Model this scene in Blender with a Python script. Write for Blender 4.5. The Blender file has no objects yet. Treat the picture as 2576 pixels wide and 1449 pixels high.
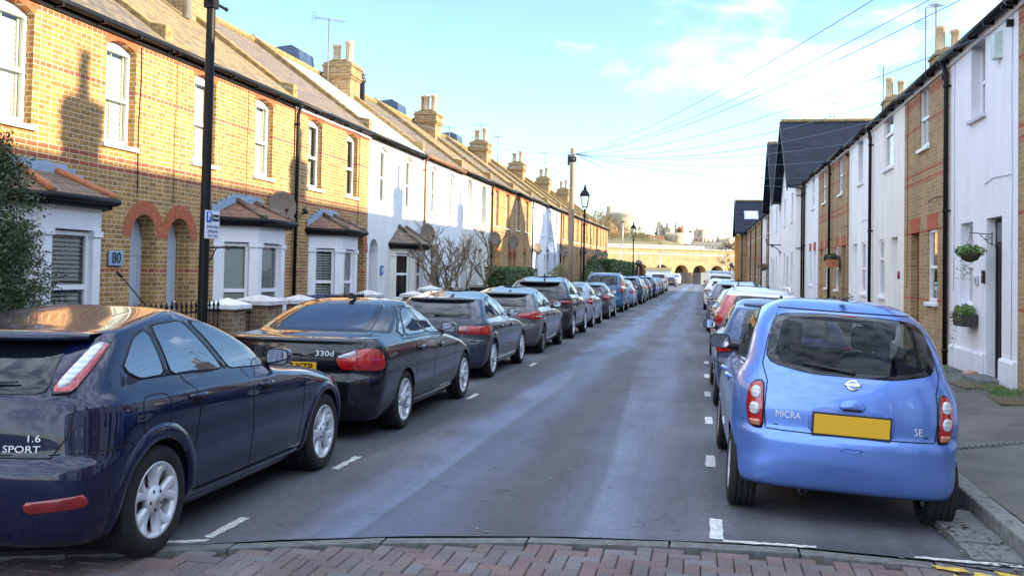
import bpy, bmesh, math, random
import numpy as np
from mathutils import Vector, Matrix
R = math.radians
C = bpy.context.scene
COL = C.collection

# ---------------------------------------------------------------- camera, sky, sun, exposure
cam = bpy.data.cameras.new("camera"); camo = bpy.data.objects.new("camera", cam); COL.objects.link(camo)
cam.lens = 36.0 * 2400 / 2576; cam.sensor_width = 36.0; cam.shift_y = -0.04385
cam.clip_start = 0.05; cam.clip_end = 4000
YAW, PIT, ROL = R(11.3385), R(1.7), R(1.1)
_f = Vector((-math.sin(YAW) * math.cos(PIT), math.cos(YAW) * math.cos(PIT), math.sin(PIT)))
_r = Vector((math.cos(YAW), math.sin(YAW), 0)); _u = _r.cross(_f)
_r2 = _r * math.cos(ROL) + _u * math.sin(ROL); _u2 = _u * math.cos(ROL) - _r * math.sin(ROL)
camo.matrix_world = Matrix(((_r2.x, _u2.x, -_f.x, 0), (_r2.y, _u2.y, -_f.y, 0), (_r2.z, _u2.z, -_f.z, 1.785), (0, 0, 0, 1)))
C.camera = camo

SUN_EL, SUN_AZ = R(14.4), R(4.5)          # azimuth measured from +X towards +Y
wd = bpy.data.worlds.new("World"); C.world = wd; wd.use_nodes = True
def build_world():
    nt = wd.node_tree; N = nt.nodes; L = nt.links; N.clear()
    out = N.new('ShaderNodeOutputWorld'); bg = N.new('ShaderNodeBackground')
    sky = N.new('ShaderNodeTexSky'); sky.sky_type = 'NISHITA'; sky.sun_disc = False
    sky.sun_elevation = SUN_EL; sky.sun_rotation = R(90) - SUN_AZ
    sky.air_density = 1.0; sky.dust_density = 0.0; sky.ozone_density = 2.6
    tc = N.new('ShaderNodeTexCoord'); sep = N.new('ShaderNodeSeparateXYZ'); L.new(tc.outputs['Generated'], sep.inputs[0])
    mp = N.new('ShaderNodeMapping'); mp.inputs['Scale'].default_value = (1.0, 1.0, 1.9); L.new(tc.outputs['Generated'], mp.inputs[0])
    n1 = N.new('ShaderNodeTexNoise'); n1.inputs['Scale'].default_value = 6.2; n1.inputs['Detail'].default_value = 7; n1.inputs['Roughness'].default_value = .52
    n1.inputs['Distortion'].default_value = .25
    L.new(mp.outputs[0], n1.inputs['Vector'])
    # clouds keep to the right of the street (a bank in the east-north-east), thin elsewhere
    bank = N.new('ShaderNodeMapRange'); bank.inputs[1].default_value = -.26; bank.inputs[2].default_value = .05
    bank.inputs[3].default_value = 0; bank.inputs[4].default_value = 1; bank.interpolation_type = 'SMOOTHSTEP'
    L.new(sep.outputs['X'], bank.inputs[0])
    hi = N.new('ShaderNodeMapRange'); hi.inputs[1].default_value = .2; hi.inputs[2].default_value = .46
    hi.inputs[3].default_value = 1; hi.inputs[4].default_value = 0; hi.interpolation_type = 'SMOOTHSTEP'
    L.new(sep.outputs['Z'], hi.inputs[0])
    lo = N.new('ShaderNodeMapRange'); lo.interpolation_type = 'SMOOTHSTEP'; lo.inputs[1].default_value = .03; lo.inputs[2].default_value = .15; L.new(sep.outputs['Z'], lo.inputs[0])
    m0 = N.new('ShaderNodeMath'); m0.operation = 'MULTIPLY'; L.new(bank.outputs[0], m0.inputs[0]); L.new(lo.outputs[0], m0.inputs[1])
    mm = N.new('ShaderNodeMath'); mm.operation = 'MULTIPLY'; L.new(m0.outputs[0], mm.inputs[0]); L.new(hi.outputs[0], mm.inputs[1])
    thr = N.new('ShaderNodeMapRange'); thr.inputs[1].default_value = .0; thr.inputs[2].default_value = 1.0
    thr.inputs[3].default_value = -.17; thr.inputs[4].default_value = .045; L.new(mm.outputs[0], thr.inputs[0])
    ad = N.new('ShaderNodeMath'); ad.operation = 'ADD'; L.new(n1.outputs['Fac'], ad.inputs[0]); L.new(thr.outputs[0], ad.inputs[1])
    cr = N.new('ShaderNodeMapRange'); cr.interpolation_type = 'SMOOTHSTEP'
    cr.inputs[1].default_value = .48; cr.inputs[2].default_value = .72; cr.inputs[3].default_value = 0; cr.inputs[4].default_value = .5
    L.new(ad.outputs[0], cr.inputs[0])
    # broken bright cloud overhead and behind the viewpoint (seen only in the paintwork and as fill light)
    def mr(src, a, b, c, d):
        q = N.new('ShaderNodeMapRange'); q.interpolation_type = 'SMOOTHSTEP'; L.new(src, q.inputs[0])
        for i, v in enumerate((a, b, c, d)): q.inputs[i + 1].default_value = v
        return q.outputs[0]
    def mth(op, a, b):
        q = N.new('ShaderNodeMath'); q.operation = op; L.new(a, q.inputs[0])
        if isinstance(b, float): q.inputs[1].default_value = b
        else: L.new(b, q.inputs[1])
        return q.outputs[0]
    m2 = mth('MAXIMUM', mr(sep.outputs['Y'], .30, -.15, 0, 1), mr(sep.outputs['Z'], .60, .82, 0, 1))
    c2 = mth('MULTIPLY', mr(mth('ADD', n1.outputs['Fac'], .02), .36, .66, .25, 1.0), mth('MULTIPLY', m2, CLOUD_FILL))
    cf = mth('MAXIMUM', cr.outputs[0], c2)
    mix = N.new('ShaderNodeMix'); mix.data_type = 'RGBA'
    L.new(cf, mix.inputs['Factor']); L.new(sky.outputs[0], mix.inputs['A']); mix.inputs['B'].default_value = (CLOUD[0], CLOUD[1], CLOUD[2], 1)
    L.new(mix.outputs['Result'], bg.inputs['Color']); bg.inputs['Strength'].default_value = SKY_STRENGTH
    L.new(bg.outputs[0], out.inputs[0])
SKY_STRENGTH = 0.15
CLOUD = (6.6, 7.6, 9.2)
CLOUD_FILL = .92
build_world()
sl = bpy.data.lights.new("sun", 'SUN'); slo = bpy.data.objects.new("sun", sl); COL.objects.link(slo)
sl.energy = 4.8; sl.angle = R(0.6); sl.color = (1.0, .80, .53)
_sd = Vector((math.cos(SUN_EL) * math.cos(SUN_AZ), math.cos(SUN_EL) * math.sin(SUN_AZ), math.sin(SUN_EL)))
slo.rotation_euler = _sd.to_track_quat('Z', 'Y').to_euler()
C.view_settings.view_transform = 'Standard'; C.view_settings.look = 'None'
C.view_settings.exposure = 1.5; C.view_settings.gamma = 1.0; C.view_settings.use_curve_mapping = False
C.cycles.max_bounces = 6; C.cycles.diffuse_bounces = 3; C.cycles.glossy_bounces = 3; C.cycles.transmission_bounces = 3
C.cycles.transparent_max_bounces = 8
C.cycles.caustics_reflective = False; C.cycles.caustics_refractive = False
C.cycles.sample_clamp_indirect = 6.0
C.cycles.use_denoising = True

# ---------------------------------------------------------------- helpers
def setp(o, label=None, cat=None, group=None, kind=None):
    if label: o['label'] = label
    if cat: o['category'] = cat
    if group: o['group'] = group
    if kind: o['kind'] = kind
    return o
def thing(name, label, cat, loc=(0, 0, 0), rz=0, group=None):
    o = bpy.data.objects.new(name, None); COL.objects.link(o); o.empty_display_size = .2
    o.location = loc; o.rotation_euler = (0, 0, rz)
    return setp(o, label, cat, group)

class MB:
    def __init__(s): s.v = []; s.f = []; s.mi = []; s.sm = []
    def add(s, vs, fs, mi=0, sm=False):
        b = len(s.v); s.v += [tuple(map(float, p)) for p in vs]
        for f in fs: s.f.append(tuple(b + i for i in f)); s.mi.append(mi); s.sm.append(sm)
        return s
    def bx(s, x0, x1, y0, y1, z0, z1, mi=0):
        return s.add([(x0, y0, z0), (x1, y0, z0), (x1, y1, z0), (x0, y1, z0), (x0, y0, z1), (x1, y0, z1), (x1, y1, z1), (x0, y1, z1)],
              [(0, 3, 2, 1), (4, 5, 6, 7), (0, 1, 5, 4), (1, 2, 6, 5), (2, 3, 7, 6), (3, 0, 4, 7)], mi)
    def quad(s, a, b, c, d, mi=0): return s.add([a, b, c, d], [(0, 1, 2, 3)], mi)
    def tube(s, path, r, n=8, mi=0, cap=True):
        path = [Vector(p) for p in path]; k = len(path); rr = r if isinstance(r, (list, tuple)) else [r] * k
        vs = []; fs = []; up = None
        for i, p in enumerate(path):
            d = (path[min(i + 1, k - 1)] - path[max(i - 1, 0)])
            d = d.normalized() if d.length > 1e-9 else Vector((0, 0, 1))
            if up is None: up = Vector((0, 0, 1)) if abs(d.z) < .9 else Vector((1, 0, 0))
            a = d.cross(up); a = a.normalized() if a.length > 1e-6 else Vector((1, 0, 0)); b = a.cross(d).normalized(); up = b
            for j in range(n):
                t = 2 * math.pi * j / n; vs.append(p + (a * math.cos(t) + b * math.sin(t)) * rr[i])
        for i in range(k - 1):
            for j in range(n):
                fs.append((i * n + j, i * n + (j + 1) % n, (i + 1) * n + (j + 1) % n, (i + 1) * n + j))
        if cap: fs.append(tuple(range(n - 1, -1, -1))); fs.append(tuple((k - 1) * n + j for j in range(n)))
        return s.add(vs, fs, mi, True)
    def lathe(s, prof, n=16, mi=0, M=None, sm=True, cap=True):
        vs = []; fs = []
        for r, z in prof:
            for j in range(n):
                t = 2 * math.pi * (j + (.5 if n == 4 else 0)) / n; p = Vector((r * math.cos(t), r * math.sin(t), z)); vs.append(M @ p if M else p)
        for i in range(len(prof) - 1):
            for j in range(n): fs.append((i * n + j, i * n + (j + 1) % n, (i + 1) * n + (j + 1) % n, (i + 1) * n + j))
        if cap and prof[0][0] > 1e-5: fs.append(tuple(range(n - 1, -1, -1)))
        if cap and prof[-1][0] > 1e-5: fs.append(tuple((len(prof) - 1) * n + j for j in range(n)))
        return s.add(vs, fs, mi, sm)
    def prism(s, poly, a, b, ax='z', mi=0):
        def P(p, t): return {'z': (p[0], p[1], t), 'y': (p[0], t, p[1]), 'x': (t, p[0], p[1])}[ax]
        n = len(poly); vs = [P(p, a) for p in poly] + [P(p, b) for p in poly]
        fs = [tuple(range(n - 1, -1, -1)), tuple(range(n, 2 * n))] + [(i, (i + 1) % n, n + (i + 1) % n, n + i) for i in range(n)]
        return s.add(vs, fs, mi)
    def grid(s, G, mi=0, sm=True, closed=False):
        m = len(G); n = len(G[0]); vs = [p for r in G for p in r]; fs = []
        for i in range(m - 1):
            for j in range(n if closed else n - 1): fs.append((i * n + j, i * n + (j + 1) % n, (i + 1) * n + (j + 1) % n, (i + 1) * n + j))
        return s.add(vs, fs, mi, sm)
    def xf(s, fn): s.v = [tuple(fn(p)) for p in s.v]; return s
    def merge(s, o, fn=None):
        b = len(s.v); s.v += [tuple(fn(p)) for p in o.v] if fn else o.v
        s.f += [tuple(b + i for i in f) for f in o.f]; s.mi += o.mi; s.sm += o.sm; return s
    def build(s, name, mats, parent=None, loc=None, fix=True, bevel=0):
        me = bpy.data.meshes.new(name); me.from_pydata(s.v, [], s.f)
        if not isinstance(mats, (list, tuple)): mats = [mats]
        for m in mats: me.materials.append(m)
        me.polygons.foreach_set('material_index', s.mi); me.polygons.foreach_set('use_smooth', s.sm)
        if fix and len(s.f) < 60000:
            bm = bmesh.new(); bm.from_mesh(me); bmesh.ops.recalc_face_normals(bm, faces=bm.faces); bm.to_mesh(me); bm.free()
        me.update()
        o = bpy.data.objects.new(name, me); COL.objects.link(o)
        if parent: o.parent = parent
        if loc: o.location = loc
        if bevel:
            b = o.modifiers.new('bevel', 'BEVEL'); b.width = bevel; b.segments = 2; b.limit_method = 'ANGLE'
        return o
def struct(mb, name, mats, kind='structure', label=None, cat=None):
    o = mb.build(name, mats); setp(o, label, cat, None, kind); return o
def text_mb(txt, size, bold=0.0, depth=0.0, width=None):
    cu = bpy.data.curves.new('t', 'FONT'); cu.body = txt; cu.size = size; cu.align_x = 'CENTER'; cu.align_y = 'CENTER'; cu.offset = bold
    cu.extrude = depth; cu.resolution_u = 3
    ob = bpy.data.objects.new('t', cu); COL.objects.link(ob); dg = bpy.context.evaluated_depsgraph_get()
    me = bpy.data.meshes.new_from_object(ob.evaluated_get(dg)); mb = MB()
    mb.add([v.co for v in me.vertices], [tuple(p.vertices) for p in me.polygons])
    bpy.data.objects.remove(ob); bpy.data.curves.remove(cu); bpy.data.meshes.remove(me)
    if width:
        xs = [p[0] for p in mb.v]; k = width / (max(xs) - min(xs)); mb.xf(lambda p: (p[0] * k, p[1] * k, p[2]))
    return mb
# ---------------------------------------------------------------- materials
MATS = {}
class NT:
    def __init__(s, name):
        s.m = bpy.data.materials.new(name); s.m.use_nodes = True; s.t = s.m.node_tree; s.N = s.t.nodes; s.L = s.t.links
        s.b = s.N['Principled BSDF']; s.o = s.N['Material Output']
    def n(s, t, **k):
        x = s.N.new('ShaderNode' + t)
        for a, b in k.items(): setattr(x, a, b)
        return x
    def link(s, a, b): s.L.new(a, b)
    def val(s, inp, v):
        if hasattr(v, 'is_output') or isinstance(v, bpy.types.NodeSocket): s.L.new(v, inp)
        else: inp.default_value = v
    def math(s, op, a, b=0.0, c=None):
        x = s.n('Math', operation=op); s.val(x.inputs[0], a); s.val(x.inputs[1], b)
        if c is not None: s.val(x.inputs[2], c)
        return x.outputs[0]
    def mix(s, f, a, b, blend='MIX'):
        x = s.n('Mix', data_type='RGBA', blend_type=blend); s.val(x.inputs['Factor'], f)
        s.val(x.inputs['A'], a if not isinstance(a, tuple) else (*a[:3], 1)); s.val(x.inputs['B'], b if not isinstance(b, tuple) else (*b[:3], 1))
        return x.outputs['Result']
    def obj(s):
        tc = s.n('TexCoord'); return tc.outputs['Object']
    def noise(s, vec, scale, detail=4, rough=.55):
        x = s.n('TexNoise'); x.inputs['Scale'].default_value = scale; x.inputs['Detail'].default_value = detail; x.inputs['Roughness'].default_value = rough
        if vec is not None: s.L.new(vec, x.inputs['Vector'])
        return x.outputs['Fac']
    def ramp(s, f, a, b, c=0.0, d=1.0, smooth=False):
        x = s.n('MapRange'); s.val(x.inputs[0], f); x.inputs[1].default_value = a; x.inputs[2].default_value = b
        s.val(x.inputs[3], c); s.val(x.inputs[4], d)
        if smooth: x.interpolation_type = 'SMOOTHSTEP'
        return x.outputs[0]
    def bump(s, h, st, dist=.01):
        x = s.n('Bump'); x.inputs['Strength'].default_value = st; x.inputs['Distance'].default_value = dist; s.L.new(h, x.inputs['Height'])
        s.L.new(x.outputs[0], s.b.inputs['Normal'])
    def set(s, **k):
        for a, v in k.items():
            s.val(s.b.inputs[{'col': 'Base Color', 'rough': 'Roughness', 'metal': 'Metallic', 'spec': 'Specular IOR Level', 'coat': 'Coat Weight',
                  'coatr': 'Coat Roughness', 'ior': 'IOR', 'sub': 'Subsurface Weight', 'tr': 'Transmission Weight', 'em': 'Emission Color', 'ems': 'Emission Strength'}[a]],
                  (*v, 1) if isinstance(v, tuple) and len(v) == 3 else v)
        return s
def plain(name, col, rough=.5, metal=0, spec=.5, coat=0, var=.12, vs=6.0, bump=0, bs=60):
    if name in MATS: return MATS[name]
    t = NT(name); o = t.obj(); f = t.noise(o, vs, 4)
    k = t.ramp(f, .3, .7, 1 - var, 1 + var)
    t.set(col=t.mix(1.0, col, k, 'MULTIPLY'), rough=rough, metal=metal, spec=spec, coat=coat)
    if bump: t.bump(t.noise(o, bs, 3), bump, .01)
    MATS[name] = t.m; return t.m
def brick_nodes(t, c1, c2, mort, bands=None, bandcol=None, bw=.225, bh=.075, ms=.006, slope=False, squash=.55, smooth=.12):
    o = t.obj(); sp = t.n('SeparateXYZ'); t.link(o, sp.inputs[0])
    u = t.math('ADD', sp.outputs['X'], sp.outputs['Y']); w = sp.outputs['Z']
    cb = t.n('CombineXYZ'); t.link(u, cb.inputs[0]); t.link(w, cb.inputs[1])
    wob = t.n('TexNoise'); wob.inputs['Scale'].default_value = 7; t.link(o, wob.inputs['Vector'])
    vm = t.n('VectorMath', operation='MULTIPLY_ADD'); t.link(wob.outputs['Color'], vm.inputs[0]); vm.inputs[1].default_value = (.012, .008, 0); t.link(cb.outputs[0], vm.inputs[2])
    br = t.n('TexBrick'); br.offset = .5; br.squash = squash; br.squash_frequency = 2
    br.inputs['Scale'].default_value = 1; br.inputs['Brick Width'].default_value = bw; br.inputs['Row Height'].default_value = bh
    br.inputs['Mortar Size'].default_value = ms; br.inputs['Mortar Smooth'].default_value = smooth; br.inputs['Bias'].default_value = -.1
    br.inputs['Color1'].default_value = (*c1, 1); br.inputs['Color2'].default_value = (*c2, 1); br.inputs['Mortar'].default_value = (*mort, 1)
    t.link(vm.outputs[0], br.inputs['Vector'])
    return o, sp, br
def brick(name, c1, c2, mort, bands=(), bandcol=((.42, .12, .055), (.30, .085, .045)), rough=.9, stain=.22, bumps=.5, pocks=0.0):
    if name in MATS: return MATS[name]
    t = NT(name); o, sp, br = brick_nodes(t, c1, c2, mort)
    col = br.outputs['Color']
    if bands:
        _, _, b2 = brick_nodes(t, bandcol[0], bandcol[1], mort)
        m = None
        for z0, z1 in bands:
            a = t.math('MULTIPLY', t.math('GREATER_THAN', sp.outputs['Z'], z0), t.math('LESS_THAN', sp.outputs['Z'], z1))
            m = a if m is None else t.math('MAXIMUM', m, a)
        col = t.mix(m, col, b2.outputs['Color'])
    big = t.ramp(t.noise(o, .9, 5, .6), .3, .72, 1 - stain, 1 + stain * .6)
    fine = t.ramp(t.noise(o, 26, 4, .6), .3, .7, .78, 1.18)
    col = t.mix(1.0, col, big, 'MULTIPLY'); col = t.mix(1.0, col, fine, 'MULTIPLY')
    # low-frequency soot patches
    soot = t.ramp(t.noise(o, 5.5, 5, .65), .60, .74, 0, .4, True); col = t.mix(soot, col, (.10, .08, .06))
    t.set(col=col, rough=rough, spec=.25)
    h = t.math('ADD', t.math('MULTIPLY', br.outputs['Fac'], -1.0), t.math('MULTIPLY', t.noise(o, 40, 4), .35))
    t.bump(h, bumps, .012)
    MATS[name] = t.m; return t.m
def painted_brick(name, col=(.78, .78, .80), rough=.55, dirt=.16, bumps=.22):
    if name in MATS: return MATS[name]
    t = NT(name); o, sp, br = brick_nodes(t, (1, 1, 1), (.97, .97, .97), (.95, .95, .95), smooth=.5, ms=.009)
    c = t.mix(1.0, col, br.outputs['Color'], 'MULTIPLY')
    st = t.n('Mapping'); st.inputs['Scale'].default_value = (1.6, 1.6, .35); t.link(o, st.inputs[0])
    c = t.mix(1.0, c, t.ramp(t.noise(st.outputs[0], 1.8, 5, .65), .35, .75, 1.0, 1 - dirt), 'MULTIPLY')
    ch = t.ramp(t.noise(o, 9, 6, .7), .66, .73, 0, .5, True); c = t.mix(ch, c, (.42, .40, .37))
    low = t.ramp(t.math('ADD', sp.outputs['Z'], t.math('MULTIPLY', t.noise(o, 4, 4), .5)), .2, .75, .4, 0, True); c = t.mix(low, c, (.34, .34, .28))
    t.set(col=c, rough=rough, spec=.35)
    h = t.math('ADD', t.math('MULTIPLY', br.outputs['Fac'], -1.0), t.math('MULTIPLY', t.noise(o, 30, 4), .6))
    t.bump(h, bumps, .010); MATS[name] = t.m; return t.m
def render_wall(name, col=(.76, .75, .72)):
    if name in MATS: return MATS[name]
    t = NT(name); o = t.obj(); sp = t.n('SeparateXYZ'); t.link(o, sp.inputs[0])
    c = t.mix(1.0, col, t.ramp(t.noise(o, 1.3, 6, .6), .3, .75, 1.04, .88), 'MULTIPLY')
    c = t.mix(t.ramp(t.noise(o, 14, 5, .7), .62, .75, 0, .25, True), c, (.5, .48, .43))
    t.set(col=c, rough=.7, spec=.3); t.bump(t.noise(o, 35, 5), .25, .01); MATS[name] = t.m; return t.m
def tiles(name, c1, c2, gap, bw=.28, bh=.2, moss=None, rough=.7, moss_amt=.5, bumps=.7):
    """roof covering laid in courses: u along the street, v up the slope"""
    if name in MATS: return MATS[name]
    t = NT(name); o = t.obj(); sp = t.n('SeparateXYZ'); t.link(o, sp.inputs[0])
    cb = t.n('CombineXYZ'); t.link(t.math('ADD', sp.outputs['Y'], t.math('MULTIPLY', sp.outputs['X'], .31)), cb.inputs[0]); t.link(t.math('MULTIPLY', sp.outputs['Z'], 1.72), cb.inputs[1])
    br = t.n('TexBrick'); br.offset = .5; br.inputs['Scale'].default_value = 1; br.inputs['Brick Width'].default_value = bw; br.inputs['Row Height'].default_value = bh
    br.inputs['Mortar Size'].default_value = .008; br.inputs['Mortar Smooth'].default_value = .2; br.inputs['Bias'].default_value = 0
    br.inputs['Color1'].default_value = (*c1, 1); br.inputs['Color2'].default_value = (*c2, 1); br.inputs['Mortar'].default_value = (*gap, 1); t.link(cb.outputs[0], br.inputs['Vector'])
    c = t.mix(1.0, br.outputs['Color'], t.ramp(t.noise(o, 9, 5, .65), .3, .7, .72, 1.25), 'MULTIPLY')
    if moss: c = t.mix(t.ramp(t.noise(o, 5, 6, .7), .45, .64, 0, moss_amt, True), c, moss)
    t.set(col=c, rough=rough, spec=.35 if c1[0] > .05 else .12)
    fr = t.math('FRACT', t.math('MULTIPLY', sp.outputs['Z'], 1.72 / bh))
    t.bump(t.math('SUBTRACT', t.math('MULTIPLY', fr, -1.2), br.outputs['Fac']), bumps, .015); MATS[name] = t.m; return t.m
def asphalt(name, base=(.094, .095, .107)):
    t = NT(name); o = t.obj(); sp = t.n('SeparateXYZ'); t.link(o, sp.inputs[0]); X = sp.outputs['X']
    wob = t.math('MULTIPLY', t.math('SUBTRACT', t.noise(o, .35, 3), .5), 1.0); xx = t.math('ADD', X, wob)
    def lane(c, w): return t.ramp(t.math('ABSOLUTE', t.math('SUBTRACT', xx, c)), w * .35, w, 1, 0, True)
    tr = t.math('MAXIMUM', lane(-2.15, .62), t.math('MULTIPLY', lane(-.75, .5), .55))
    st = t.n('Mapping'); st.inputs['Scale'].default_value = (1, .07, 1); t.link(o, st.inputs[0])
    pat = t.ramp(t.noise(st.outputs[0], 1.1, 5, .6), .35, .68, 0, 1, True)
    tr = t.math('MULTIPLY', tr, t.ramp(pat, 0, 1, .55, 1.0))
    agg = t.n('TexVoronoi'); agg.inputs['Scale'].default_value = 95; t.link(o, agg.inputs['Vector'])
    sp2 = t.ramp(t.noise(o, 160, 2), .35, .7, .72, 1.35)
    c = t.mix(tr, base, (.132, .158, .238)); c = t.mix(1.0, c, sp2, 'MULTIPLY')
    c = t.mix(1.0, c, t.ramp(t.noise(o, .7, 6, .65), .3, .7, .80, 1.2), 'MULTIPLY')
    c = t.mix(1.0, c, t.ramp(t.noise(o, 17, 6, .75), .3, .7, .76, 1.28), 'MULTIPLY'); c = t.mix(1.0, c, t.ramp(t.noise(st.outputs[0], 3.2, 4, .6), .3, .7, .80, 1.22), 'MULTIPLY')
    chips = t.math('GREATER_THAN', t.noise(o, 60, 1), .80); c = t.mix(t.math('MULTIPLY', chips, .5), c, (.26, .26, .26))
    patch = t.ramp(t.noise(st.outputs[0], .55, 2, .4), .56, .575, 0, .55); c = t.mix(patch, c, (.040, .041, .046))
    oil = t.ramp(t.noise(o, 2.3, 4, .6), .66, .74, 0, .6, True); c = t.mix(oil, c, (.022, .022, .025))
    crack = t.n('TexVoronoi', feature='DISTANCE_TO_EDGE'); crack.inputs['Scale'].default_value = .42
    wv = t.n('VectorMath', operation='MULTIPLY_ADD'); nz = t.n('TexNoise'); nz.inputs['Scale'].default_value = 1.7; nz.inputs['Detail'].default_value = 6; t.link(o, nz.inputs['Vector'])
    t.link(nz.outputs['Color'], wv.inputs[0]); wv.inputs[1].default_value = (1.1, 1.1, 0); t.link(o, wv.inputs[2]); t.link(wv.outputs[0], crack.inputs['Vector'])
    ck = t.math('MULTIPLY', t.math('LESS_THAN', crack.outputs['Distance'], .0045), t.ramp(t.noise(o, .5, 2), .45, .55, 0, .8)); c = t.mix(t.math('MULTIPLY', ck, .45), c, (.015, .015, .015))
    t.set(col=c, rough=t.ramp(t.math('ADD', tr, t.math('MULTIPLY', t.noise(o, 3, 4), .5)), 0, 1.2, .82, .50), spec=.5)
    t.bump(t.math('ADD', t.noise(o, 150, 3), t.math('MULTIPLY', agg.outputs['Distance'], .6)), .55, .006); MATS[name] = t.m; return t.m
def pave_mat(name, base=(.135, .126, .110)):
    t = NT(name); o = t.obj()
    c = t.mix(1.0, base, t.ramp(t.noise(o, 1.1, 6, .65), .3, .7, .7, 1.3), 'MULTIPLY')
    c = t.mix(1.0, c, t.ramp(t.noise(o, 120, 2), .35, .7, .75, 1.3), 'MULTIPLY')
    moss = t.ramp(t.noise(o, 2.1, 6, .7), .52, .66, 0, .65, True); sp = t.n('SeparateXYZ'); t.link(o, sp.inputs[0])
    edge = t.ramp(sp.outputs['X'], 3.2, 4.2, 0.1, 1.0); c = t.mix(t.math('MULTIPLY', moss, edge), c, (.06, .085, .03))
    c = t.mix(t.ramp(t.noise(o, .6, 2, .4), .55, .565, 0, .5), c, (.055, .052, .05))
    t.set(col=c, rough=.85, spec=.35); t.bump(t.noise(o, 90, 4), .5, .006); MATS[name] = t.m; return t.m
def paint(name, col, metal=.35, rough=.32, flake=0.0):
    metal *= .35
    if name in MATS: return MATS[name]
    t = NT(name); o = t.obj()
    d = t.ramp(t.noise(o, 3.5, 5, .6), .35, .75, 0, .025)
    t.b.inputs['Coat IOR'].default_value = 1.5
    t.set(col=t.mix(d, col, (.14, .13, .12)), metal=metal, rough=rough, coat=1.0, coatr=t.ramp(t.noise(o, 6, 4), .4, .75, .015, .05), spec=.12)
    MATS[name] = t.m; return t.m
def glass_dark(name, col=(.010, .024, .045), ior=3.0, rough=.015):
    if name in MATS: return MATS[name]
    t = NT(name); o = t.obj(); t.set(col=t.mix(t.noise(o, 3), col, tuple(x * 1.7 for x in col)), rough=t.ramp(t.noise(o, 5, 3), .3, .8, rough, rough + .03), ior=ior, spec=.5); MATS[name] = t.m; return t.m
def glass_clear(name, tint=(.80, .88, .88), ior=1.5, smear=.06):
    if name in MATS: return MATS[name]
    t = NT(name); o = t.obj(); N = t.N; N.remove(t.b)
    fr = t.n('Fresnel'); fr.inputs['IOR'].default_value = ior; g = t.n('BsdfGlossy'); g.inputs['Roughness'].default_value = .01
    tr = t.n('BsdfTransparent'); tr.inputs['Color'].default_value = (*tint, 1)
    f = t.math('MINIMUM', t.math('ADD', t.math('MULTIPLY', fr.outputs[0], .62 if 'car' in name else 1.5), t.math('MULTIPLY', t.noise(o, 4), smear * .2)), 1.0)
    mx = t.n('MixShader'); t.link(f, mx.inputs[0]); t.link(tr.outputs[0], mx.inputs[1]); t.link(g.outputs[0], mx.inputs[2]); t.link(mx.outputs[0], t.o.inputs[0])
    MATS[name] = t.m; return t.m
def lens(name, col, lo=.35):
    if name in MATS: return MATS[name]
    t = NT(name); o = t.obj(); sp = t.n('SeparateXYZ'); t.link(o, sp.inputs[0])
    w = t.ramp(t.math('SINE', t.math('MULTIPLY', sp.outputs['Z'], 210)), -1, 1, .75, 1.1)
    c = t.mix(1.0, t.mix(t.noise(o, 9, 2), tuple(x * lo for x in col), col), w, 'MULTIPLY')
    t.set(col=c, rough=.12, coat=1.0, coatr=.02, spec=.6); MATS[name] = t.m; return t.m
def leaf(name, a, b, rough=.55):
    if name in MATS: return MATS[name]
    t = NT(name); o = t.obj(); g = t.n('NewGeometry')
    c = t.mix(g.outputs['Random Per Island'], a, b); c = t.mix(1.0, c, t.ramp(t.noise(o, 3, 3), .3, .7, .7, 1.3), 'MULTIPLY')
    t.set(col=c, rough=rough, spec=.4); MATS[name] = t.m; return t.m
def bark(name, a, b, sc=9):
    if name in MATS: return MATS[name]
    t = NT(name); o = t.obj(); mp = t.n('Mapping'); mp.inputs['Scale'].default_value = (1, 1, .15); t.link(o, mp.inputs[0])
    f = t.noise(mp.outputs[0], sc, 6, .65); t.set(col=t.mix(t.ramp(f, .35, .65), a, b), rough=.85, spec=.25); t.bump(f, .5, .02); MATS[name] = t.m; return t.m

BR_Y1, BR_Y2, MORT = (.47, .255, .080), (.265, .138, .050), (.62, .52, .36)
LB = [(1.655, 1.73), (3.225, 3.30), (3.375, 3.45), (4.50, 4.575), (5.25, 5.56)]
M_stock = brick('stock brick with red bands', BR_Y1, BR_Y2, MORT, LB)
M_stockp = brick('stock brick plain', BR_Y1, BR_Y2, MORT)
M_chim = brick('sooty stock brick', (.36, .24, .10), (.20, .13, .065), (.36, .31, .24), stain=.35)
M_brown = brick('brown brick with red bands', (.43, .285, .135), (.30, .19, .09), (.42, .36, .27), [(1.36, 1.43), (2.70, 2.78), (3.72, 3.80), (3.91, 3.99), (4.85, 4.92), (5.36, 5.52)])
M_pier = brick('weathered pier brick', (.30, .20, .11), (.16, .10, .065), (.36, .32, .27), stain=.4)
M_via = brick('viaduct brick', (.55, .40, .19), (.44, .29, .13), (.50, .42, .29), stain=.3)
M_red = plain('red rubbing brick', (.40, .105, .045), .85, var=.25, vs=12, bump=.3)
M_sunlit = brick('brick tinted sunlit orange', (.62, .27, .055), (.50, .20, .05), (.45, .33, .18))  # orange put into the brick colour to stand for sunlight
M_white = painted_brick('white painted brick', (.86, .86, .87))
M_white2 = painted_brick('cool white painted brick', (.84, .84, .88), dirt=.12)
M_cream = painted_brick('cream painted brick', (.84, .81, .74))
M_rend = render_wall('white render', (.80, .79, .76)); M_rendc = render_wall('cream render', (.74, .70, .62)); M_rendg = render_wall('pale grey render', (.55, .57, .62))
M_trim = plain('white gloss paint', (.80, .80, .82), .35, var=.05, vs=3)
M_stone = plain('painted stone', (.72, .72, .72), .6, var=.12, vs=8, bump=.2)
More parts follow.
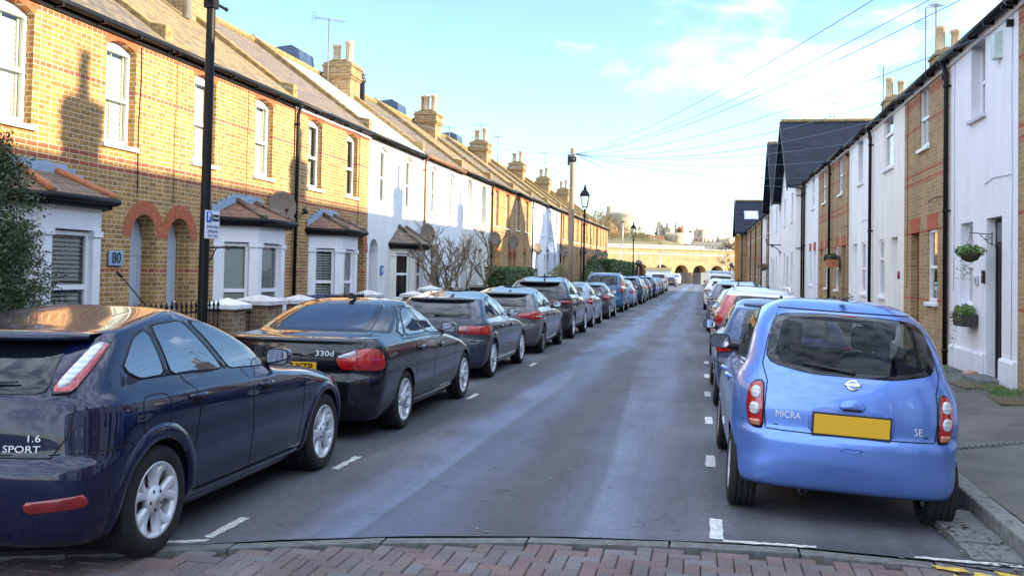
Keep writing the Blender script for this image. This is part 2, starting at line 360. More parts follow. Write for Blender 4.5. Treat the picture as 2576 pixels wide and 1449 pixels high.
M_slate = tiles('grey slate', (.165, .135, .10), (.10, .083, .066), (.03, .026, .022), moss=(.27, .20, .07), moss_amt=.65)
M_slatem = tiles('mossy slate', (.25, .19, .105), (.155, .115, .07), (.04, .03, .022), moss=(.33, .235, .07), moss_amt=.85)
M_slated = tiles('dark blue slate', (.011, .016, .034), (.006, .009, .020), (.002, .003, .005), rough=.6)
M_clay = tiles('brown clay tile', (.25, .14, .09), (.185, .105, .07), (.07, .04, .03), bw=.17, bh=.19)
M_clayg = tiles('grey brown tile', (.22, .17, .12), (.15, .12, .09), (.05, .04, .03), bw=.17, bh=.19)
M_lead = plain('lead flashing', (.26, .31, .40), .5, var=.25, vs=14, bump=.3, bs=20)
M_ridge = plain('terracotta ridge tile', (.42, .16, .07), .8, var=.25, vs=10, bump=.3)
M_moss = plain('mossy cement render', (.27, .185, .075), .95, var=.45, vs=9, bump=.9, bs=24)
M_pot = plain('buff clay pot', (.46, .34, .21), .85, var=.2, vs=7, bump=.2); M_potr = plain('red clay pot', (.48, .15, .07), .85, var=.2, vs=7)
M_black = plain('black gloss paint', (.005, .005, .006), .5, var=.3, spec=.25); M_plast = plain('black plastic', (.016, .016, .018), .5, var=.25)
M_rubber = plain('tyre rubber', (.010, .010, .011), .85, var=.35, vs=20, bump=.3, bs=90)
M_dark = plain('dark interior', (.010, .010, .012), .9)
M_alloy = plain('silver alloy', (.62, .64, .68), .32, metal=.25, var=.06, vs=20); M_alloyd = plain('dark alloy', (.12, .12, .13), .35, metal=.7)
M_badge = plain('silver lettering', (.72, .73, .75), .25, metal=.2, var=.04)
M_chrome = plain('chrome', (.75, .76, .78), .1, metal=1.0, var=.05)
M_glass = glass_clear('window glass'); M_gdark = glass_dark('car glass'); M_gclear = glass_clear('clear car glass', (.86, .92, .93), 1.4)
M_gblack = glass_dark('privacy glass', (.004, .005, .008), 1.55)
M_mirror = plain('mirror glass', (.32, .35, .40), .02, metal=1.0, var=.02)
M_blind = plain('white blind', (.80, .78, .70), .6, var=.06); M_room = plain('dim room', (.035, .035, .04), .9); M_curt = plain('pale curtain', (.42, .42, .42), .9, var=.2)
M_lred = lens('red lens', (.62, .012, .014)); M_lredd = lens('deep red lens', (.30, .008, .012)); M_lwhite = lens('clear lens', (.62, .64, .68), .75); M_lamb = lens('amber lens', (.75, .30, .16))
M_plate = plain('yellow plate', (.72, .40, .018), .4, var=.03); M_platew = plain('white plate', (.75, .75, .72), .4, var=.03)
M_alum = plain('grey aluminium', (.42, .43, .45), .45, metal=.6, var=.15); M_galv = plain('galvanised steel', (.40, .41, .42), .6, metal=.4, var=.2)
M_dish = plain('grey brown dish', (.16, .125, .095), .7, var=.2)
M_wood = bark('weathered wood', (.20, .155, .11), (.11, .08, .055), 7); M_wooddoor = plain('varnished brown wood', (.20, .075, .03), .5, var=.3, vs=20)
M_pole = bark('telegraph pole wood', (.36, .27, .19), (.21, .15, .105), 12)
M_bark = bark('grey brown bark', (.22, .165, .10), (.11, .08, .05), 10)
M_leafd = leaf('dark evergreen leaf', (.022, .040, .014), (.065, .095, .034)); M_leafh = leaf('hedge leaf', (.022, .048, .014), (.07, .115, .035))
M_leafr = leaf('russet leaf', (.30, .07, .03), (.16, .08, .03)); M_leafg = leaf('fresh green leaf', (.06, .15, .025), (.14, .24, .05)); M_leafy = leaf('pale dry leaf', (.22, .20, .08), (.10, .12, .04))
M_twig = leaf('bare brown twig', (.30, .20, .085), (.20, .125, .05)); M_twigd = leaf('dull twig', (.24, .18, .10), (.15, .11, .065))
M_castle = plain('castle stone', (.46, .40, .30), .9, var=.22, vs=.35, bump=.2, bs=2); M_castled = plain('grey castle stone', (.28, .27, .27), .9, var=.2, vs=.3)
M_castr = plain('castle red brick', (.38, .13, .07), .9, var=.2, vs=.4)
M_blue = plain('blue bin plastic', (.012, .03, .22), .45, var=.15); M_navy = plain('navy paint', (.015, .02, .05), .35, var=.2)
M_signw = plain('white sign sheet', (.66, .69, .78), .4, var=.03); M_signb = plain('blue sign sheet', (.015, .09, .55), .4, var=.03); M_slateplq = plain('blue grey slate plaque', (.30, .40, .56), .5, var=.12)
M_markw = plain('worn white road paint', (.52, .52, .50), .8, var=.35, vs=25, bump=.3); M_marky = plain('worn yellow road paint', (.60, .40, .06), .8, var=.35, vs=25)
M_gran = plain('granite kerb', (.20, .195, .185), .8, var=.3, vs=18, bump=.4); M_conc = plain('concrete channel', (.15, .15, .145), .85, var=.3, vs=10, bump=.4)
M_mat = plain('coir mat', (.13, .10, .055), .95, var=.4, vs=40, bump=.8, bs=150)
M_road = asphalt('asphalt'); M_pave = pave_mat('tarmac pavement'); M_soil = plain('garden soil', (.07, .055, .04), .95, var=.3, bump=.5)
# ---------------------------------------------------------------- cars: bodies are stacks of plan outlines, panels are laid on that surface
def pchip(y):
    y = np.asarray(y, float); n = len(y); d = np.diff(y, axis=0); m = np.zeros_like(y)
    p = d[:-1] * d[1:]; s = d[:-1] + d[1:]
    m[1:-1] = np.where(p > 0, 2 * p / np.where(s == 0, 1, s), 0); m[0] = d[0]; m[-1] = d[-1]
    def f(t):
        t = np.atleast_1d(np.asarray(t, float)); i = np.clip(t.astype(int), 0, n - 2); u = (t - i)[:, None]
        return y[i] * (2 * u**3 - 3 * u**2 + 1) + m[i] * (u**3 - 2 * u**2 + u) + y[i + 1] * (-2 * u**3 + 3 * u**2) + m[i + 1] * (u**3 - u**2)
    return f
class Shape:
    """rows: z, yRear, yFront, halfwidth, rear corner length, rear exponent, front corner length, front exponent"""
    def __init__(s, rows, wb, wr, tw, slope=.035):
        s.rows = np.array(rows, float); s.f = pchip(s.rows); s.n = len(rows); s.wb = wb; s.wr = wr; s.tw = tw; s.slope = slope
        s.tt = np.linspace(0, s.n - 1, 1200); s.zz = s.f(s.tt)[:, 0]; s.cache = {}
    def t_of(s, z): return float(np.interp(z, s.zz, s.tt))
    def outline(s, t, nq=14, ns=40):
        z, yr, yf, hw, cr, nr, cf, nf = s.f(t)[0]
        L = max(yf - yr, .02); k = min(1.0, L / max(cr + cf, 1e-6)); cr *= k; cf *= k
        a = np.linspace(0, math.pi / 2, nq); xa = hw * np.sin(a)**(2 / nr); ya = yr + cr - cr * np.cos(a)**(2 / nr)
        b = a[::-1]; xb = hw * np.sin(b)**(2 / nf); yb = yf - cf + cf * np.cos(b)**(2 / nf)
        ys = np.linspace(yr + cr, yf - cf, ns + 2)[1:-1]; xs = np.full(ns, hw)
        u = (ys - ys[0]) / max(ys[-1] - ys[0], 1e-6) if ns > 1 else ys * 0
        xs = xs + .012 * np.sin(u * math.pi)
        return np.concatenate([xa, xs, xb]), np.concatenate([ya, ys, yb]), z
    def sh(s, y, z):
        w = np.clip((z - .45) / .5, 0, 1); w = w * w * (3 - 2 * w); w *= np.clip((s.zz[-1] + .25 - z) / .5, 0, 1)
        return z + s.slope * (s.wb * .5 - y) * w
    def P(s, mode, a, z):
        key = round(z, 4)
        if key not in s.cache: s.cache[key] = s.outline(s.t_of(z), 26, 60)
        x, y, zz = s.cache[key]
        if mode == 'y': X = float(np.interp(a, y, x)); Y = a; 
        elif mode == 'x':
            n = 26 + 3; aa = abs(a); Y = float(np.interp(aa, x[:n], y[:n])); X = a
        elif mode == 'f':
            n = 26 + 3; aa = abs(a); Y = float(np.interp(aa, x[::-1][:n], y[::-1][:n])); X = a
        else:
            d = np.concatenate([[0], np.cumsum(np.hypot(np.diff(x), np.diff(y)))]); X = float(np.interp(abs(a), d, x)) * (1 if a >= 0 else -1); Y = float(np.interp(abs(a), d, y))
        return np.array([X, Y, s.sh(Y, z)])
    def PN(s, mode, a, z):
        e = .012; p = s.P(mode, a, z); da = s.P(mode, a + e, z) - s.P(mode, a - e, z); dz = s.P(mode, a, z + e) - s.P(mode, a, z - e)
        n = np.cross(da, dz); l = np.linalg.norm(n); n = n / l if l > 1e-9 else np.array([1., 0, 0])
        ref = {'y': np.array([1, 0, 0]), 'x': np.array([0, -1, 0]), 'f': np.array([0, 1, 0]), 's': np.array([np.sign(a) * .7, -.7, 0])}[mode]
        if n @ ref < 0: n = -n
        return p, n
def chaikin(p, k=2):
    p = [np.array(q, float) for q in p]
    for _ in range(k):
        q = []
        for i in range(len(p)):
            a, b = p[i], p[(i + 1) % len(p)]; q += [a * .75 + b * .25, a * .25 + b * .75]
        p = q
    return p
def roundpoly(p, r=.04, seg=4):
    """corner-rounded polygon, then resampled evenly"""
    p = [np.array(q, float) for q in p]; out = []; n = len(p)
    for i in range(n):
        a, b, c = p[i - 1], p[i], p[(i + 1) % n]; u = a - b; v = c - b; lu, lv = np.linalg.norm(u), np.linalg.norm(v); d = min(r, lu * .45, lv * .45)
        A, B = b + u / lu * d, b + v / lv * d
        for k in range(seg + 1): t = k / seg; out.append(A * (1 - t)**2 + b * 2 * t * (1 - t) + B * t * t)
    return resamp(out, max(24, int(sum(np.linalg.norm(out[i] - out[i - 1]) for i in range(len(out))) / .05)))
def resamp(p, n):
    q = np.array(list(p) + [p[0]]); d = np.concatenate([[0], np.cumsum(np.linalg.norm(np.diff(q, axis=0), axis=1))])
    s = np.linspace(0, d[-1], n, endpoint=False); return [np.array([np.interp(v, d, q[:, 0]), np.interp(v, d, q[:, 1])]) for v in s]
def insidepoly(px, pz, poly):
    q = np.array(poly); r = np.zeros(px.shape, bool); n = len(q)
    for i in range(n):
        x1, z1 = q[i]; x2, z2 = q[i - 1]
        c = ((z1 > pz) != (z2 > pz)); 
        with np.errstate(divide='ignore', invalid='ignore'): r ^= c & (px < (x2 - x1) * (pz - z1) / (z2 - z1) + x1)
    return r
def panel(S, poly, mode, side=1, off=.005, dome=0.0, frit=.0, rad=.04, sink=.006):
    """a closed outline laid on the body surface; frit>0 gives the rim its own material (index 1)"""
    pts = roundpoly(poly, rad); c = sum(pts) / len(pts); mb = MB(); G = []; size = np.mean([np.linalg.norm(p - c) for p in pts])
    fr = [(1.0, -sink), (1.0, off * .6), (1 - .008 / size, off)]
    if frit: fr.append((1 - frit / size, off))
    fr += [(k, off) for k in (.72, .45, .2)]
    for k, o in fr:
        row = []
        for p in pts:
            q = c + (p - c) * k; P, n = S.PN(mode, q[0], q[1]); P = P + n * (o + (dome * (1 - k * k) if o > 0 else 0)); row.append((P[0] * side, P[1], P[2]))
        G.append(row)
    mb.grid(G, closed=True)
    P, n = S.PN(mode, c[0], c[1]); P = P + n * (off + dome); b = len(mb.v); m = len(pts); mb.v.append((P[0] * side, P[1], P[2]))
    base = b - m
    for j in range(m): mb.f.append((base + j, base + (j + 1) % m, b)); mb.mi.append(0); mb.sm.append(True)
    if frit:
        for i in range(3 * m): mb.mi[i] = 1
    return mb
def ribbon(S, line, mode, side=1, w=.007, off=.0022, mb=None, closed=False):
    p = [np.array(q, float) for q in line]; 
    if closed: p.append(p[0])
    q = []
    for i in range(len(p) - 1):
        k = max(1, int(np.linalg.norm(p[i + 1] - p[i]) / .06)); q += [p[i] + (p[i + 1] - p[i]) * j / k for j in range(k)]
    q.append(p[-1]); mb = mb or MB(); G = [[], []]
    for i, a in enumerate(q):
        d = q[min(i + 1, len(q) - 1)] - q[max(i - 1, 0)]; d = d / (np.linalg.norm(d) + 1e-9); nn = np.array([-d[1], d[0]]) * w / 2
        for k, s in ((0, 1), (1, -1)):
            P, n = S.PN(mode, *(a + nn * s)); P = P + n * off; G[k].append((P[0] * side, P[1], P[2]))
    mb.grid(G); return mb
def body_mesh(S, name, mat, parent, ns=56, dz=.035, holes=(), arch=1.09):
    rows = []; t = 0.0; ts = [0.0]
    # adaptive rows: step by distance moved of the outline
    fine = np.linspace(0, S.n - 1, 500); F = S.f(fine); acc = 0
    for i in range(1, 500):
        acc += abs(F[i, 0] - F[i - 1, 0]) + .30 * (abs(F[i, 1] - F[i - 1, 1]) + abs(F[i, 2] - F[i - 1, 2]) + abs(F[i, 3] - F[i - 1, 3]))
        if acc > dz: ts.append(fine[i]); acc = 0
    ts.append(S.n - 1.0); X = []; Y = []; Z = []
    for t in ts:
        x, y, z = S.outline(t, 16, ns); X.append(np.concatenate([x, -x[-2:0:-1]])); Y.append(np.concatenate([y, y[-2:0:-1]])); Z.append(np.full(len(X[-1]), z))
    X, Y, Z0 = np.array(X), np.array(Y), np.array(Z); Zs = S.sh(Y, Z0); V = np.stack([X, Y, Zs], -1)
    du = np.roll(V, -1, 1) - np.roll(V, 1, 1); dv = np.gradient(V, axis=0); Nn = np.cross(du, dv); l = np.linalg.norm(Nn, axis=-1, keepdims=True); Nn = Nn / np.where(l < 1e-9, 1, l)
    m, n = X.shape
    # wheel arches: drop the faces inside, pull the crossing vertices onto the circle
    ins = np.zeros((m, n), bool); ra = S.wr * arch
    for yc in (0, S.wb):
        r = np.hypot(Y - yc, Zs - S.wr); ins |= (r < ra) & (Zs < S.wr + ra) & (np.abs(X) > .4)
    ins[:, :] |= False
    below = np.zeros((m, n), bool)
    I, J = np.meshgrid(np.arange(m - 1), np.arange(n), indexing='ij'); J2 = (J + 1) % n
    quad = np.stack([I * n + J, I * n + J2, (I + 1) * n + J2, (I + 1) * n + J], -1).reshape(-1, 4)
    fi = ins.reshape(-1); cnt = fi[quad].sum(1); keep = cnt < 4; cross = quad[(cnt > 0) & (cnt < 4)]
    Vf = V.reshape(-1, 3).copy(); mv = np.unique(cross[fi[cross]])
    for i in mv:
        y, z = Vf[i, 1], Vf[i, 2]; yc = 0 if abs(y) < abs(y - S.wb) else S.wb; d = np.array([y - yc, z - S.wr]); L = np.hypot(*d) + 1e-9; k = ra / L
        Vf[i, 1] = yc + d[0] * k; Vf[i, 2] = max(S.wr + d[1] * k, Vf[:, 2].min())
    if holes:
        cy = Y.reshape(-1)[quad].mean(1); cx = np.abs(X).reshape(-1)[quad].mean(1); cz = Z0.reshape(-1)[quad].mean(1); sx = X.reshape(-1)[quad].mean(1)
        for mode, poly in holes:
            pts = roundpoly(poly, .05); c = sum(pts) / len(pts); pts = [c + (p - c) * .93 for p in pts]
            if mode == 'y': keep &= ~(insidepoly(cy, cz, pts) & (cx > .35))
            if mode == 'x': keep &= ~(insidepoly(sx, cz, pts) & (cy < S.wb * .35))
            if mode == 'f': keep &= ~(insidepoly(sx, cz, pts) & (cy > S.wb * .5))
    quad = quad[keep]
    me = bpy.data.meshes.new(name); me.from_pydata(Vf.tolist(), [], quad.tolist()); me.materials.append(mat)
    me.polygons.foreach_set('use_smooth', [True] * len(quad)); me.update()
    me.normals_split_custom_set_from_vertices([tuple(q) for q in Nn.reshape(-1, 3)])
    o = bpy.data.objects.new(name, me); COL.objects.link(o); o.parent = parent; return o
def rim_mb(r, w, n, pair=.0, spoke=.035, hub=.055, flare=1.5):
    """axis along +x, face at x=0 (outer)"""
    mb = MB(); M = Matrix.Rotation(R(90), 4, 'Y')
    mb.lathe([(r * .86, -w * .8), (r * .875, -.045), (r * .90, -.014), (r * .985, -.002), (r, -.012), (r, -w)], 40, 0, M, cap=False)
    mb.lathe([(0, -.004), (hub * .55, -.004), (hub * .62, -.010), (hub * 1.5, -.016), (hub * 1.62, -.030), (hub * 1.6, -.06)], 24, 0, M)
    mb.lathe([(0, -.0025), (hub * .45, -.0025), (hub * .45, -.006)], 14, 2, M)
    for i in range(5): a = 2 * math.pi * i / 5 + .63; mb.lathe([(.011, -.010), (.011, -.006), (0.0, -.006)], 8, 1, Matrix.Translation((-.006, math.cos(a) * hub * 1.1, math.sin(a) * hub * 1.1)) @ M)
    for i in range(n):
        for s in ((-1, 1) if pair else (0,)):
            G = []
            for k in range(8):
                t = k / 7; rr = hub * 1.2 + (r * .93 - hub * 1.2) * t; a = 2 * math.pi * i / n + s * pair * (.12 + .88 * t ** 1.3); hw_ = spoke * (1 + (flare - 1) * t * t) * .5; x = -.020 + .012 * t - .012 * math.sin(t * math.pi)
                c = np.array([math.cos(a), math.sin(a)]); p = np.array([-c[1], c[0]]); row = []
                for o, dx in ((-1.15, -.035), (-.95, -.004), (-.5, 0), (.5, 0), (.95, -.004), (1.15, -.035)): q = c * rr + p * hw_ * o; row.append((x + dx, q[0], q[1]))
                G.append(row)
            mb.grid(G)
    mb.lathe([(0, -w * .6), (r * .88, -w * .6)], 24, 1, M); mb.lathe([(r * .25, -w * .45), (r * .62, -w * .45)], 24, 2, M)
    return mb
def tyre_mb(R_, r, w):
    mb = MB(); M = Matrix.Rotation(R(90), 4, 'Y')
    prof = [(r * .97, -.012), (r + .012, -.001), (R_ * .5 + r * .5, .006), (R_ - .028, .0), (R_ - .009, -.012), (R_, -.034)]
    for k in range(3): x = -.034 - (w - .068) * (k + .5) / 3; prof += [(R_, x + .004), (R_ - .009, x + .002), (R_ - .009, x - .003), (R_, x - .005)]
    prof += [(R_, -w + .034), (R_ - .01, -w + .012), (R_ - .03, -w), (r, -w)]
    return mb.lathe(prof, 48, 0, M, cap=False)
MESHC = {}
def add_wheels(root, S, spec):
    key = spec.get('wheel', (5, .0, .045, 1.6)); rr = S.wr * spec.get('rimk', .66); am = spec.get('rimmat', M_alloy); k = ('w', key, round(rr, 3), S.wr, am.name)
    for i, (sx, y) in enumerate(((1, 0), (-1, 0), (1, S.wb), (-1, S.wb))):
        if k not in MESHC:
            a = tyre_mb(S.wr, rr, .20).build('wheel', M_rubber, root); b = rim_mb(rr, .17, *key[:1], pair=key[1], spoke=key[2], flare=key[3]).build('rim', [am, M_dark, M_galv], a)
            MESHC[k] = (a.data, b.data)
        else:
            a = bpy.data.objects.new('wheel', MESHC[k][0]); COL.objects.link(a); a.parent = root; b = bpy.data.objects.new('rim', MESHC[k][1]); COL.objects.link(b); b.parent = a
        a.location = (sx * S.tw, y, S.wr); a.rotation_euler = (R(17 * i + 9), 0, 0 if sx > 0 else math.pi)
def mirror_part(root, S, y, z, mat, side, w=.19, h=.135, stalk=True):
    P, n = S.PN('y', y, z); c = Vector((P[0] + .10 + w * .35, P[1] - .02, P[2] + .05)); mb = MB(); G = []
    for i in range(9):
        t = i / 8; yy = -.045 + .15 * t; k = math.sqrt(max(0, 1 - (max(0, t - .25) / .75)**2.2)) if t > .25 else 1.0; k = max(k, .05); row = []
        for j in range(20):
            a = 2 * math.pi * j / 20; ca, sa = math.cos(a), math.sin(a); row.append((c.x + math.copysign(abs(ca)**.6, ca) * w * .5 * k, c.y + yy, c.z + math.copysign(abs(sa)**.6, sa) * h * .5 * k))
        G.append(row)
    mb.grid(G, closed=True); mb.tube([(P[0] - .02, P[1] + .03, P[2] - .01), (c.x - w * .2, c.y + .03, c.z - h * .25)], [.04, .03], 10, 1)
    mb.xf(lambda p: (p[0] * side, p[1], p[2])); o = mb.build('wing_mirror', [mat, M_plast], root)
    g = MB(); ring = [(c.x + math.copysign(abs(math.cos(2 * math.pi * j / 24))**.6, math.cos(2 * math.pi * j / 24)) * w * .44, c.y - .047, c.z + math.copysign(abs(math.sin(2 * math.pi * j / 24))**.6, math.sin(2 * math.pi * j / 24)) * h * .43) for j in range(24)]
    g.add([(p[0] * side, p[1], p[2]) for p in ring], [tuple(range(24))]); g.add([(p[0] * side, p[1] + .002, c.z + (p[2] - c.z) * 1.14 ) if 0 else (side * (c.x + (p[0] - c.x) * 1.12), p[1] + .0015, c.z + (p[2] - c.z) * 1.13) for p in ring], [tuple(range(24))], 1)
    g.build('mirror_glass', [M_mirror, M_plast], o)
def put_text(S, root, name, txt, mat, a, z, width, mode='x', size=.1, bold=.0, flip=1, off=.008, hs=.58):
    t = text_mb(txt, size, bold, .002, width)
    def fn(p):
        P, n = S.PN(mode, a + p[0] * flip, z + p[1] * hs); return P + n * (off + p[2])
    t.xf(fn); return t.build(name, mat, root)
def car(spec, label, loc, rz=0.0, group=None, name='parked_car', cat='car'):
    """spec holds rows, windows, lamps; local +y is forward, origin on the ground under the rear axle"""
    root = thing(name, label, cat, loc, rz, group); root.rotation_euler[1] = spec.get('roll', 0.0); S = Shape(spec['rows'], spec['wb'], spec['wr'], spec['tw'], spec.get('slope', .035)); pm = spec['paint']; far = spec.get('far', False)
    sides = spec.get('sides', (1, -1)); gm = spec.get('glass', M_gdark); see = spec.get('see', False); wins = spec['wins']; holes = []
    if see: holes = [('y', w) for w in wins] + [('x', spec['rearw'])] + ([('f', spec['frontw'])] if 'frontw' in spec else [])
    body_mesh(S, 'body', pm, root, 30 if far else 64, .06 if far else .032, holes, spec.get('arch', 1.09))
    # floor pan and wheel housings
    fl = MB(); hwb = S.rows[0][3]; fl.bx(-hwb + .02, hwb - .02, S.rows[0][1] + .05, S.rows[0][2] - .05, S.rows[0][0] + .005, S.rows[0][0] + .05)
    for yc in (0, S.wb):
        for sx in (1, -1):
            G = []; ra = S.wr * spec.get('arch', 1.09) + .004; xo = S.tw - .012
            for i in range(19):
                a = R(-12) + R(204) * i / 18; G.append([(sx * xx, yc + ra * math.cos(a), S.wr + ra * math.sin(a)) for xx in (xo, xo - .24)])
            G = [[(sx * min(abs(g[0][0]), S.P('y', g[0][1], max(g[0][2], S.rows[0][0] + .02))[0] - .012), g[0][1], max(g[0][2], S.rows[0][0] + .01)), (g[1][0], g[1][1], max(g[1][2], S.rows[0][0] + .01))] for g in G]
            fl.grid(G, sm=True); c = (sx * (xo - .24), yc, S.wr); b = len(fl.v); fl.add([c] + [g[1] for g in G], [(0, i, i + 1) for i in range(1, 19)])
    fl.build('underbody', M_dark, root)
    add_wheels(root, S, spec)
    for sd in sides:
        for w in wins: panel(S, w, 'y', sd, .005, 0, .016 if not far else 0.0, spec.get('wrad', .05)).build('side_window', [gm, M_black], root)
        if 'pillar' in spec:
            for w in spec['pillar']: panel(S, w, 'y', sd, .0035, rad=.02).build('window_pillar', M_gblack, root)
        tr = MB()
        for l in spec.get('seams', ()): ribbon(S, l, 'y', sd, .008, .0025, tr)
        if tr.f: tr.build('door_seam', M_dark, root)
        tr = MB()
        for l in spec.get('chrome', ()): ribbon(S, l, 'y', sd, .014, .006, tr)
        if tr.f: tr.build('trim_strip', spec.get('trimmat', M_chrome), root)
        for hy, hz in spec.get('handles', ()):
            panel(S, [(hy - .07, hz - .042), (hy + .05, hz - .042), (hy + .05, hz + .03), (hy - .07, hz + .03)], 'y', sd, .0025, rad=.04).build('door_handle_cup', M_dark, root)
            panel(S, [(hy - .11, hz - .014), (hy + .10, hz - .014), (hy + .10, hz + .016), (hy - .11, hz + .016)], 'y', sd, .022, .016, 0, .014).build('door_handle', spec.get('hmat', pm), root)
        for poly in spec.get('fuel', ()):
            if sd == 1: ribbon(S, roundpoly(poly, .07), 'y', sd, .006, .0025, closed=True).build('fuel_flap', M_dark, root)
        if 'sill' in spec: panel(S, spec['sill'], 'y', sd, .012, .004, 0, .03).build('side_skirt', spec.get('sillmat', pm), root)
        if 'mirror' in spec: mirror_part(root, S, spec['mirror'][0], spec['mirror'][1], spec.get('mmat', pm), sd)
        for lm in spec.get('lamps', ()):
            mode, poly, mat = lm[:3]; pp = poly if mode == 'y' else [(q[0] * sd, q[1]) for q in poly]
            o = panel(S, pp, mode, sd if mode == 'y' else 1, .012, .014, .012, spec.get('lrad', .03)).build('tail_light', [mat, M_gblack], root)
            for sub in lm[3:]:
                sp_ = sub[0] if mode == 'y' else [(q[0] * sd, q[1]) for q in sub[0]]
                panel(S, sp_, mode, sd if mode == 'y' else 1, sub[2] if len(sub) > 2 else .024, .006, 0, sub[3] if len(sub) > 3 else .02, .001).build('lamp_lens', sub[1], o)
        for mode, poly in spec.get('refl', ()):
            panel(S, [(q[0] * sd, q[1]) for q in poly], mode, 1, .006, .004, 0, .02).build('reflector', M_lredd, root)
        for mode, poly, mat in spec.get('headl', ()):
            o = panel(S, [(q[0] * sd, q[1]) for q in poly], mode, 1, .008, .02, .01, .05).build('headlight', [mat, M_black], root)
        if 'flare' in spec:
            for yc in (0, S.wb):
                G = []; ra = S.wr * spec.get('arch', 1.09)
                for i in range(33):
                    a = R(-14) + R(208) * i / 32; row = []
                    for k, (dr, o) in enumerate(((-.004, -.03), (-.002, .008), (.012, spec['flare']), (.05, spec['flare'] * .9), (.085, .002), (.09, -.01))):
                        yy = yc + (ra + dr) * math.cos(a); z = S.wr + (ra + dr) * math.sin(a); z = max(z, S.rows[0][0] + .01); P = S.P('y', yy, z); row.append(((P[0] + o) * sd, yy, z if k < 3 else P[2] if z > .5 else z))
                    G.append(row)
                MB().grid(G).build('wheel_arch', pm, root)
    panel(S, spec['rearw'], 'x', 1, .005, 0, .05 if not far else .0, spec.get('rwrad', .07)).build('rear_window', [gm if see else spec.get('rglass', M_gblack), M_gblack], root)
    if 'frontw' in spec: panel(S, spec['frontw'], 'f', 1, .005, 0, .05, .08).build('windscreen', [gm, M_gblack], root)
    tr = MB()
    for mode, l in spec.get('rseams', ()): ribbon(S, l, mode, 1, .009, .0025, tr)
    if tr.f: tr.build('tailgate_seam', M_dark, root)
    for nm, mode, poly, mat, off, dome, rad in spec.get('extra', ()): panel(S, poly, mode, 1, off, dome, 0, rad).build(nm, mat, root)
    if 'plate' in spec:
        px, pz, pw, ph = spec['plate'][:4]; md = spec.get('platemode', 'x')
        P0, n0 = S.PN(md, px, pz); sg = -1 if md == 'x' else 1; mb = MB(); yy = (min if sg < 0 else max)(S.P(md, px + q * pw / 2, pz)[1] for q in (-1, 0, 1)) + sg * .012; tilt = 0
        mb.bx(px - pw / 2, px + pw / 2, yy - .006, yy + .006, P0[2] - ph / 2, P0[2] + ph / 2); po = mb.build('number_plate', M_plate if sg < 0 else M_platew, root, bevel=.002)
        fr = MB()
        for a in ((px - pw / 2 - .012, px + pw / 2 + .012, P0[2] - ph / 2 - .012, P0[2] - ph / 2), (px - pw / 2 - .012, px + pw / 2 + .012, P0[2] + ph / 2, P0[2] + ph / 2 + .012), (px - pw / 2 - .012, px - pw / 2, P0[2] - ph / 2, P0[2] + ph / 2), (px + pw / 2, px + pw / 2 + .012, P0[2] - ph / 2, P0[2] + ph / 2)):
            fr.bx(a[0], a[1], yy - .004, yy + .02, a[2], a[3])
        fr.build('plate_surround', spec.get('psmat', M_plast), po)
        if len(spec['plate']) > 4:
            t = text_mb(spec['plate'][4], .09, .0015, .001, spec['plate'][5]); t.xf(lambda p: (px + spec['plate'][6] + p[0], yy - .0075, P0[2] + p[1])); t.build('plate_lettering', M_black, po)
    for tx_ in spec.get('text', ()): put_text(S, root, *tx_[:6], hs=tx_[6] if len(tx_) > 6 else .75)
    if 'wiper' in spec:
        (xa, za), (xb, zb) = spec['wiper']; mb = MB(); ln = []
        for i in range(9): t = i / 8; P, n = S.PN('x', xa + (xb - xa) * t, za + (zb - za) * t); ln.append(P + n * .025)
        mb.tube(ln, [.016, .014, .012, .011, .010, .009, .008, .007, .005], 6); mb.build('rear_wiper', M_plast, root)
    if 'spoiler' in spec:
        hw_, z0, l, th = spec['spoiler']; mb = MB(); G = []
        for i in range(17):
            x = -hw_ + 2 * hw_ * i / 16; e = 1 - abs(x / hw_)**4 * .5; P = S.P('x', x * .98, z0); y0 = P[1]; zz = P[2]
            G.append([(x, y0 + .16, zz + .028 * e), (x, y0 - l * e * .4, zz + .034 * e), (x, y0 - l * e, zz + .012), (x, y0 - l * e, zz + .012 - th), (x, y0 - l * e * .3, zz - th * .8), (x, y0 + .05, zz - th)])
        mb.grid(G); mb.build('spoiler', pm, root)
    if 'aerial' in spec:
        x, y, h = spec['aerial']; zr = np.interp(y, [S.rows[-2][1], S.rows[-1][1]], [S.rows[-2][0], S.rows[-1][0]]); zr = S.sh(y, zr) - .006; mb = MB()
        if h < .1: mb.prism([(y - .09, zr), (y + .10, zr), (y + .02, zr + h * .35), (y - .05, zr + h)], x - .02, x + .02, 'x')
        else: mb.lathe([(.03, 0), (.022, .02), (.006, .03), (.003, h), (0, h + .003)], 8, 0, Matrix.Translation((x, y, zr)) @ Matrix.Rotation(R(-22), 4, 'X'))
        mb.build('aerial', M_black, root)
    if 'rails' in spec:
        rx, ya, yb, zz = spec['rails']
        for s in (1, -1): MB().tube([(s * rx, ya, zz - .05), (s * rx, ya + .08, zz + .01), (s * rx, (ya + yb) / 2, zz + .03), (s * rx, yb - .1, zz), (s * rx, yb, zz - .06)], .018, 8).build('roof_rail', spec.get('railmat', M_plast), root)
    if 'bars' in spec:
        for yy in spec['bars'][0]:
            w_, zz = spec['bars'][1:3]; mb = MB(); mb.bx(-w_, w_, yy - .03, yy + .03, zz, zz + .03); mb.bx(-w_ + .05, -w_ + .12, yy - .03, yy + .03, zz - .1, zz); mb.bx(w_ - .12, w_ - .05, yy - .03, yy + .03, zz - .1, zz); mb.build('roof_bar', M_black, root)
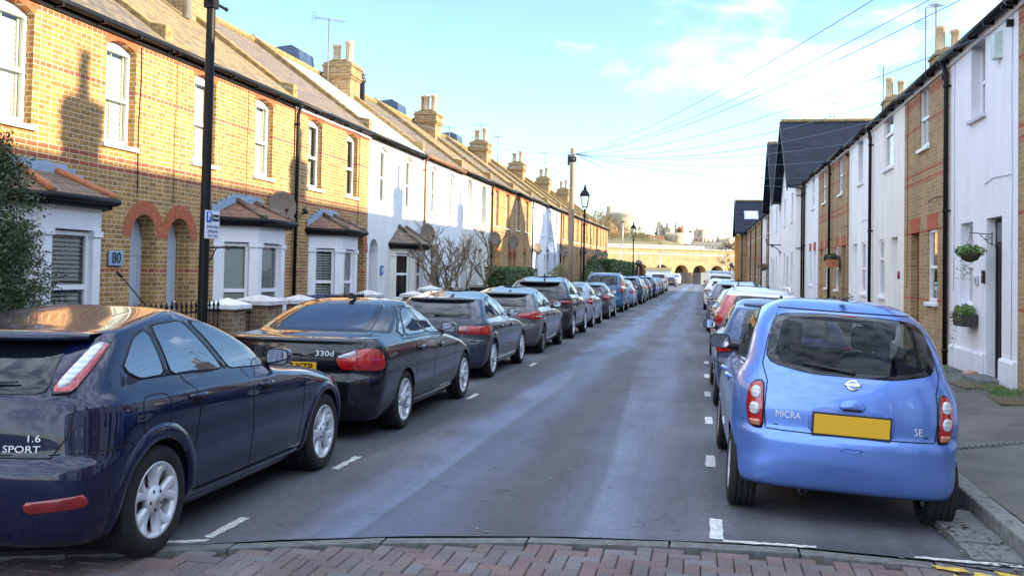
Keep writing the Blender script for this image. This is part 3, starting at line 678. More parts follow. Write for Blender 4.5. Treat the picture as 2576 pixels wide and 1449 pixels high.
    if 'exhaust' in spec:
        x, y, z = spec['exhaust']; MB().lathe([(.022, 0), (.027, 0), (.027, .12), (.022, .12)], 14, 0, Matrix.Translation((x, y, z)) @ Matrix.Rotation(R(-90), 4, 'X'), cap=False).build('exhaust_pipe', M_alloyd, root)
    if see: interior(root, S, spec)
    return root, S
def interior(root, S, spec):
    def pad(cx, cy, cz, sx, sy, sz, tilt=0):
        mb = MB(); G = []
        for i in range(9):
            v = -1 + 2 * i / 8; row = []
            for j in range(20):
                a = 2 * math.pi * j / 20; ca, sa = math.cos(a), math.sin(a); k = (1 - abs(v)**4)**.25
                row.append((math.copysign(abs(ca)**.5, ca) * sx * k, math.copysign(abs(sa)**.5, sa) * sy * k, v * sz))
            G.append(row)
        mb.grid(G, closed=True); M = Matrix.Translation((cx, cy, cz)) @ Matrix.Rotation(tilt, 4, 'X'); mb.xf(lambda p: M @ Vector(p)); return mb
    k = spec['see']; zs = k['seat']; 
    for x in (-.34, .34):
        o = pad(x, k['front'], zs + .26, .24, .07, .36, R(14)).build('front_seat', M_seat, root); pad(x, k['front'] - .09, zs + .74, .135, .055, .12, R(10)).build('headrest', M_seat, o)
        MB().tube([(x - .05, k['front'] - .07, zs + .55), (x - .05, k['front'] - .08, zs + .7)], .008, 6).tube([(x + .05, k['front'] - .07, zs + .55), (x + .05, k['front'] - .08, zs + .7)], .008, 6).build('headrest_post', M_chrome, o)
    o = pad(0, k['rear'], zs + .16, .60, .08, .28, R(16)).build('rear_seat', M_seat2, root)
    MB().bx(-.62, .62, k['front'] + .85, k['front'] + 1.2, zs + .2, zs + .42).build('dashboard', M_plast, root, bevel=.05)
    mb = MB(); c = Vector((.36, k['front'] + .62, zs + .42)); ax = Matrix.Translation(c) @ Matrix.Rotation(R(-62), 4, 'X'); mb.tube([ax @ Vector((math.cos(a) * .18, math.sin(a) * .18, 0)) for a in np.linspace(0, 2 * math.pi, 25)], .015, 8)
    mb.tube([ax @ Vector((-.17, 0, 0)), ax @ Vector((.17, 0, 0))], .02, 6); mb.build('steering_wheel', M_plast, root)
    mb = MB(); mb.bx(-.12, .12, k['front'] + .62, k['front'] + .65, zs + .92, zs + .985); mb.build('interior_mirror', M_plast, root, bevel=.02)
    MB().bx(-.6, .6, -.35, S.wb - .5, .32, .36).build('cabin_floor', M_dark, root)
M_seat = plain('charcoal seat cloth', (.05, .053, .065), .9, var=.3, vs=18); M_seat2 = plain('grey seat cloth', (.13, .14, .155), .9, var=.3, vs=18)
# ---------------------------------------------------------------- car shapes
def mod(spec, **k): d = dict(spec); d.update(k); return d
def xs(rows, sz=1.0, sw=1.0, sy=1.0, dr=0.0, df=0.0, up=0.0, rake=0.0, zr=.95, lift=0.0):
    """scale a row table: sz height, sw width, sy length, dr/df extra rear/front overhang, rake pulls the upper tail forward"""
    out = []
    for z, yr, yf, hw, cr, nr, cf, nf in rows:
        out.append((z * sz + lift, yr * sy - dr + max(0, z - zr) * rake, yf * sy + df, hw * sw, cr, nr, cf, nf))
    return out
def xp(poly, sz=1.0, sy=1.0, dy=0.0, lift=0.0): return [(a * sy + dy, z * sz + lift) for a, z in poly]
HATCH = [(.17, -.55, 3.25, .70, .25, 3, .4, 3), (.21, -.72, 3.40, .80, .30, 3, .5, 2.8), (.34, -.80, 3.47, .875, .36, 2.7, .62, 2.5), (.54, -.82, 3.49, .905, .40, 2.6, .68, 2.5),
    (.64, -.81, 3.48, .912, .42, 2.6, .7, 2.5), (.69, -.765, 3.46, .914, .42, 2.6, .75, 2.4), (.80, -.76, 3.36, .915, .45, 2.6, .85, 2.4), (.88, -.75, 3.10, .912, .46, 2.6, 1.0, 2.4), (.94, -.735, 2.65, .900, .46, 2.7, 1.0, 2.6),
    (.985, -.73, 2.15, .868, .44, 2.7, .8, 2.6), (1.02, -.71, 1.98, .835, .42, 2.8, .65, 2.6), (1.10, -.655, 1.83, .800, .40, 2.9, .55, 2.7), (1.20, -.555, 1.64, .755, .38, 3.0, .50, 2.8), (1.29, -.445, 1.43, .708, .38, 3.0, .48, 2.8),
    (1.345, -.36, 1.29, .672, .34, 3.2, .47, 2.7), (1.385, -.06, 1.17, .645, .30, 3.4, .46, 2.6), (1.42, .18, 1.07, .612, .28, 3.4, .44, 2.5), (1.45, .38, .98, .56, .24, 3.2, .36, 2.4), (1.472, .54, .89, .46, .14, 3, .22, 2.2), (1.486, .65, .80, .24, .06, 2.4, .08, 2), (1.489, .70, .75, .02, .01, 2, .01, 2)]
W_H3 = [(-.26, 1.135), (-.02, 1.315), (.17, 1.375), (.17, 1.065), (-.12, 1.06)]
W_H2 = [(.215, 1.06), (.215, 1.385), (.62, 1.405), (.90, 1.045)]
W_H1 = [(.97, 1.042), (.70, 1.402), (1.02, 1.365), (1.45, 1.18), (1.80, 1.01)]
FOCUS = dict(rows=HATCH, wb=2.64, wr=.335, tw=.90, slope=.012, paint=paint('midnight blue paint', (.002, .0045, .030), .25, .25), glass=M_gblue if 'M_gblue' in globals() else M_gdark,
    wins=[W_H3, W_H2, W_H1], rearw=[(-.60, 1.02), (-.53, 1.30), (.53, 1.30), (.60, 1.02)], pillar=[[(.905, 1.045), (.965, 1.043), (.695, 1.402), (.625, 1.403)], [(.172, 1.06), (.212, 1.06), (.212, 1.385), (.172, 1.377)]], wheel=(5, .27, .056, 1.1), rimk=.70, flare=.016, arch=1.12,
    seams=[[(.33, 1.05), (.42, .95), (.44, .80), (.40, .62), (.36, .50)], [(1.16, 1.04), (1.20, .9), (1.22, .6), (1.22, .30)], [(2.08, .96), (2.14, .85), (2.12, .55), (2.08, .3)], [(.40, .30), (2.05, .30)], [(-.80, .70), (-.32, .73), (-.27, .70)]],
    handles=[(.42, .915), (1.42, .895)], chrome=[[(.42, .285), (2.1, .285)]], trimmat=M_alloyd, fuel=[[(-.20, .97), (.10, .97), (.10, .74), (-.20, .74)]], hmat=None,
    sill=[(.40, .20), (2.2, .20), (2.2, .275), (.40, .275)], mirror=(1.72, 1.03), lamps=[('s', [(.60, 1.015), (.73, 1.02), (.775, 1.16), (.78, 1.30), (.675, 1.30), (.645, 1.17)], M_lred, ([(.622, 1.045), (.685, 1.05), (.73, 1.16), (.745, 1.292), (.682, 1.292), (.658, 1.17)], M_lwhite, .026, .03))],
    refl=[('s', [(.57, .405), (.90, .435), (.88, .505), (.55, .47)])], spoiler=(.63, 1.335, .17, .03), rseams=[('x', [(-.66, .69), (.66, .69)]), ('s', [(.66, .69), (.74, .80), (.76, .95), (.70, 1.02)]), ('s', [(-.66, .69), (-.74, .80), (-.76, .95), (-.70, 1.02)])],
    text=[('badge', '1.6', M_badge, .56, .79, .065), ('badge', 'SPORT', M_badge, .50, .735, .20)], wiper=((0.05, 1.06), (.42, 1.075)), plate=(0, .62, .52, .11))
FOCUS['hmat'] = FOCUS['paint']
SEDAN = [(.17, -.80, 3.30, .70, .3, 3, .4, 3), (.21, -.98, 3.44, .80, .35, 3, .5, 2.8), (.36, -1.07, 3.50, .87, .40, 2.7, .6, 2.5), (.52, -1.09, 3.52, .895, .42, 2.6, .66, 2.5),
    (.63, -1.085, 3.50, .902, .42, 2.6, .7, 2.5), (.685, -1.045, 3.46, .905, .40, 2.7, .75, 2.4), (.80, -1.055, 3.25, .905, .40, 2.7, .9, 2.4), (.88, -1.05, 2.9, .902, .40, 2.7, 1.0, 2.4), (.945, -1.04, 2.45, .89, .38, 2.7, .95, 2.6), (.985, -1.03, 2.10, .862, .36, 2.7, .8, 2.6),
    (1.015, -1.04, 1.96, .825, .36, 2.7, .65, 2.6), (1.035, -1.02, 1.91, .805, .36, 2.8, .6, 2.6), (1.05, -.85, 1.88, .795, .36, 3.0, .58, 2.6), (1.062, -.55, 1.86, .79, .42, 3.2, .57, 2.6), (1.08, -.42, 1.82, .782, .30, 3.4, .56, 2.6), (1.16, -.20, 1.66, .745, .27, 3.4, .52, 2.7), (1.26, .08, 1.44, .69, .25, 3.3, .48, 2.7),
    (1.34, .34, 1.22, .635, .26, 3.0, .44, 2.6), (1.385, .52, 1.08, .59, .45, 2.5, .4, 2.4), (1.41, .68, .95, .45, .2, 2.3, .2, 2.2), (1.422, .78, .88, .2, .05, 2, .05, 2), (1.424, .81, .83, .02, .01, 2, .01, 2)]
W_S3 = [(.0, 1.02), (-.02, 1.08), (.26, 1.235), (.12, 1.02)]
W_S2 = [(.15, 1.018), (.31, 1.25), (.50, 1.33), (.66, 1.335), (.98, 1.01)]
W_S1 = [(1.05, 1.008), (.74, 1.335), (1.0, 1.295), (1.45, 1.13), (1.78, .985)]
SALOON = dict(rows=SEDAN, wb=2.70, wr=.325, tw=.892, slope=.006, paint=paint('black metallic paint', (.006, .006, .008), .3, .22), wins=[W_S3, W_S2, W_S1], rearw=[(-.60, 1.078), (-.49, 1.365), (.49, 1.365), (.60, 1.078)],
    rglass=glass_dark('blue tinted glass', (.010, .016, .045), 1.7), pillar=[[(.985, 1.01), (1.045, 1.008), (.735, 1.335), (.665, 1.335)]], wheel=(10, .07, .016, 1.3), rimk=.735, arch=1.10,
    seams=[[(.20, 1.0), (.36, .9), (.38, .75), (.34, .55)], [(1.12, 1.0), (1.14, .8), (1.12, .3)], [(2.08, .93), (2.14, .75), (2.08, .3)], [(.42, .29), (2.05, .29)], [(-1.0, .68), (-.36, .69)]],
    handles=[(.50, .875), (1.38, .855)], chrome=[[(-.06, 1.07), (-.03, 1.0), (.5, .998), (1.1, .992), (1.82, .965)], [(-.06, 1.07), (.27, 1.262), (.47, 1.345), (.72, 1.352)]], trimmat=M_alloyd, fuel=[[(-.05, .93), (.15, .93), (.15, .74), (-.05, .74)]],
    sill=[(.42, .19), (2.2, .19), (2.2, .275), (.42, .275)], mirror=(1.70, 1.0), lrad=.05, lamps=[('s', [(.44, .82), (.50, .725), (.95, .715), (1.02, .74), (1.01, .84), (.93, .935), (.80, .955), (.66, .93), (.46, .865)], M_lred, ([(.47, .86), (.66, .925), (.66, .87), (.49, .835)], M_lwhite, .022), ([(.67, .73), (.68, .73), (.68, .93), (.67, .93)], M_lredd, .022, .003))],
    rseams=[('x', [(-.50, .70), (.50, .70)]), ('s', [(.50, .70), (.62, .78), (.74, .95), (.76, 1.0)]), ('s', [(-.50, .70), (-.62, .78), (-.74, .95), (-.76, 1.0)]), ('x', [(-.62, .985), (.62, .985)])], text=[('badge', '330d', M_badge, .34, .885, .19)],
    plate=(0, .745, .52, .11, 'LR07 YZP', .44, 0), aerial=(0, .62, .07))
def lampset(z0, z1, a0, a1, tip=.0): return [(a0, z0 + tip), (a1, z0), (a1, z1 - .02), (a1 - .12, z1), (a0, z1 - tip)]
A3R = xs(HATCH, sz=.955, sw=.965, sy=.977, rake=.30)
PIL = FOCUS['pillar']
A3 = mod(FOCUS, pillar=[xp(w, .955, .977, .07) for w in PIL], rows=A3R, wb=2.58, wr=.32, tw=.872, slope=.008, paint=paint('graphite blue paint', (.030, .036, .055), .5, .28), wins=[xp(w, .955, .977, .07) for w in (W_H3, W_H2, W_H1)], rearw=[(-.62, .99), (-.52, 1.245), (.52, 1.245), (.62, .99)], wheel=(14, 0, .028, 1.2), rimk=.74, flare=.006,
    seams=[[(.33, 1.0), (.40, .9), (.42, .75), (.36, .5)], [(1.13, 1.0), (1.16, .8), (1.14, .3)], [(2.0, .9), (2.05, .75), (2.0, .3)], [(-.80, .62), (-.30, .64)]], handles=[(.46, .84), (1.36, .83)], chrome=[[(.45, .55), (1.98, .55)]], trimmat=M_chrome, fuel=[[(-.1, .92), (.1, .92), (.1, .74), (-.1, .74)]], mirror=(1.66, .985),
    sill=[(.40, .20), (2.1, .20), (2.1, .30), (.40, .30)], sillmat=M_alum, lrad=.03, lamps=[('s', [(.40, .755), (.95, .72), (1.18, .735), (1.18, .83), (1.0, .875), (.42, .87)], M_lred, ([(.42, .78), (.60, .77), (.60, .86), (.43, .86)], lens('pale pink lens', (.55, .22, .22)), .022))],
    refl=[], spoiler=(.55, 1.285, .10, .025), rseams=[('x', [(-.60, .60), (.60, .60)]), ('s', [(.60, .60), (.72, .66), (.78, .74)]), ('s', [(-.60, .60), (-.72, .66), (-.78, .74)])], text=[], plate=(0, .67, .52, .11), aerial=(0, .45, .07), wiper=((.0, 1.02), (.40, 1.03)))
S1R = xs(HATCH, sz=.955, sw=.965, sy=1.015, rake=.34)
S1 = mod(A3, pillar=[xp(w, .955, 1.015, .09) for w in PIL], rows=S1R, wb=2.69, wr=.325, paint=paint('mineral grey paint', (.085, .085, .095), .5, .3), wins=[xp(w, .955, 1.015, .09) for w in (W_H3, W_H2, W_H1)], rearw=[(-.60, 1.01), (-.50, 1.25), (.50, 1.25), (.60, 1.01)], wheel=(5, .16, .035, 1.3), rimmat=M_alloyd, chrome=[], sillmat=paint('mineral grey paint', (.1, .1, .1)),
    seams=[[(.35, 1.0), (.42, .9), (.44, .75), (.38, .5)], [(1.18, 1.0), (1.2, .8), (1.18, .3)], [(2.1, .9), (2.15, .75), (2.1, .3)], [(-.80, .62), (-.30, .64)]], lamps=[('s', [(.36, .80), (.80, .745), (1.10, .755), (1.14, .86), (.98, .925), (.78, .92), (.36, .84)], M_lred, ([(.40, .82), (.70, .80), (.70, .815), (.40, .833)], M_lredd, .022), ([(.80, .80), (1.05, .80), (1.05, .82), (.80, .82)], M_lwhite, .024))], spoiler=(.52, 1.285, .14, .03), wiper=((.0, 1.035), (.38, 1.04)))
SUVR = xs(HATCH, sz=1.09, sw=1.03, sy=1.015, lift=.03, rake=.42)
SUV = mod(A3, pillar=[xp(w, 1.09, 1.0, .16, .03) for w in PIL], rows=SUVR, wb=2.68, wr=.365, tw=.93, slope=.02, paint=paint('charcoal suv paint', (.020, .021, .025), .4, .25), wins=[xp(w, 1.09, 1.0, .16, .03) for w in (W_H3, W_H2, W_H1)], glass=M_gdark, rglass=M_gblack, rearw=[(-.62, 1.20), (-.50, 1.43), (.50, 1.43), (.62, 1.20)], wheel=(5, .12, .04, 1.4), rimk=.70,
    seams=[[(.35, 1.15), (.42, 1.05), (.44, .85), (.38, .6)], [(1.16, 1.15), (1.2, .9), (1.18, .35)], [(2.05, 1.05), (2.1, .85), (2.05, .35)]], handles=[(.48, 1.0), (1.38, .98)], chrome=[], fuel=[], mirror=(1.72, 1.15), sill=[(.42, .27), (2.1, .27), (2.1, .40), (.42, .40)], sillmat=M_alloyd,
    lamps=[('s', [(.35, .94), (.95, .90), (1.15, .90), (1.15, .96), (.95, 1.0), (.35, .985)], M_lredd, ([(.42, .955), (1.1, .925), (1.1, .94), (.42, .965)], M_lred, .024))], spoiler=(.55, 1.48, .18, .035), rseams=[('x', [(-.62, .70), (.62, .70)])], plate=(0, .80, .52, .11), aerial=(0, .6, .08), wiper=((.0, 1.24), (.38, 1.25)))
GEN = mod(A3, lamps=[('s', [(.62, .80), (.95, .74), (1.06, .80), (1.0, .98), (.80, .96)], M_lred, ([(.75, .84), (.95, .82), (.95, .86), (.76, .88)], M_lwhite, .022))], far=True, aerial=(0, .45, .07))
MICR = [(.245, -.40, 2.90, .70, .22, 3.2, .4, 3), (.28, -.49, 3.02, .765, .30, 3, .5, 2.8), (.38, -.54, 3.08, .80, .38, 2.7, .6, 2.5), (.50, -.565, 3.10, .815, .48, 2.5, .66, 2.5), (.60, -.565, 3.10, .828, .50, 2.5, .7, 2.5), (.645, -.555, 3.09, .830, .50, 2.5, .7, 2.5), (.675, -.515, 3.07, .832, .48, 2.6, .75, 2.4),
    (.78, -.515, 3.0, .832, .48, 2.6, .85, 2.4), (.90, -.505, 2.85, .822, .48, 2.6, .95, 2.4), (1.0, -.48, 2.55, .795, .48, 2.6, .95, 2.5), (1.06, -.455, 2.3, .762, .46, 2.7, .85, 2.6), (1.11, -.43, 2.1, .738, .45, 2.7, .7, 2.6), (1.20, -.385, 1.92, .715, .45, 2.7, .6, 2.7), (1.32, -.30, 1.72, .685, .46, 2.7, .55, 2.7),
    (1.43, -.20, 1.50, .645, .47, 2.6, .52, 2.6), (1.51, -.09, 1.30, .595, .48, 2.5, .48, 2.4), (1.575, .06, 1.10, .52, .4, 2.4, .4, 2.3), (1.62, .26, .92, .40, .25, 2.2, .25, 2.2), (1.642, .48, .74, .22, .1, 2, .1, 2), (1.646, .6, .63, .02, .01, 2, .01, 2)]
MICRA = dict(rows=MICR, wb=2.43, wr=.305, tw=.815, slope=.015, paint=paint('sky blue paint', (.15, .28, .72), 1.7, .32), glass=M_gclear, wins=[[(.04, 1.13), (.10, 1.27), (.28, 1.44), (.62, 1.53), (.78, 1.525), (.80, 1.10)], [(.86, 1.10), (.85, 1.52), (1.15, 1.46), (1.55, 1.27), (1.78, 1.10)]],
    pillar=[[(.79, 1.10), (.865, 1.10), (.855, 1.52), (.785, 1.525)]], rearw=[(-.62, 1.135), (-.545, 1.50), (-.25, 1.525), (.25, 1.525), (.545, 1.50), (.62, 1.135), (.30, 1.075), (-.30, 1.075)], rwrad=.09, frontw=[(-.56, 1.14), (-.48, 1.45), (.48, 1.45), (.56, 1.14)], see=dict(front=1.05, rear=.22, seat=.58),
    wheel=(7, .0, .05, 1.5), rimk=.62, arch=1.10, seams=[[(.76, 1.09), (.78, .9), (.74, .6), (.60, .45)], [(.82, 1.09), (.84, .6), (.82, .3)], [(1.98, 1.0), (2.0, .7), (1.95, .3)], [(-.53, .70), (-.30, .705)]],
    handles=[(.62, .93), (1.55, .92)], mirror=(1.62, 1.12), mmat=M_plast, lrad=.035, chrome=[[(.02, 1.095), (1.85, 1.085)]], trimmat=M_black,
    lamps=[('s', [(.62, .655), (.735, .66), (.775, .80), (.765, .93), (.715, .995), (.63, 1.005)], M_lred, ([(.645, .882), (.668, .858), (.702, .858), (.724, .882), (.724, .928), (.702, .952), (.668, .952), (.645, .928)], M_lwhite, .030, .03), ([(.648, .772), (.671, .748), (.707, .748), (.731, .772), (.731, .818), (.707, .842), (.671, .842), (.648, .818)], M_lwhite, .030, .03), ([(.640, .675), (.715, .68), (.735, .72), (.640, .725)], M_lamb, .026, .01))],
    rseams=[('x', [(-.585, .668), (.585, .668)]), ('s', [(.605, .668), (.62, .80), (.61, 1.0), (.66, 1.12), (.63, 1.3), (.56, 1.50)]), ('s', [(-.605, .668), (-.62, .80), (-.61, 1.0), (-.66, 1.12), (-.63, 1.3), (-.56, 1.50)]), ('x', [(-.50, 1.548), (.50, 1.548)])],
    extra=[('plate_recess', 'x', [(-.30, .672), (-.30, .83), (-.20, .858), (.20, .858), (.30, .83), (.30, .672)], paint('sky blue recess', (.10, .185, .54), .35, .3), .003, 0, .03), ('tailgate_handle', 'x', [(-.095, .845), (-.085, .90), (0, .93), (.085, .90), (.095, .845)], paint('sky blue paint', (.12, .215, .60)), .010, .012, .03), ('tailgate_handle', 'x', [(-.07, .838), (-.07, .858), (.07, .858), (.07, .838)], M_dark, .016, 0, .008),
           ('badge', 'x', [(.052 * math.cos(a), 1.022 + .044 * math.sin(a)) for a in np.linspace(0, 2 * math.pi, 17)[:-1]], M_chrome, .010, .004, .01), ('badge', 'x', [(.038 * math.cos(a), 1.022 + .031 * math.sin(a)) for a in np.linspace(0, 2 * math.pi, 17)[:-1]], paint('sky blue paint', (.12, .215, .60)), .0148, 0, .01), ('badge', 'x', [(-.062, 1.011), (.062, 1.011), (.062, 1.033), (-.062, 1.033)], M_chrome, .019, 0, .004),
           ('tow_cover', 'x', [(-.085, .60), (-.07, .575), (0, .562), (.07, .575), (.085, .60)], paint('sky blue recess', (.10, .185, .54)), .004, -.004, .02), ('brake_light', 'x', [(-.07, 1.512), (.07, 1.512), (.07, 1.522), (-.07, 1.522)], M_lredd, .010, 0, .004)],
    text=[('badge', 'MICRA', M_badge, -.44, .775, .172, 1.1), ('badge', 'SE', M_badge, .465, .735, .06, 1.0)], roll=R(2.9), plate=(0, .742, .525, .14), wiper=((.02, 1.10), (-.36, 1.145)), aerial=(0, .15, .03), exhaust=(-.30, -.40, .235))
MPVR = [(.20, -.50, 3.30, .70, .25, 3, .4, 3), (.25, -.66, 3.42, .80, .28, 3, .5, 2.8), (.40, -.74, 3.48, .87, .30, 3, .6, 2.5), (.62, -.75, 3.48, .895, .30, 3, .7, 2.5), (.70, -.71, 3.46, .90, .28, 3.2, .75, 2.4), (.90, -.71, 3.3, .90, .28, 3.2, .9, 2.4), (1.05, -.705, 2.9, .893, .28, 3.2, 1., 2.4), (1.12, -.70, 2.45, .875, .28, 3.2, .8, 2.5),
    (1.18, -.69, 2.3, .855, .28, 3.2, .7, 2.6), (1.35, -.64, 2.0, .82, .28, 3.2, .55, 2.7), (1.55, -.56, 1.65, .775, .30, 3, .5, 2.7), (1.68, -.48, 1.4, .72, .32, 2.8, .48, 2.6), (1.75, -.38, 1.2, .64, .3, 2.6, .4, 2.4), (1.785, -.1, .95, .5, .2, 2.3, .2, 2.2), (1.80, .3, .6, .2, .1, 2, .1, 2), (1.803, .43, .46, .02, .01, 2, .01, 2)]
MPV = dict(rows=MPVR, wb=2.73, wr=.325, tw=.885, slope=.01, paint=paint('petrol blue paint', (.045, .13, .24), .35, .3), wins=[[(-.42, 1.22), (-.36, 1.58), (.18, 1.63), (.18, 1.21)], [(.26, 1.21), (.26, 1.63), (.9, 1.64), (.98, 1.19)], [(1.06, 1.19), (.98, 1.64), (1.3, 1.58), (2.0, 1.20)]], rearw=[(-.66, 1.22), (-.60, 1.66), (.60, 1.66), (.66, 1.22)], rglass=M_gblack,
    wheel=(7, 0, .05, 1.4), rimk=.63, lamps=[('s', [(.75, .88), (.90, .86), (.93, 1.1), (.88, 1.45), (.80, 1.45), (.78, 1.15)], M_lred, ([(.79, 1.08), (.89, 1.08), (.88, 1.2), (.80, 1.2)], M_lwhite, .024))], seams=[[(.22, 1.2), (.22, .5)], [(1.02, 1.2), (1.02, .3)], [(2.1, 1.1), (2.1, .3)]], chrome=[[(.4, .62), (2.1, .60)]], trimmat=M_plast,
    rails=(.66, -.25, 1.25, 1.79), railmat=M_alum, plate=(0, .80, .52, .11), handles=[(.4, 1.05), (1.2, 1.04)], mirror=(1.95, 1.2), rseams=[('x', [(-.72, .70), (.72, .70)]), ('x', [(-.35, .95), (.35, .95)])], far=True, wiper=((.0, 1.25), (.42, 1.27)))
VANR = xs(MPVR, sz=1.06, sw=1.02, sy=1.0)
# ---------------------------------------------------------------- houses (local axes: d out of the facade, u along the street, z up)
def arch_z(x, a, b, top, rise):
    w = (b - a) / 2; Rr = (w * w + rise * rise) / (2 * rise); return top - Rr + math.sqrt(max(0, Rr * Rr - (x - (a + b) / 2)**2))
def wall_sheet(mb, u0, u1, z0, z1, holes, d=0.0, rev=.13, mi=0, rmi=None):
    rmi = mi if rmi is None else rmi
    us = sorted({u0, u1, *[h[0] for h in holes], *[h[1] for h in holes]}); zs = sorted({z0, z1, *[h[2] for h in holes], *[h[3] for h in holes]})
    for i in range(len(us) - 1):
        for j in range(len(zs) - 1):
            cu, cz = (us[i] + us[i + 1]) / 2, (zs[j] + zs[j + 1]) / 2
            if any(h[0] < cu < h[1] and h[2] < cz < h[3] for h in holes): continue
            mb.quad((d, us[i], zs[j]), (d, us[i + 1], zs[j]), (d, us[i + 1], zs[j + 1]), (d, us[i], zs[j + 1]), mi)
    for h in holes:
        a, b, c, e = h[:4]; rise = h[4] if len(h) > 4 else 0; rv = h[5] if len(h) > 5 else rev; sp = e - rise; D = d - rv
        mb.quad((d, a, c), (d, a, sp), (D, a, sp), (D, a, c), rmi); mb.quad((d, b, c), (D, b, c), (D, b, sp), (d, b, sp), rmi); mb.quad((d, a, c), (D, a, c), (D, b, c), (d, b, c), rmi)
        n = 12 if rise else 1
        for k in range(n):
            x0, x1 = a + (b - a) * k / n, a + (b - a) * (k + 1) / n
            y0, y1 = (arch_z(x0, a, b, e, rise), arch_z(x1, a, b, e, rise)) if rise else (e, e)
            if rise: mb.quad((d, x0, y0), (d, x1, y1), (d, x1, e), (d, x0, e), mi)
            mb.quad((d, x0, y0), (D, x0, y0), (D, x1, y1), (d, x1, y1), rmi)
class Side:
    def __init__(s, sgn, x0): s.s = sgn; s.x0 = x0
    def build(s, mb, name, mats, parent, **k):
        mb.xf(lambda p: (p[0] * s.s, p[1], p[2])); return mb.build(name, mats, parent, **k)
M_cablew = plain('grey white cable', (.45, .45, .47), .6)
LS, RS = Side(1, -9.0), Side(-1, 4.3)
rnd = random.Random(7)
def voussoirs(mb, a, b, top, rise, th=.215, d=.004, n=None, drop=.075):
    w = (b - a) / 2; Rr = (w * w + rise * rise) / (2 * rise); zc = top - Rr; uc = (a + b) / 2; A = math.asin(min(1, w / Rr)); A = math.pi - A if rise > w * 1.001 else A
    n = n or max(7, int(2 * A * (Rr + th * .5) / .083))
    for k in range(n):
        t0 = -A + 2 * A * (k + .06) / n; t1 = -A + 2 * A * (k + .94) / n; j = rnd.uniform(-.002, .002)
        p = [(uc + r * math.sin(t), zc + r * math.cos(t)) for r, t in ((Rr + .002, t0), (Rr + th, t0), (Rr + th, t1), (Rr + .002, t1))]
        mb.prism(p, -.012, d + j, 'x')
def glazing(S, par, a, b, c, sp, d, style, split=.5, name='pane', f=.055, mull=0):
    """pane with the dim room behind it, and what hangs behind the pane"""
    mb = MB(); mb.quad((d, a + f, c + f), (d, b - f, c + f), (d, b - f, sp - f), (d, a + f, sp - f), 0); q = d - .5
    for p in (((q, a, c), (q, b, c), (q, b, sp), (q, a, sp)), ((d, a, c), (q, a, c), (q, a, sp), (d, a, sp)), ((d, b, c), (q, b, c), (q, b, sp), (d, b, sp)), ((d, a, c), (d, b, c), (q, b, c), (q, a, c)), ((d, a, sp), (d, b, sp), (q, b, sp), (q, a, sp))): mb.quad(*p, 1)
    S.build(mb, name, [M_glass, M_room], par, fix=False)
    m = MB(); dd = d - .07
    if style in ('shutter', 'shuttergrey'):
        n = int((sp - c - .08) / .085)
        for i in range(n):
            z = c + .08 + i * .085; t = .008; ta = .044
            m.quad((dd + t, a + .09, z - ta), (dd + t, b - .09, z - ta), (dd - t, b - .09, z + ta), (dd - t, a + .09, z + ta))
        for x0, x1 in ((a + .04, a + .09), ((a + b) / 2 - .006, (a + b) / 2 + .006), (b - .09, b - .04)): m.bx(dd - .012, dd + .03, x0, x1, c + .03, sp - .03)
    elif style == 'roller': m.quad((dd, a, c + (sp - c) * .5), (dd, b, c + (sp - c) * .5), (dd, b, sp), (dd, a, sp))
    elif style == 'net':
        G = [[(dd - .02 + .015 * math.sin(i * 1.9), a + (b - a) * i / 20, z) for i in range(21)] for z in (c, sp)]; m.grid(G)
    elif style == 'curtain':
        for x0, x1 in ((a, a + (b - a) * .26), (b - (b - a) * .26, b)): m.grid([[(dd - .05 + .02 * math.sin(i * 2.4), x0 + (x1 - x0) * i / 9, z) for i in range(10)] for z in (c, sp)])
    if m.f: S.build(m, 'blind' if style in ('shutter', 'shuttergrey', 'roller') else 'curtain', M_blind if style in ('shutter', 'roller', 'net') else M_curt, par, fix=False)
def window(S, house, a, b, c, top, rise=.0, d=-.13, style='shutter', kind='sash', sillm=None, frame=None, sill=.06, label=None):
    fm = frame or M_trim; sp = top - rise; w = MB(); f = .055; D = d
    w.bx(D - .05, D + .012, a, a + f, c, sp); w.bx(D - .05, D + .012, b - f, b, c, sp); w.bx(D - .05, D + .014, a + f, b - f, c, c + f + .015); w.bx(D - .05, D + .014, a + f, b - f, sp - f, sp)
    m = c + (sp - c) * .48
    if kind == 'sash': w.bx(D - .045, D + .016, a + f, b - f, m - .03, m + .03)
    if kind == 'sashbars':
        w.bx(D - .045, D + .016, a + f, b - f, m - .03, m + .03); u = (a + b) / 2; w.bx(D - .03, D + .008, u - .012, u + .012, c + f, m - .03); w.bx(D - .03, D + .008, u - .012, u + .012, m + .03, sp - f)
    if kind == 'case': m = c + (sp - c) * .66; w.bx(D - .045, D + .02, a + f, b - f, m - .035, m + .035)
    if rise:
        n = 10
        for k in range(n):
            x0, x1 = a + (b - a) * k / n, a + (b - a) * (k + 1) / n; z0, z1 = arch_z(x0, a, b, top, rise), arch_z(x1, a, b, top, rise); w.quad((D, x0, sp), (D, x1, sp), (D, x1, z1), (D, x0, z0))
    o = S.build(w, 'window', fm, house)
    if label: o['label'] = label
    glazing(S, o, a, b, c, sp, D - .02, style, f=f)
    if sill:
        q = MB(); q.prism([(D, c - .085), (sill, c - .085), (sill, c - .02), (D, c + .004)], a - .07, b + .07, 'y'); q.v = [(p[0], p[1], p[2]) for p in q.v]; S.build(q, 'sill', sillm or M_stone, o, bevel=.008)
    return o
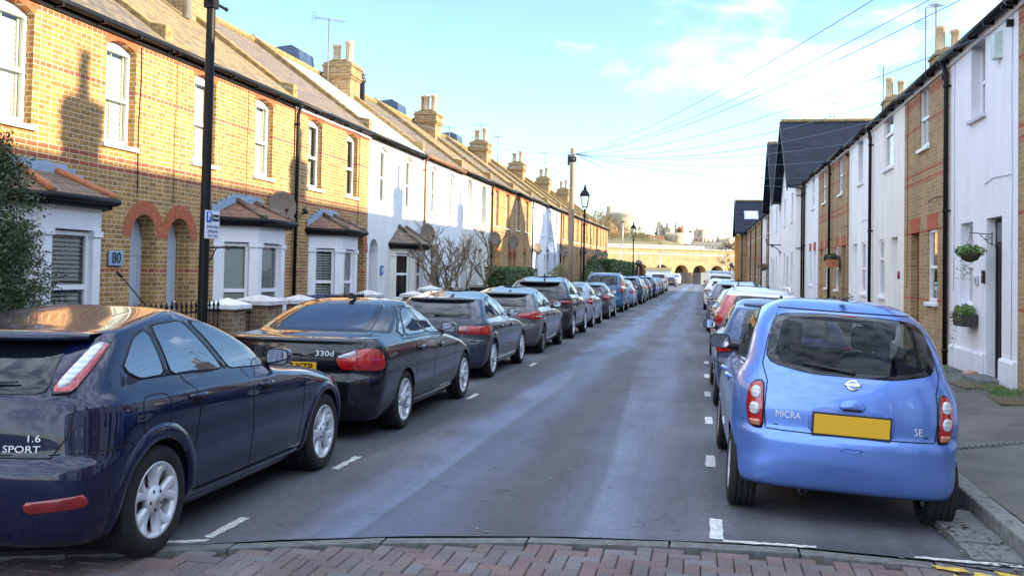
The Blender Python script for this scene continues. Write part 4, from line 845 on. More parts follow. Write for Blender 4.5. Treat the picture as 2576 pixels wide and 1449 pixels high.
def door(S, house, a, b, c, top, rise=0., d=-.28, mat=None, glazed=0, knob=True, label=None):
    m = MB(); sp = top - rise; D = d; m.bx(D - .05, D, a, b, c, sp)
    if rise:
        for k in range(12):
            x0, x1 = a + (b - a) * k / 12, a + (b - a) * (k + 1) / 12; m.quad((D - .01, x0, sp), (D - .01, x1, sp), (D - .01, x1, arch_z(x1, a, b, top, rise)), (D - .01, x0, arch_z(x0, a, b, top, rise)))
    if not glazed:
        for z0, z1 in ((c + .18, c + .78), (c + .95, min(sp - .15, c + 1.85))):
            for x0, x1 in ((a + .1, (a + b) / 2 - .04), ((a + b) / 2 + .04, b - .1)):
                m.bx(D, D + .012, x0, x1, z0, z0 + .02); m.bx(D, D + .012, x0, x1, z1 - .02, z1); m.bx(D, D + .012, x0, x0 + .02, z0 + .02, z1 - .02); m.bx(D, D + .012, x1 - .02, x1, z0 + .02, z1 - .02)
    else:
        m.bx(D, D + .015, a + .02, b - .02, sp - .42, sp - .36)
        for i in range(glazed + 1): u = a + .1 + (b - a - .2) * i / glazed; m.bx(D, D + .014, u - .02, u + .02, c + .15, sp - .42)
    o = S.build(m, 'door', mat or M_navy, house)
    if label: o['label'] = label
    if glazed: g = MB(); g.quad((D + .004, a + .1, sp - .34), (D + .004, b - .1, sp - .34), (D + .004, b - .1, sp - .05), (D + .004, a + .1, sp - .05)); S.build(g, 'pane', M_gdark, o, fix=False)
    if knob: k = MB(); M = Matrix.Translation((D + .012, b - .08 if S.s > 0 else a + .08, c + 1.02)) @ Matrix.Rotation(R(90), 4, 'Y'); k.lathe([(.012, -.012), (.012, .02), (.028, .03), (.028, .045), (0, .055)], 12, 0, M); S.build(k, 'handle', M_chrome, o)
    return o
def face_fn(p0, p1):
    e = Vector((p1[0] - p0[0], p1[1] - p0[1])); L = e.length; e /= L; n = Vector((e.y, -e.x)); n = -n if n.x < 0 else n
    return L, (lambda t, o, z: (p0[0] + e.x * t + n.x * o, p0[1] + e.y * t + n.y * o, z))
def fbox(mb, F, t0, t1, o0, o1, z0, z1, mi=0):
    vs = [F(t, o, z) for z in (z0, z1) for t, o in ((t0, o0), (t1, o0), (t1, o1), (t0, o1))]
    mb.add(vs, [(0, 3, 2, 1), (4, 5, 6, 7), (0, 1, 5, 4), (1, 2, 6, 5), (2, 3, 7, 6), (3, 0, 4, 7)], mi)
def bay(S, house, uc, hw=1.2, fw=.6, dp=.6, ztop=2.62, wall=None, roof=None, style='shutter', ridge=None, zsill=.9, flash=True, zr=3.05, kind='two', styles=None, trans=.42):
    pts = [(0, uc - hw), (dp, uc - fw), (dp, uc + fw), (0, uc + hw)]; m = MB(); wm = wall or M_trim; fr = []
    for i in range(3):
        L, F = face_fn(pts[i], pts[i + 1]); fr.append((L, F)); pw = .17
        fbox(m, F, 0, L, -.10, 0, -.3, zsill - .06); fbox(m, F, 0, L, -.10, .035, zsill - .06, zsill)
        fbox(m, F, 0, L, -.10, 0, 2.24, ztop); fbox(m, F, -.01, L + .01, -.05, .05, ztop - .05, ztop)
        for t0 in (0, L - pw): fbox(m, F, t0, t0 + pw, -.10, .004, zsill, 2.2); fbox(m, F, t0 - .02, t0 + pw + .02, -.10, .03, 2.15, 2.236)
    b = S.build(m, 'bay_window', wm, house, bevel=.006)
    for i, (L, F) in enumerate(fr):
        a, e = .17, L - .17; w = MB(); zt = 2.22; f = .055; zm = zsill + (zt - zsill) * trans
        for t0, t1, z0, z1 in ((a, a + f, zsill, zt), (e - f, e, zsill, zt), (a + f, e - f, zsill, zsill + f), (a + f, e - f, zt - f, zt), (a + f, e - f, zm - .035, zm + .035)): fbox(w, F, t0, t1, -.13, -.075, z0, z1)
        S.build(w, 'window_frame', M_trim, b)
        g = MB(); g.quad(F(a, -.11, zsill), F(e, -.11, zsill), F(e, -.11, zt), F(a, -.11, zt)); q = -.42
        g.quad(F(a + .1, q, zsill), F(e - .1, q, zsill), F(e - .1, q, zt), F(a + .1, q, zt), 1); S.build(g, 'pane', [M_glass, M_room], b, fix=False)
        st = (styles or [style] * 3)[i]
        if st:
            m2 = MB()
            for z0, z1 in ((zsill + f, zm), (zm, zt - f)):
                n = int((z1 - z0 - .04) / .06)
                for k in range(n):
                    z = z0 + .04 + k * .06; t = .016 if st == 'open' else .007; h = .019 if st == 'open' else .031
                    m2.quad(F(a + .05, -.17 + t, z - h), F(e - .05, -.17 + t, z - h), F(e - .05, -.17 - t, z + h), F(a + .05, -.17 - t, z + h))
            S.build(m2, 'blind', M_blind, b, fix=False)
    ov = .17; ez = ztop + .085; ev = [(0, uc - hw - ov * 1.2), (dp + ov, uc - fw - ov * .45), (dp + ov, uc + fw + ov * .45), (0, uc + hw + ov * 1.2)]; tp = [(.02, uc - fw * .62), (.02, uc + fw * .62)]
    r = MB()
    A = [(x, y, ez) for x, y in ev]; T = [(x, y, zr) for x, y in tp]
    r.quad(A[0], A[1], T[0], (0, A[0][1], ez)); r.quad(A[1], A[2], T[1], T[0]); r.quad(A[2], A[3], (0, A[3][1], ez), T[1])
    r.add([(p[0], p[1], ez - .012) for p in A], [(0, 1, 2, 3)]); S.build(r, 'bay_roof', roof or M_clay, b)
    for q in (0, 1): rg = MB(); rg.tube([(A[1 + q][0], A[1 + q][1], ez + .015), (T[q][0], T[q][1], zr + .03)], .055, 8); S.build(rg, 'hip_tile', ridge or M_ridge, b)
    gt = MB(); gt.tube([(p[0] + (.03 if p[0] > 0 else 0), p[1], ez - .05) for p in A], .055, 8)
    for i in range(3):
        L, F = face_fn(ev[i], ev[i + 1]); fbox(gt, F, .0, L, -.12, -.05, ez - .16, ez - .02)
    S.build(gt, 'gutter', M_black, b)
    if flash:
        fl = MB(); pl = [(uc - hw - .16, ez + .05), (uc - fw * .7, zr + .02), (uc + fw * .7, zr + .02), (uc + hw + .16, ez + .05)]
        for i in range(3):
            k = 5
            for j in range(k):
                t0, t1 = j / k, (j + 1) / k; x0 = pl[i][0] + (pl[i + 1][0] - pl[i][0]) * t0; x1 = pl[i][0] + (pl[i + 1][0] - pl[i][0]) * t1; z0 = pl[i][1] + (pl[i + 1][1] - pl[i][1]) * t0; z1 = pl[i][1] + (pl[i + 1][1] - pl[i][1]) * t1
                zt = max(z0, z1) + .12; fl.add([(.03, x0, z0 - .03), (.03, x1, z1 - .03), (.018, x1, zt + .01 * (j % 2)), (.018, x0, zt + .01 * (j % 2))], [(0, 1, 2, 3)])
        S.build(fl, 'flashing', M_lead, b)
    return b
def chimney(S, house, u, d0=-3.3, d1=-2.4, zb=5.9, zt=8.5, hw=.45, pots=((-.22, 0), (.22, 1)), mat=None, sub=0, pz=.74):
    m = MB(); mt = mat or M_chim; m.bx(d0, d1, u - hw, u + hw, zb, zt - .55)
    for i, (o, h) in enumerate(((.035, .075), (.075, .075), (.045, .24), (.085, .075), (.04, .075))): z = zt - .55 + sum((.075, .075, .24, .075, .075)[:i]); m.bx(d0 - o, d1 + o, u - hw - o, u + hw + o, z, z + h)
    c = S.build(m, 'chimney', mt, house, bevel=.01)
    fl = MB(); fl.prism([(d0 + .05, zt - .02), (d1 - .05, zt - .02), (d1 - .2, zt + .09), (d0 + .2, zt + .09)], u - hw + .05, u + hw - .05, 'y'); S.build(fl, 'chimney_flaunching', M_moss, c)
    for du, dm in pots:
        p = MB(); M = Matrix.Translation(((d0 + d1) / 2 + du, u + (.16 if dm == 2 else 0), zt + .03)); h = pz * (1 if dm else .85); p.lathe([(.15, 0), (.15, .05), (.125, .10), (.118, h - .12), (.145, h - .10), (.145, h - .02), (.125, h), (.09, h), (.09, h - .3)], 16, 0, M); S.build(p, 'chimney_pot', M_potr if dm == 2 else M_pot, c)
    return c
def roof_parts(S, house, u0, u1, ez, mat, ridge_d=-3.5, slope=.72, parapet=True, gut=M_black, fascia=None, rt=True, pmat=None, back=-7.0, dg=.13):
    rz = ez + (-ridge_d + .14) * slope; r = MB(); r.prism([(.14, ez), (ridge_d, rz), (back, ez + .1), (back, ez - .05), (ridge_d, rz - .09), (.14, ez - .075)], u0, u1, 'y'); o = S.build(r, 'roof', mat, house)
    if rt: t = MB(); t.tube([(ridge_d, u0, rz + .03), (ridge_d, u1, rz + .03)], .10, 10); S.build(t, 'ridge_tile', M_moss, o)
    g = MB(); g.tube([(dg, u0, ez - .05), (dg, u1, ez - .05)], .058, 10)
    k = int((u1 - u0) / .9)
    for i in range(k + 1): u = u0 + .1 + (u1 - u0 - .2) * i / max(k, 1); g.bx(.03, dg + .05, u - .02, u + .02, ez - .13, ez - .06)
    S.build(g, 'gutter', gut, house)
    f = MB(); f.bx(.004, .045, u0, u1, ez - .17, ez - .02); S.build(f, 'fascia', fascia or M_black, house)
    if parapet:
        p = MB(); h = .17; p.prism([(.02, ez - .1), (.02, ez + .36), (-.22, ez + .40), (-.30, ez + .21 + .30 * slope), (ridge_d, rz + h), (ridge_d - .4, rz + h - .3), (ridge_d - .4, rz - .6), (ridge_d, rz - .2)], u0 - .11, u0 + .11, 'y'); S.build(p, 'parapet', pmat or M_moss, house, bevel=.02)
    return o, rz
def downpipe(S, house, u, z0, z1, mat=M_black, d=.075, swan=.12, r=.04):
    p = MB(); p.tube([(swan + .01, u, z1), (swan + .01, u, z1 - .07), (d, u, z1 - .26), (d, u, z1 - .35), (d, u, z0)], r, 10)
    for z in (z0 + .25, (z0 + z1) * .5, z1 - .5): p.lathe([(r + .012, z), (r + .012, z + .06)], 10, 0, Matrix.Translation((d, u, 0))); p.bx(0, d, u - .06, u + .06, z + .02, z + .045)
    return S.build(p, 'downpipe', mat, house)
def cable(S, house, pts, mat=None, r=.007, name='wall_cable'):
    c = MB(); c.tube(pts, r, 5); return S.build(c, name, mat or M_dark, house)
M_navyslate = plain('dark blue roof panel', (.035, .055, .10), .35, var=.2)
def rise(y): return max(0., (y - 25) * .0075)
def left_house(y0, y1, wall, label, mirror=False, bayspec=None, gf=None, wstyle='shutter', roof=None, brickarch=True, chim=None, doors='arch', dmat=None, pipe=None, winm=None, dorm=False, band=None, kind='sash', gutm=None, fasc=None, extra=None, sills=None, dishy=None):
    L = y1 - y0; r = rise((y0 + y1) / 2); h = thing('terraced_house', label, 'house', (-9.0, y0, r), 0, 'brick and rendered terrace on the left'); S = LS; ez = 5.5
    def U(u): return L - u if mirror else u
    def span(a, b): return (U(b), U(a)) if mirror else (a, b)
    holes = []; W = []
    for a, b in ((.90, 1.68), (3.30, 4.10)): s_ = span(a, b); W.append(s_); holes.append((*s_, 3.66, 5.27, .11, .13))
    D = span(.17, .91); rd = (D[1] - D[0]) / 2; holes.append((*D, .10, 2.60, rd - .002, .28))
    G = None
    if gf: G = span(*gf); holes.append((*G, 1.15, 2.62, .12, .16))
    m = MB(); wall_sheet(m, 0, L, -.4 - r, ez, holes); m.quad((0, 0, -.2), (-7, 0, -.2), (-7, 0, ez), (0, 0, ez)); m.quad((0, L, -.2), (-7, L, -.2), (-7, L, ez), (0, L, ez)); m.quad((-7, 0, -.2), (-7, L, -.2), (-7, L, ez), (-7, 0, ez))
    m.add([(0, 0, ez), (-3.5, 0, ez + 2.55), (-7, 0, ez)], [(0, 1, 2)]); m.add([(0, L, ez), (-3.5, L, ez + 2.55), (-7, L, ez)], [(0, 1, 2)])
    S.build(m, 'wall', wall, h, fix=False)
    if brickarch:
        v = MB(); voussoirs(v, *D, 2.60, rd - .002, .23); S.build(v, 'door_arch', M_red, h)
        for w in W: v = MB(); voussoirs(v, *w, 5.27, .11, .22); S.build(v, 'window_arch', M_red, h)
        if G: v = MB(); voussoirs(v, *G, 2.62, .12, .22); S.build(v, 'window_arch', M_red, h)
    for i, w in enumerate(W): window(S, h, *w, 3.66, 5.27, .11, style=wstyle[i] if isinstance(wstyle, (list, tuple)) else wstyle, sillm=sills or M_stone, frame=winm, kind=kind)
    door(S, h, *D, .10, 2.60, rd - .002, mat=dmat or M_doorg)
    st = MB(); st.bx(-.26, .3, D[0] - .05, D[1] + .05, -.1, .10); S.build(st, 'doorstep', M_conc, h)
    if bayspec: b = dict(bayspec); uc = U(b.pop('uc', 2.9)); bay(S, h, uc, **b)
    if G: window(S, h, *G, 1.15, 2.62, .12, d=-.16, style='net')
    roof_parts(S, h, 0, L, ez, roof or M_slate, fascia=fasc, gut=gutm or M_black)
    if chim is not None: chimney(S, h, *chim[:1], **(chim[1] if len(chim) > 1 else {}))
    if brickarch:
        for uu, a in ((D[0] + .12, 2.85), ((W[0][1] if mirror else W[1][0]) + (.12 if mirror else -.35), 3.0)): cable(S, h, [(.012, uu, ez - .2), (.014, uu + .02, 4.8), (.012, uu - .02, 4.0), (.013, uu, a)], None, .0045)
    if pipe is not None: downpipe(S, h, pipe, -.1, ez - .05, gutm or M_black)
    if dorm:
        dm = MB(); dm.prism([(-3.75, ez + 2.3), (-3.9, ez + 3.3), (-4.15, ez + 3.45), (-6.5, ez + 3.2), (-6.5, ez + 1.5)], L * .76, L * .99, 'y'); S.build(dm, 'dormer', M_navyslate, h)
    return h
M_doorg = plain('pale grey door paint', (.44, .48, .56), .4, var=.05)
BAY = dict(uc=2.9)
def right_house(y0, y1, wall, label, flip=False, up=(.45, 'sash'), gfk='sash', uw=.82, dmat=None, lintel=True, gap=.0, wst='dark', pipe=None, chim=None, gstyle='dark', z0=.28, proj=0., dk=0, sillm=None, dlabel=None, gd=-.045, plinth=0):
    """upper window at up[0] of the width; door nearer the camera unless flip"""
    L = y1 - y0; r = rise((y0 + y1) / 2); h = thing('cottage', label, 'house', (4.3 - proj, y0, r + .0), 0, 'cottages on the right'); S = RS; ez = 5.76
    def span(a, b): return (L - b, L - a) if flip else (a, b)
    D = span(.72, 1.50); G = span(2.26, 3.02); c = up[0] * L; Uw = (c - uw / 2, c + uw / 2); holes = [(*D, z0, 2.74, 0, .16), (*G, 1.36, 2.74, 0, .17), (*Uw, 4.42, 5.64, 0, .17)]
    m = MB(); wall_sheet(m, 0, L, -.4 - r, ez, holes); m.quad((0, 0, -.2), (-5, 0, -.2), (-5, 0, ez), (0, 0, ez)); m.quad((0, L, -.2), (-5, L, -.2), (-5, L, ez), (0, L, ez)); m.quad((-5, 0, -.2), (-5, L, -.2), (-5, L, ez), (-5, 0, ez))
    m.add([(0, 0, ez), (-2.5, 0, ez + 1.5), (-5, 0, ez)], [(0, 1, 2)]); m.add([(0, L, ez), (-2.5, L, ez + 1.5), (-5, L, ez)], [(0, 1, 2)])
    S.build(m, 'wall', wall, h, fix=False)
    if lintel:
        for a, b, z in ((*D, 2.74), (*G, 2.74), (*Uw, 5.64)):
            v = MB(); n = int((b - a + .1) / .075); z1 = min(z + .30, ez - .02)
            for k in range(n): x0 = a - .04 + (b - a + .08) * k / n; x1 = a - .04 + (b - a + .08) * (k + .92) / n; sl_ = (x0 - (a + b) / 2) * .14; v.prism([(x0, z), (x1, z), (x1 + sl_, z1), (x0 + sl_, z1)], -.01, .005, 'x')
            S.build(v, 'window_lintel', M_red, h)
    window(S, h, *Uw, 4.42, 5.64, 0, d=-.05 if wst != 'deep' else -.17, style=wst if wst != 'deep' else 'dark', kind=up[1], sillm=sillm); window(S, h, *G, 1.36, 2.74, 0, d=gd, style=gstyle, kind=gfk, sillm=sillm)
    door(S, h, *D, z0 + .02, 2.72, 0, d=-.13, mat=dmat, glazed=dk, label=dlabel)
    roof_parts(S, h, 0, L, ez, M_slate, ridge_d=-2.5, slope=.58, parapet=False, fascia=M_trim, back=-5.0, dg=.15)
    if plinth:
        q = MB(); [q.prism([(0, -.2), (.055, -.2), (.055, .62), (.035, .66), (0, .66)], a, b, 'y') for a, b in ((.02, D[0] - .02), (D[1] + .02, L - .2))]; S.build(q, 'plinth', wall, h)
    if pipe is None or plinth:
        for uu, a in ((L * .06, .5), (L * .90, 1.6)): cable(S, h, [(.012, uu, ez - .12), (.014, uu + .02, 4.6), (.012, uu - .015, 3.1), (.014, uu + .01, a)], M_cablew if wall is not M_brown else None, .0055)
        cable(S, h, [(.012, L * .06, 3.3), (.013, L * .3, 3.34), (.012, L * .42, 3.28)], M_cablew if wall is not M_brown else None, .006)
        m = MB(); m.bx(0, .09, L * .06 - .03, L * .06 + .03, ez - .35, ez - .25); S.build(m, 'wire_bracket', M_black, h)
    if pipe is not None: downpipe(S, h, pipe, .25, ez - .05, r=.042)
    if chim is not None: chimney(S, h, chim, -2.75, -2.05, zb=6.2, zt=8.15, hw=.42, pots=((-.2, 0), (.2, 1)), pz=.72)
    return h
def gable_house(y0, y1, wall, label, proj=.35, zr=9.2, z0=.2, side=M_slated, wins=True, rear=6.0, tall=6.0, brickend=False):
    L = y1 - y0; h = thing('gabled_house', label, 'house', (4.3 - proj, y0, 0), 0, 'gabled houses on the right'); S = RS; yc = L / 2; ez = tall; m = MB(); holes = []
    if wins:
        for uc in (L * .22, L * .72): holes += [(uc - .4, uc + .4, 4.3, 5.6, 0, .15), (uc - .4, uc + .4, 1.3, 2.9, 0, .15)]
        holes.append((L * .46, L * .46 + .85, .2, 2.75, 0, .2))
    wall_sheet(m, 0, L, -.3, ez, holes); m.add([(0, 0, ez), (0, L, ez), (0, yc, zr - .2)], [(0, 1, 2)])
    m.quad((0, 0, -.2), (-rear, 0, -.2), (-rear, 0, ez), (0, 0, ez)); m.quad((0, L, -.2), (-rear, L, -.2), (-rear, L, ez), (0, L, ez)); m.quad((-rear, 0, -.2), (-rear, L, -.2), (-rear, L, ez), (-rear, 0, ez)); m.add([(-rear, 0, ez), (-rear, L, ez), (-rear, yc, zr - .2)], [(0, 1, 2)])
    S.build(m, 'wall', wall, h, fix=False)
    for hh in holes:
        if hh[2] < .5: door(S, h, *hh[:4], 0, d=-.2)
        else: window(S, h, *hh[:4], 0, d=-.15, style='net' if hh[2] < 2 else 'dark')
    r = MB(); o = .38; k = (zr - ez) / yc; ze = ez - .28 * k
    r.prism([(-.28, ze), (yc, zr), (L + .28, ze), (L + .28, ze - .13), (yc, zr - .15), (-.28, ze - .13)], o, -rear - .3, 'x'); rr = S.build(r, 'roof', side, h)
    t = MB(); t.tube([(o, yc, zr + .03), (-rear, yc, zr + .03)], .09, 8); S.build(t, 'ridge_tile', M_moss, rr)
    b = MB(); b.prism([(-.30, ze - .02), (yc, zr - .0), (L + .30, ze - .02), (L + .30, ze - .26), (yc, zr - .26), (-.30, ze - .26)], o + .003, o + .05, 'x'); S.build(b, 'bargeboard', M_black, h)
    g = MB(); g.tube([(o - .05, -.32, ze - .1), (-.2, -.32, ze - .1)], .05, 8); S.build(g, 'gutter', M_black, h); downpipe(S, h, -.02, .2, ez - .2, d=-.25, swan=-.25)
    return h
# ---------------------------------------------------------------- ground
KERB = [(-6.5, 4.2), (-5.2, 4.75), (-4.2, 5.2), (-3.28, 5.55), (-2.69, 5.85), (-1.87, 6.17), (-.89, 6.42), (.11, 6.55), (.74, 6.57), (1.35, 6.52), (1.93, 6.33), (2.6, 6.0), (4.2, 5.3)]
def kerb_y(x): return float(np.interp(x, [k[0] for k in KERB], [k[1] for k in KERB]))
g = MB(); g.quad((-2500, -300, -.5), (2500, -300, -.5), (2500, 3200, -.5), (-2500, 3200, -.5)); struct(g, 'ground', plain('rough ground', (.10, .09, .055), .95, var=.3, vs=.05))
m = MB(); xsr = np.linspace(-5.2, 2.05, 30); ysr = np.concatenate([np.linspace(4, 30, 53), np.linspace(32, 205, 60)])
CAMB = lambda x: -.075 * max(0., min(1., (x - .25) / 1.6)) ** 1.2
m.grid([[(x, max(y, kerb_y(x) + .05) if y < 7 else y, CAMB(x) * (1 if y > 7.6 else max(0, (y - 6.4) / 1.2))) for x in xsr] for y in ysr]); struct(m, 'road', M_road)
m = MB(); m.bx(-60, 30, 108, 196, -.3, -.02); struct(m, 'yard', M_road)
m = MB(); m.quad((-12, -60, -.02), (9, -60, -.02), (9, 3.02, -.02), (-12, 3.02, -.02)); struct(m, 'side_road', M_road)
m = MB(); m.quad((-12, -6, -.035), (8, -6, -.035), (8, 7, -.035), (-12, 7, -.035)); struct(m, 'paving_bed', M_soil)
t = NT('block paving'); ge = t.n('NewGeometry'); o_ = t.obj(); rp = t.n('ValToRGB'); t.link(ge.outputs['Random Per Island'], rp.inputs[0])
for i, (p, c) in enumerate(((0, (.165, .115, .105)), (.3, (.14, .107, .107)), (.5, (.16, .146, .15)), (.72, (.165, .12, .112)), (1.0, (.13, .11, .118)))):
    e = rp.color_ramp.elements[i] if i < 2 else rp.color_ramp.elements.new(p); e.position = p; e.color = (*c, 1)
cc = t.mix(1.0, rp.outputs[0], t.ramp(t.noise(o_, 60, 4, .6), .3, .7, .7, 1.25), 'MULTIPLY'); cc = t.mix(1.0, cc, t.ramp(t.noise(o_, 2.0, 5, .6), .3, .7, .75, 1.2), 'MULTIPLY')
t.set(col=cc, rough=t.ramp(t.noise(o_, 4, 4), .3, .7, .7, .92), spec=.22); t.bump(t.noise(o_, 130, 3), .5, .006); M_block = t.m
m = MB(); w = .102
def paver(x0, x1, y0, y1):
    if (y1 > kerb_y((x0 + x1) / 2) - .10): return
    g = .003; dz = rnd.gauss(0, .0016); a = rnd.gauss(0, .004); b = rnd.gauss(0, .006); xc, yc = (x0 + x1) / 2, (y0 + y1) / 2
    def P(x, y, z): return (x, y, z + dz + (x - xc) * a + (y - yc) * b)
    e = .007; T = [P(x0 + g + e, y0 + g + e, 0), P(x1 - g - e, y0 + g + e, 0), P(x1 - g - e, y1 - g - e, 0), P(x0 + g + e, y1 - g - e, 0)]; Bt = [P(x0 + g, y0 + g, -.006), P(x1 - g, y0 + g, -.006), P(x1 - g, y1 - g, -.006), P(x0 + g, y1 - g, -.006)]; D = [(p[0], p[1], -.06) for p in Bt]
    m.add(T + Bt + D, [(0, 1, 2, 3)] + [(i, (i + 1) % 4, 4 + (i + 1) % 4, 4 + i)[::-1] for i in range(4)] + [(4 + i, 4 + (i + 1) % 4, 8 + (i + 1) % 4, 8 + i)[::-1] for i in range(4)])
for j in range(0, 38):
    for i in range(0, 90):
        x, y = -5.6 + i * w, 3.0 + j * w; c = (i + j) % 4
        if c == 0: paver(x, x + 2 * w, y, y + w)
        elif c == 2: paver(x, x + w, y, y + 2 * w)
struct(m, 'block_paving', M_block)
# flush granite kerb across the mouth of the street
m = MB(); x = -6.4; k = 0
while x < 2.5:
    L = .86 + rnd.uniform(-.1, .1); x1 = min(x + L, 2.55); a, b = (x + .008, kerb_y(x)), (x1 - .008, kerb_y(x1)); dz = rnd.uniform(.003, .010); w0 = .125
    m.add([(a[0], a[1] - w0, dz), (b[0], b[1] - w0, dz), (b[0], b[1], dz), (a[0], a[1], dz), (a[0], a[1] - w0, -.1), (b[0], b[1] - w0, -.1), (b[0], b[1], -.1), (a[0], a[1], -.1)], [(0, 1, 2, 3), (4, 5, 1, 0), (5, 6, 2, 1), (6, 7, 3, 2), (7, 4, 0, 3)]); x = x1
struct(m, 'flush_kerb', plain('dirty flush granite', (.125, .12, .118), .85, var=.35, vs=14, bump=.4))
def kerb_run(x0, x1, y0, y1, h, name):
    m = MB(); y = y0
    while y < y1:
        L = .9 if y < 40 else 3; e = rnd.uniform(-.004, .004); m.bx(x0 + e, x1 + e, y + .006, y + L - .006, -.1, h + rnd.uniform(-.004, .004)); y += L
    o = struct(m, name, M_gran); b = o.modifiers.new('b', 'BEVEL'); b.width = .018; b.segments = 3; b.limit_method = 'ANGLE'; return o
kerb_run(2.05, 2.20, 3.5, 112, .12, 'kerb'); kerb_run(-5.35, -5.2, 4.4, 110, .11, 'kerb')
m = MB(); m.grid([[(x, y, z + .004 * math.sin(y * 1.7 + x)) for x, z in ((2.20, .118), (2.8, .155), (3.4, .205), (4.0, .26), (4.36, .29))] for y in np.linspace(2.5, 112, 120)]); struct(m, 'pavement', M_pave)
m = MB(); m.quad((-7.3, 2, .11), (-5.35, 2, .11), (-5.35, 112, .11), (-7.3, 112, .11)); struct(m, 'pavement', M_pave)
m = MB(); m.quad((-9.05, 2, .085), (-7.3, 2, .085), (-7.3, 112, .085), (-9.05, 112, .085)); struct(m, 'front_gardens', M_soil)
# gutter slabs of the near right corner, drain
m = MB()
for i, (y0, y1) in enumerate(((6.62, 7.02), (7.04, 7.5), (7.52, 8.0))): m.bx(1.72, 2.045, y0, y1, -.05, .006 + .003 * (i % 2))
struct(m, 'gutter_slabs', M_conc)
m = MB()
for i in range(34): x = 2.24 + i * .058; m.bx(x, x + .03, 9.93 + (x - 2.24) * .38, 10.01 + (x - 2.24) * .38, .1, .136 + (x - 2.2) * .075)
struct(m, 'drain_channel', M_conc)
def marking(name, poly, mat=M_markw, z=.004, rag=.012):
    m = MB(); pts = []; n = len(poly)
    for i in range(n):
        a, b = np.array(poly[i]), np.array(poly[(i + 1) % n]); k = max(1, int(np.linalg.norm(b - a) / .035))
        for j in range(k): p = a + (b - a) * j / k; pts.append((p[0] + rnd.uniform(-rag, rag) * .6, p[1] + rnd.uniform(-rag, rag), z))
    m.add(pts, [tuple(range(len(pts)))]); return struct(m, name, mat)
def rect(x0, x1, y0, y1): return [(x0, y0), (x1, y0), (x1, y1), (x0, y1)]
marking('bay_marking', rect(.07, .16, 6.66, 7.22)); marking('bay_marking', [(.16, 6.67), (.16, 6.61), (.76, 6.62), (.76, 6.67)]); marking('bay_marking', [(1.36, 6.56), (1.98, 6.52), (1.98, 6.57), (1.36, 6.61)])
marking('bay_marking', rect(-3.20, -3.13, 5.82, 6.34)); marking('bay_marking', [(-3.6, 5.50), (-3.13, 5.72), (-3.13, 5.78), (-3.6, 5.57)])
for y in np.arange(9.14, 22, 2.63): marking('bay_marking', rect(.05, .14, y, y + .58))
for y in np.arange(8.06, 20, 4.9): marking('bay_marking', rect(-3.22, -3.15, y, y + .6), rag=.02)
for p in ([(1.42, 6.40), (1.60, 6.36), (1.62, 6.28), (1.44, 6.33)], [(1.50, 6.22), (1.62, 6.19), (1.62, 6.05), (1.50, 6.08)], [(1.64, 6.30), (1.76, 6.26), (1.70, 6.14), (1.60, 6.2)], [(1.76, 6.36), (2.0, 6.28), (2.0, 6.2), (1.78, 6.28)]): marking('yellow_marking', p, M_marky, .0125)
def cover(x, y, w, d, label, rz=0):
    t = thing('manhole_cover', label, 'manhole cover', (x, y, .002), rz); m = MB(); m.bx(-w / 2, w / 2, -d / 2, d / 2, -.03, .006)
    for i in range(7): q = -w / 2 + w * (i + .5) / 7; m.bx(q - w * .03, q + w * .03, -d / 2 + .02, d / 2 - .02, .0065, .010)
    m.build('lid', M_castiron, t); f = MB()
    for a in ((-w / 2 - .05, w / 2 + .05, -d / 2 - .05, -d / 2 - .004), (-w / 2 - .05, w / 2 + .05, d / 2 + .004, d / 2 + .05), (-w / 2 - .05, -w / 2 - .004, -d / 2 - .004, d / 2 + .004), (w / 2 + .004, w / 2 + .05, -d / 2 - .004, d / 2 + .004)): f.bx(*a, -.03, .005)
    f.build('frame', M_castiron, t)
M_castiron = plain('worn cast iron', (.07, .068, .066), .55, metal=.4, var=.3, vs=30)
# grit and small leaves along the gutters
m = MB()
for i in range(520):
    s = rnd.random(); x, y = (rnd.gauss(1.9, .12), rnd.uniform(6.3, 9)) if s < .4 else ((rnd.uniform(-3.4, 1.8), rnd.uniform(6.3, 16)) if s < .75 else (rnd.uniform(2.3, 4.2), rnd.uniform(8, 18)))
    z = .006 if x < 2.05 else .13 + (x - 2.2) * .078; r = rnd.uniform(.006, .02); a = rnd.uniform(0, 6.3); m.add([(x + r * math.cos(a + q) * (1 + .4 * (k % 2)), y + r * math.sin(a + q), z + .003) for k, q in enumerate((0, 1.4, 2.9, 4.4))], [(0, 1, 2, 3)])
struct(m, 'litter_grit', leaf('grit', (.25, .23, .20), (.06, .045, .03)), 'stuff')

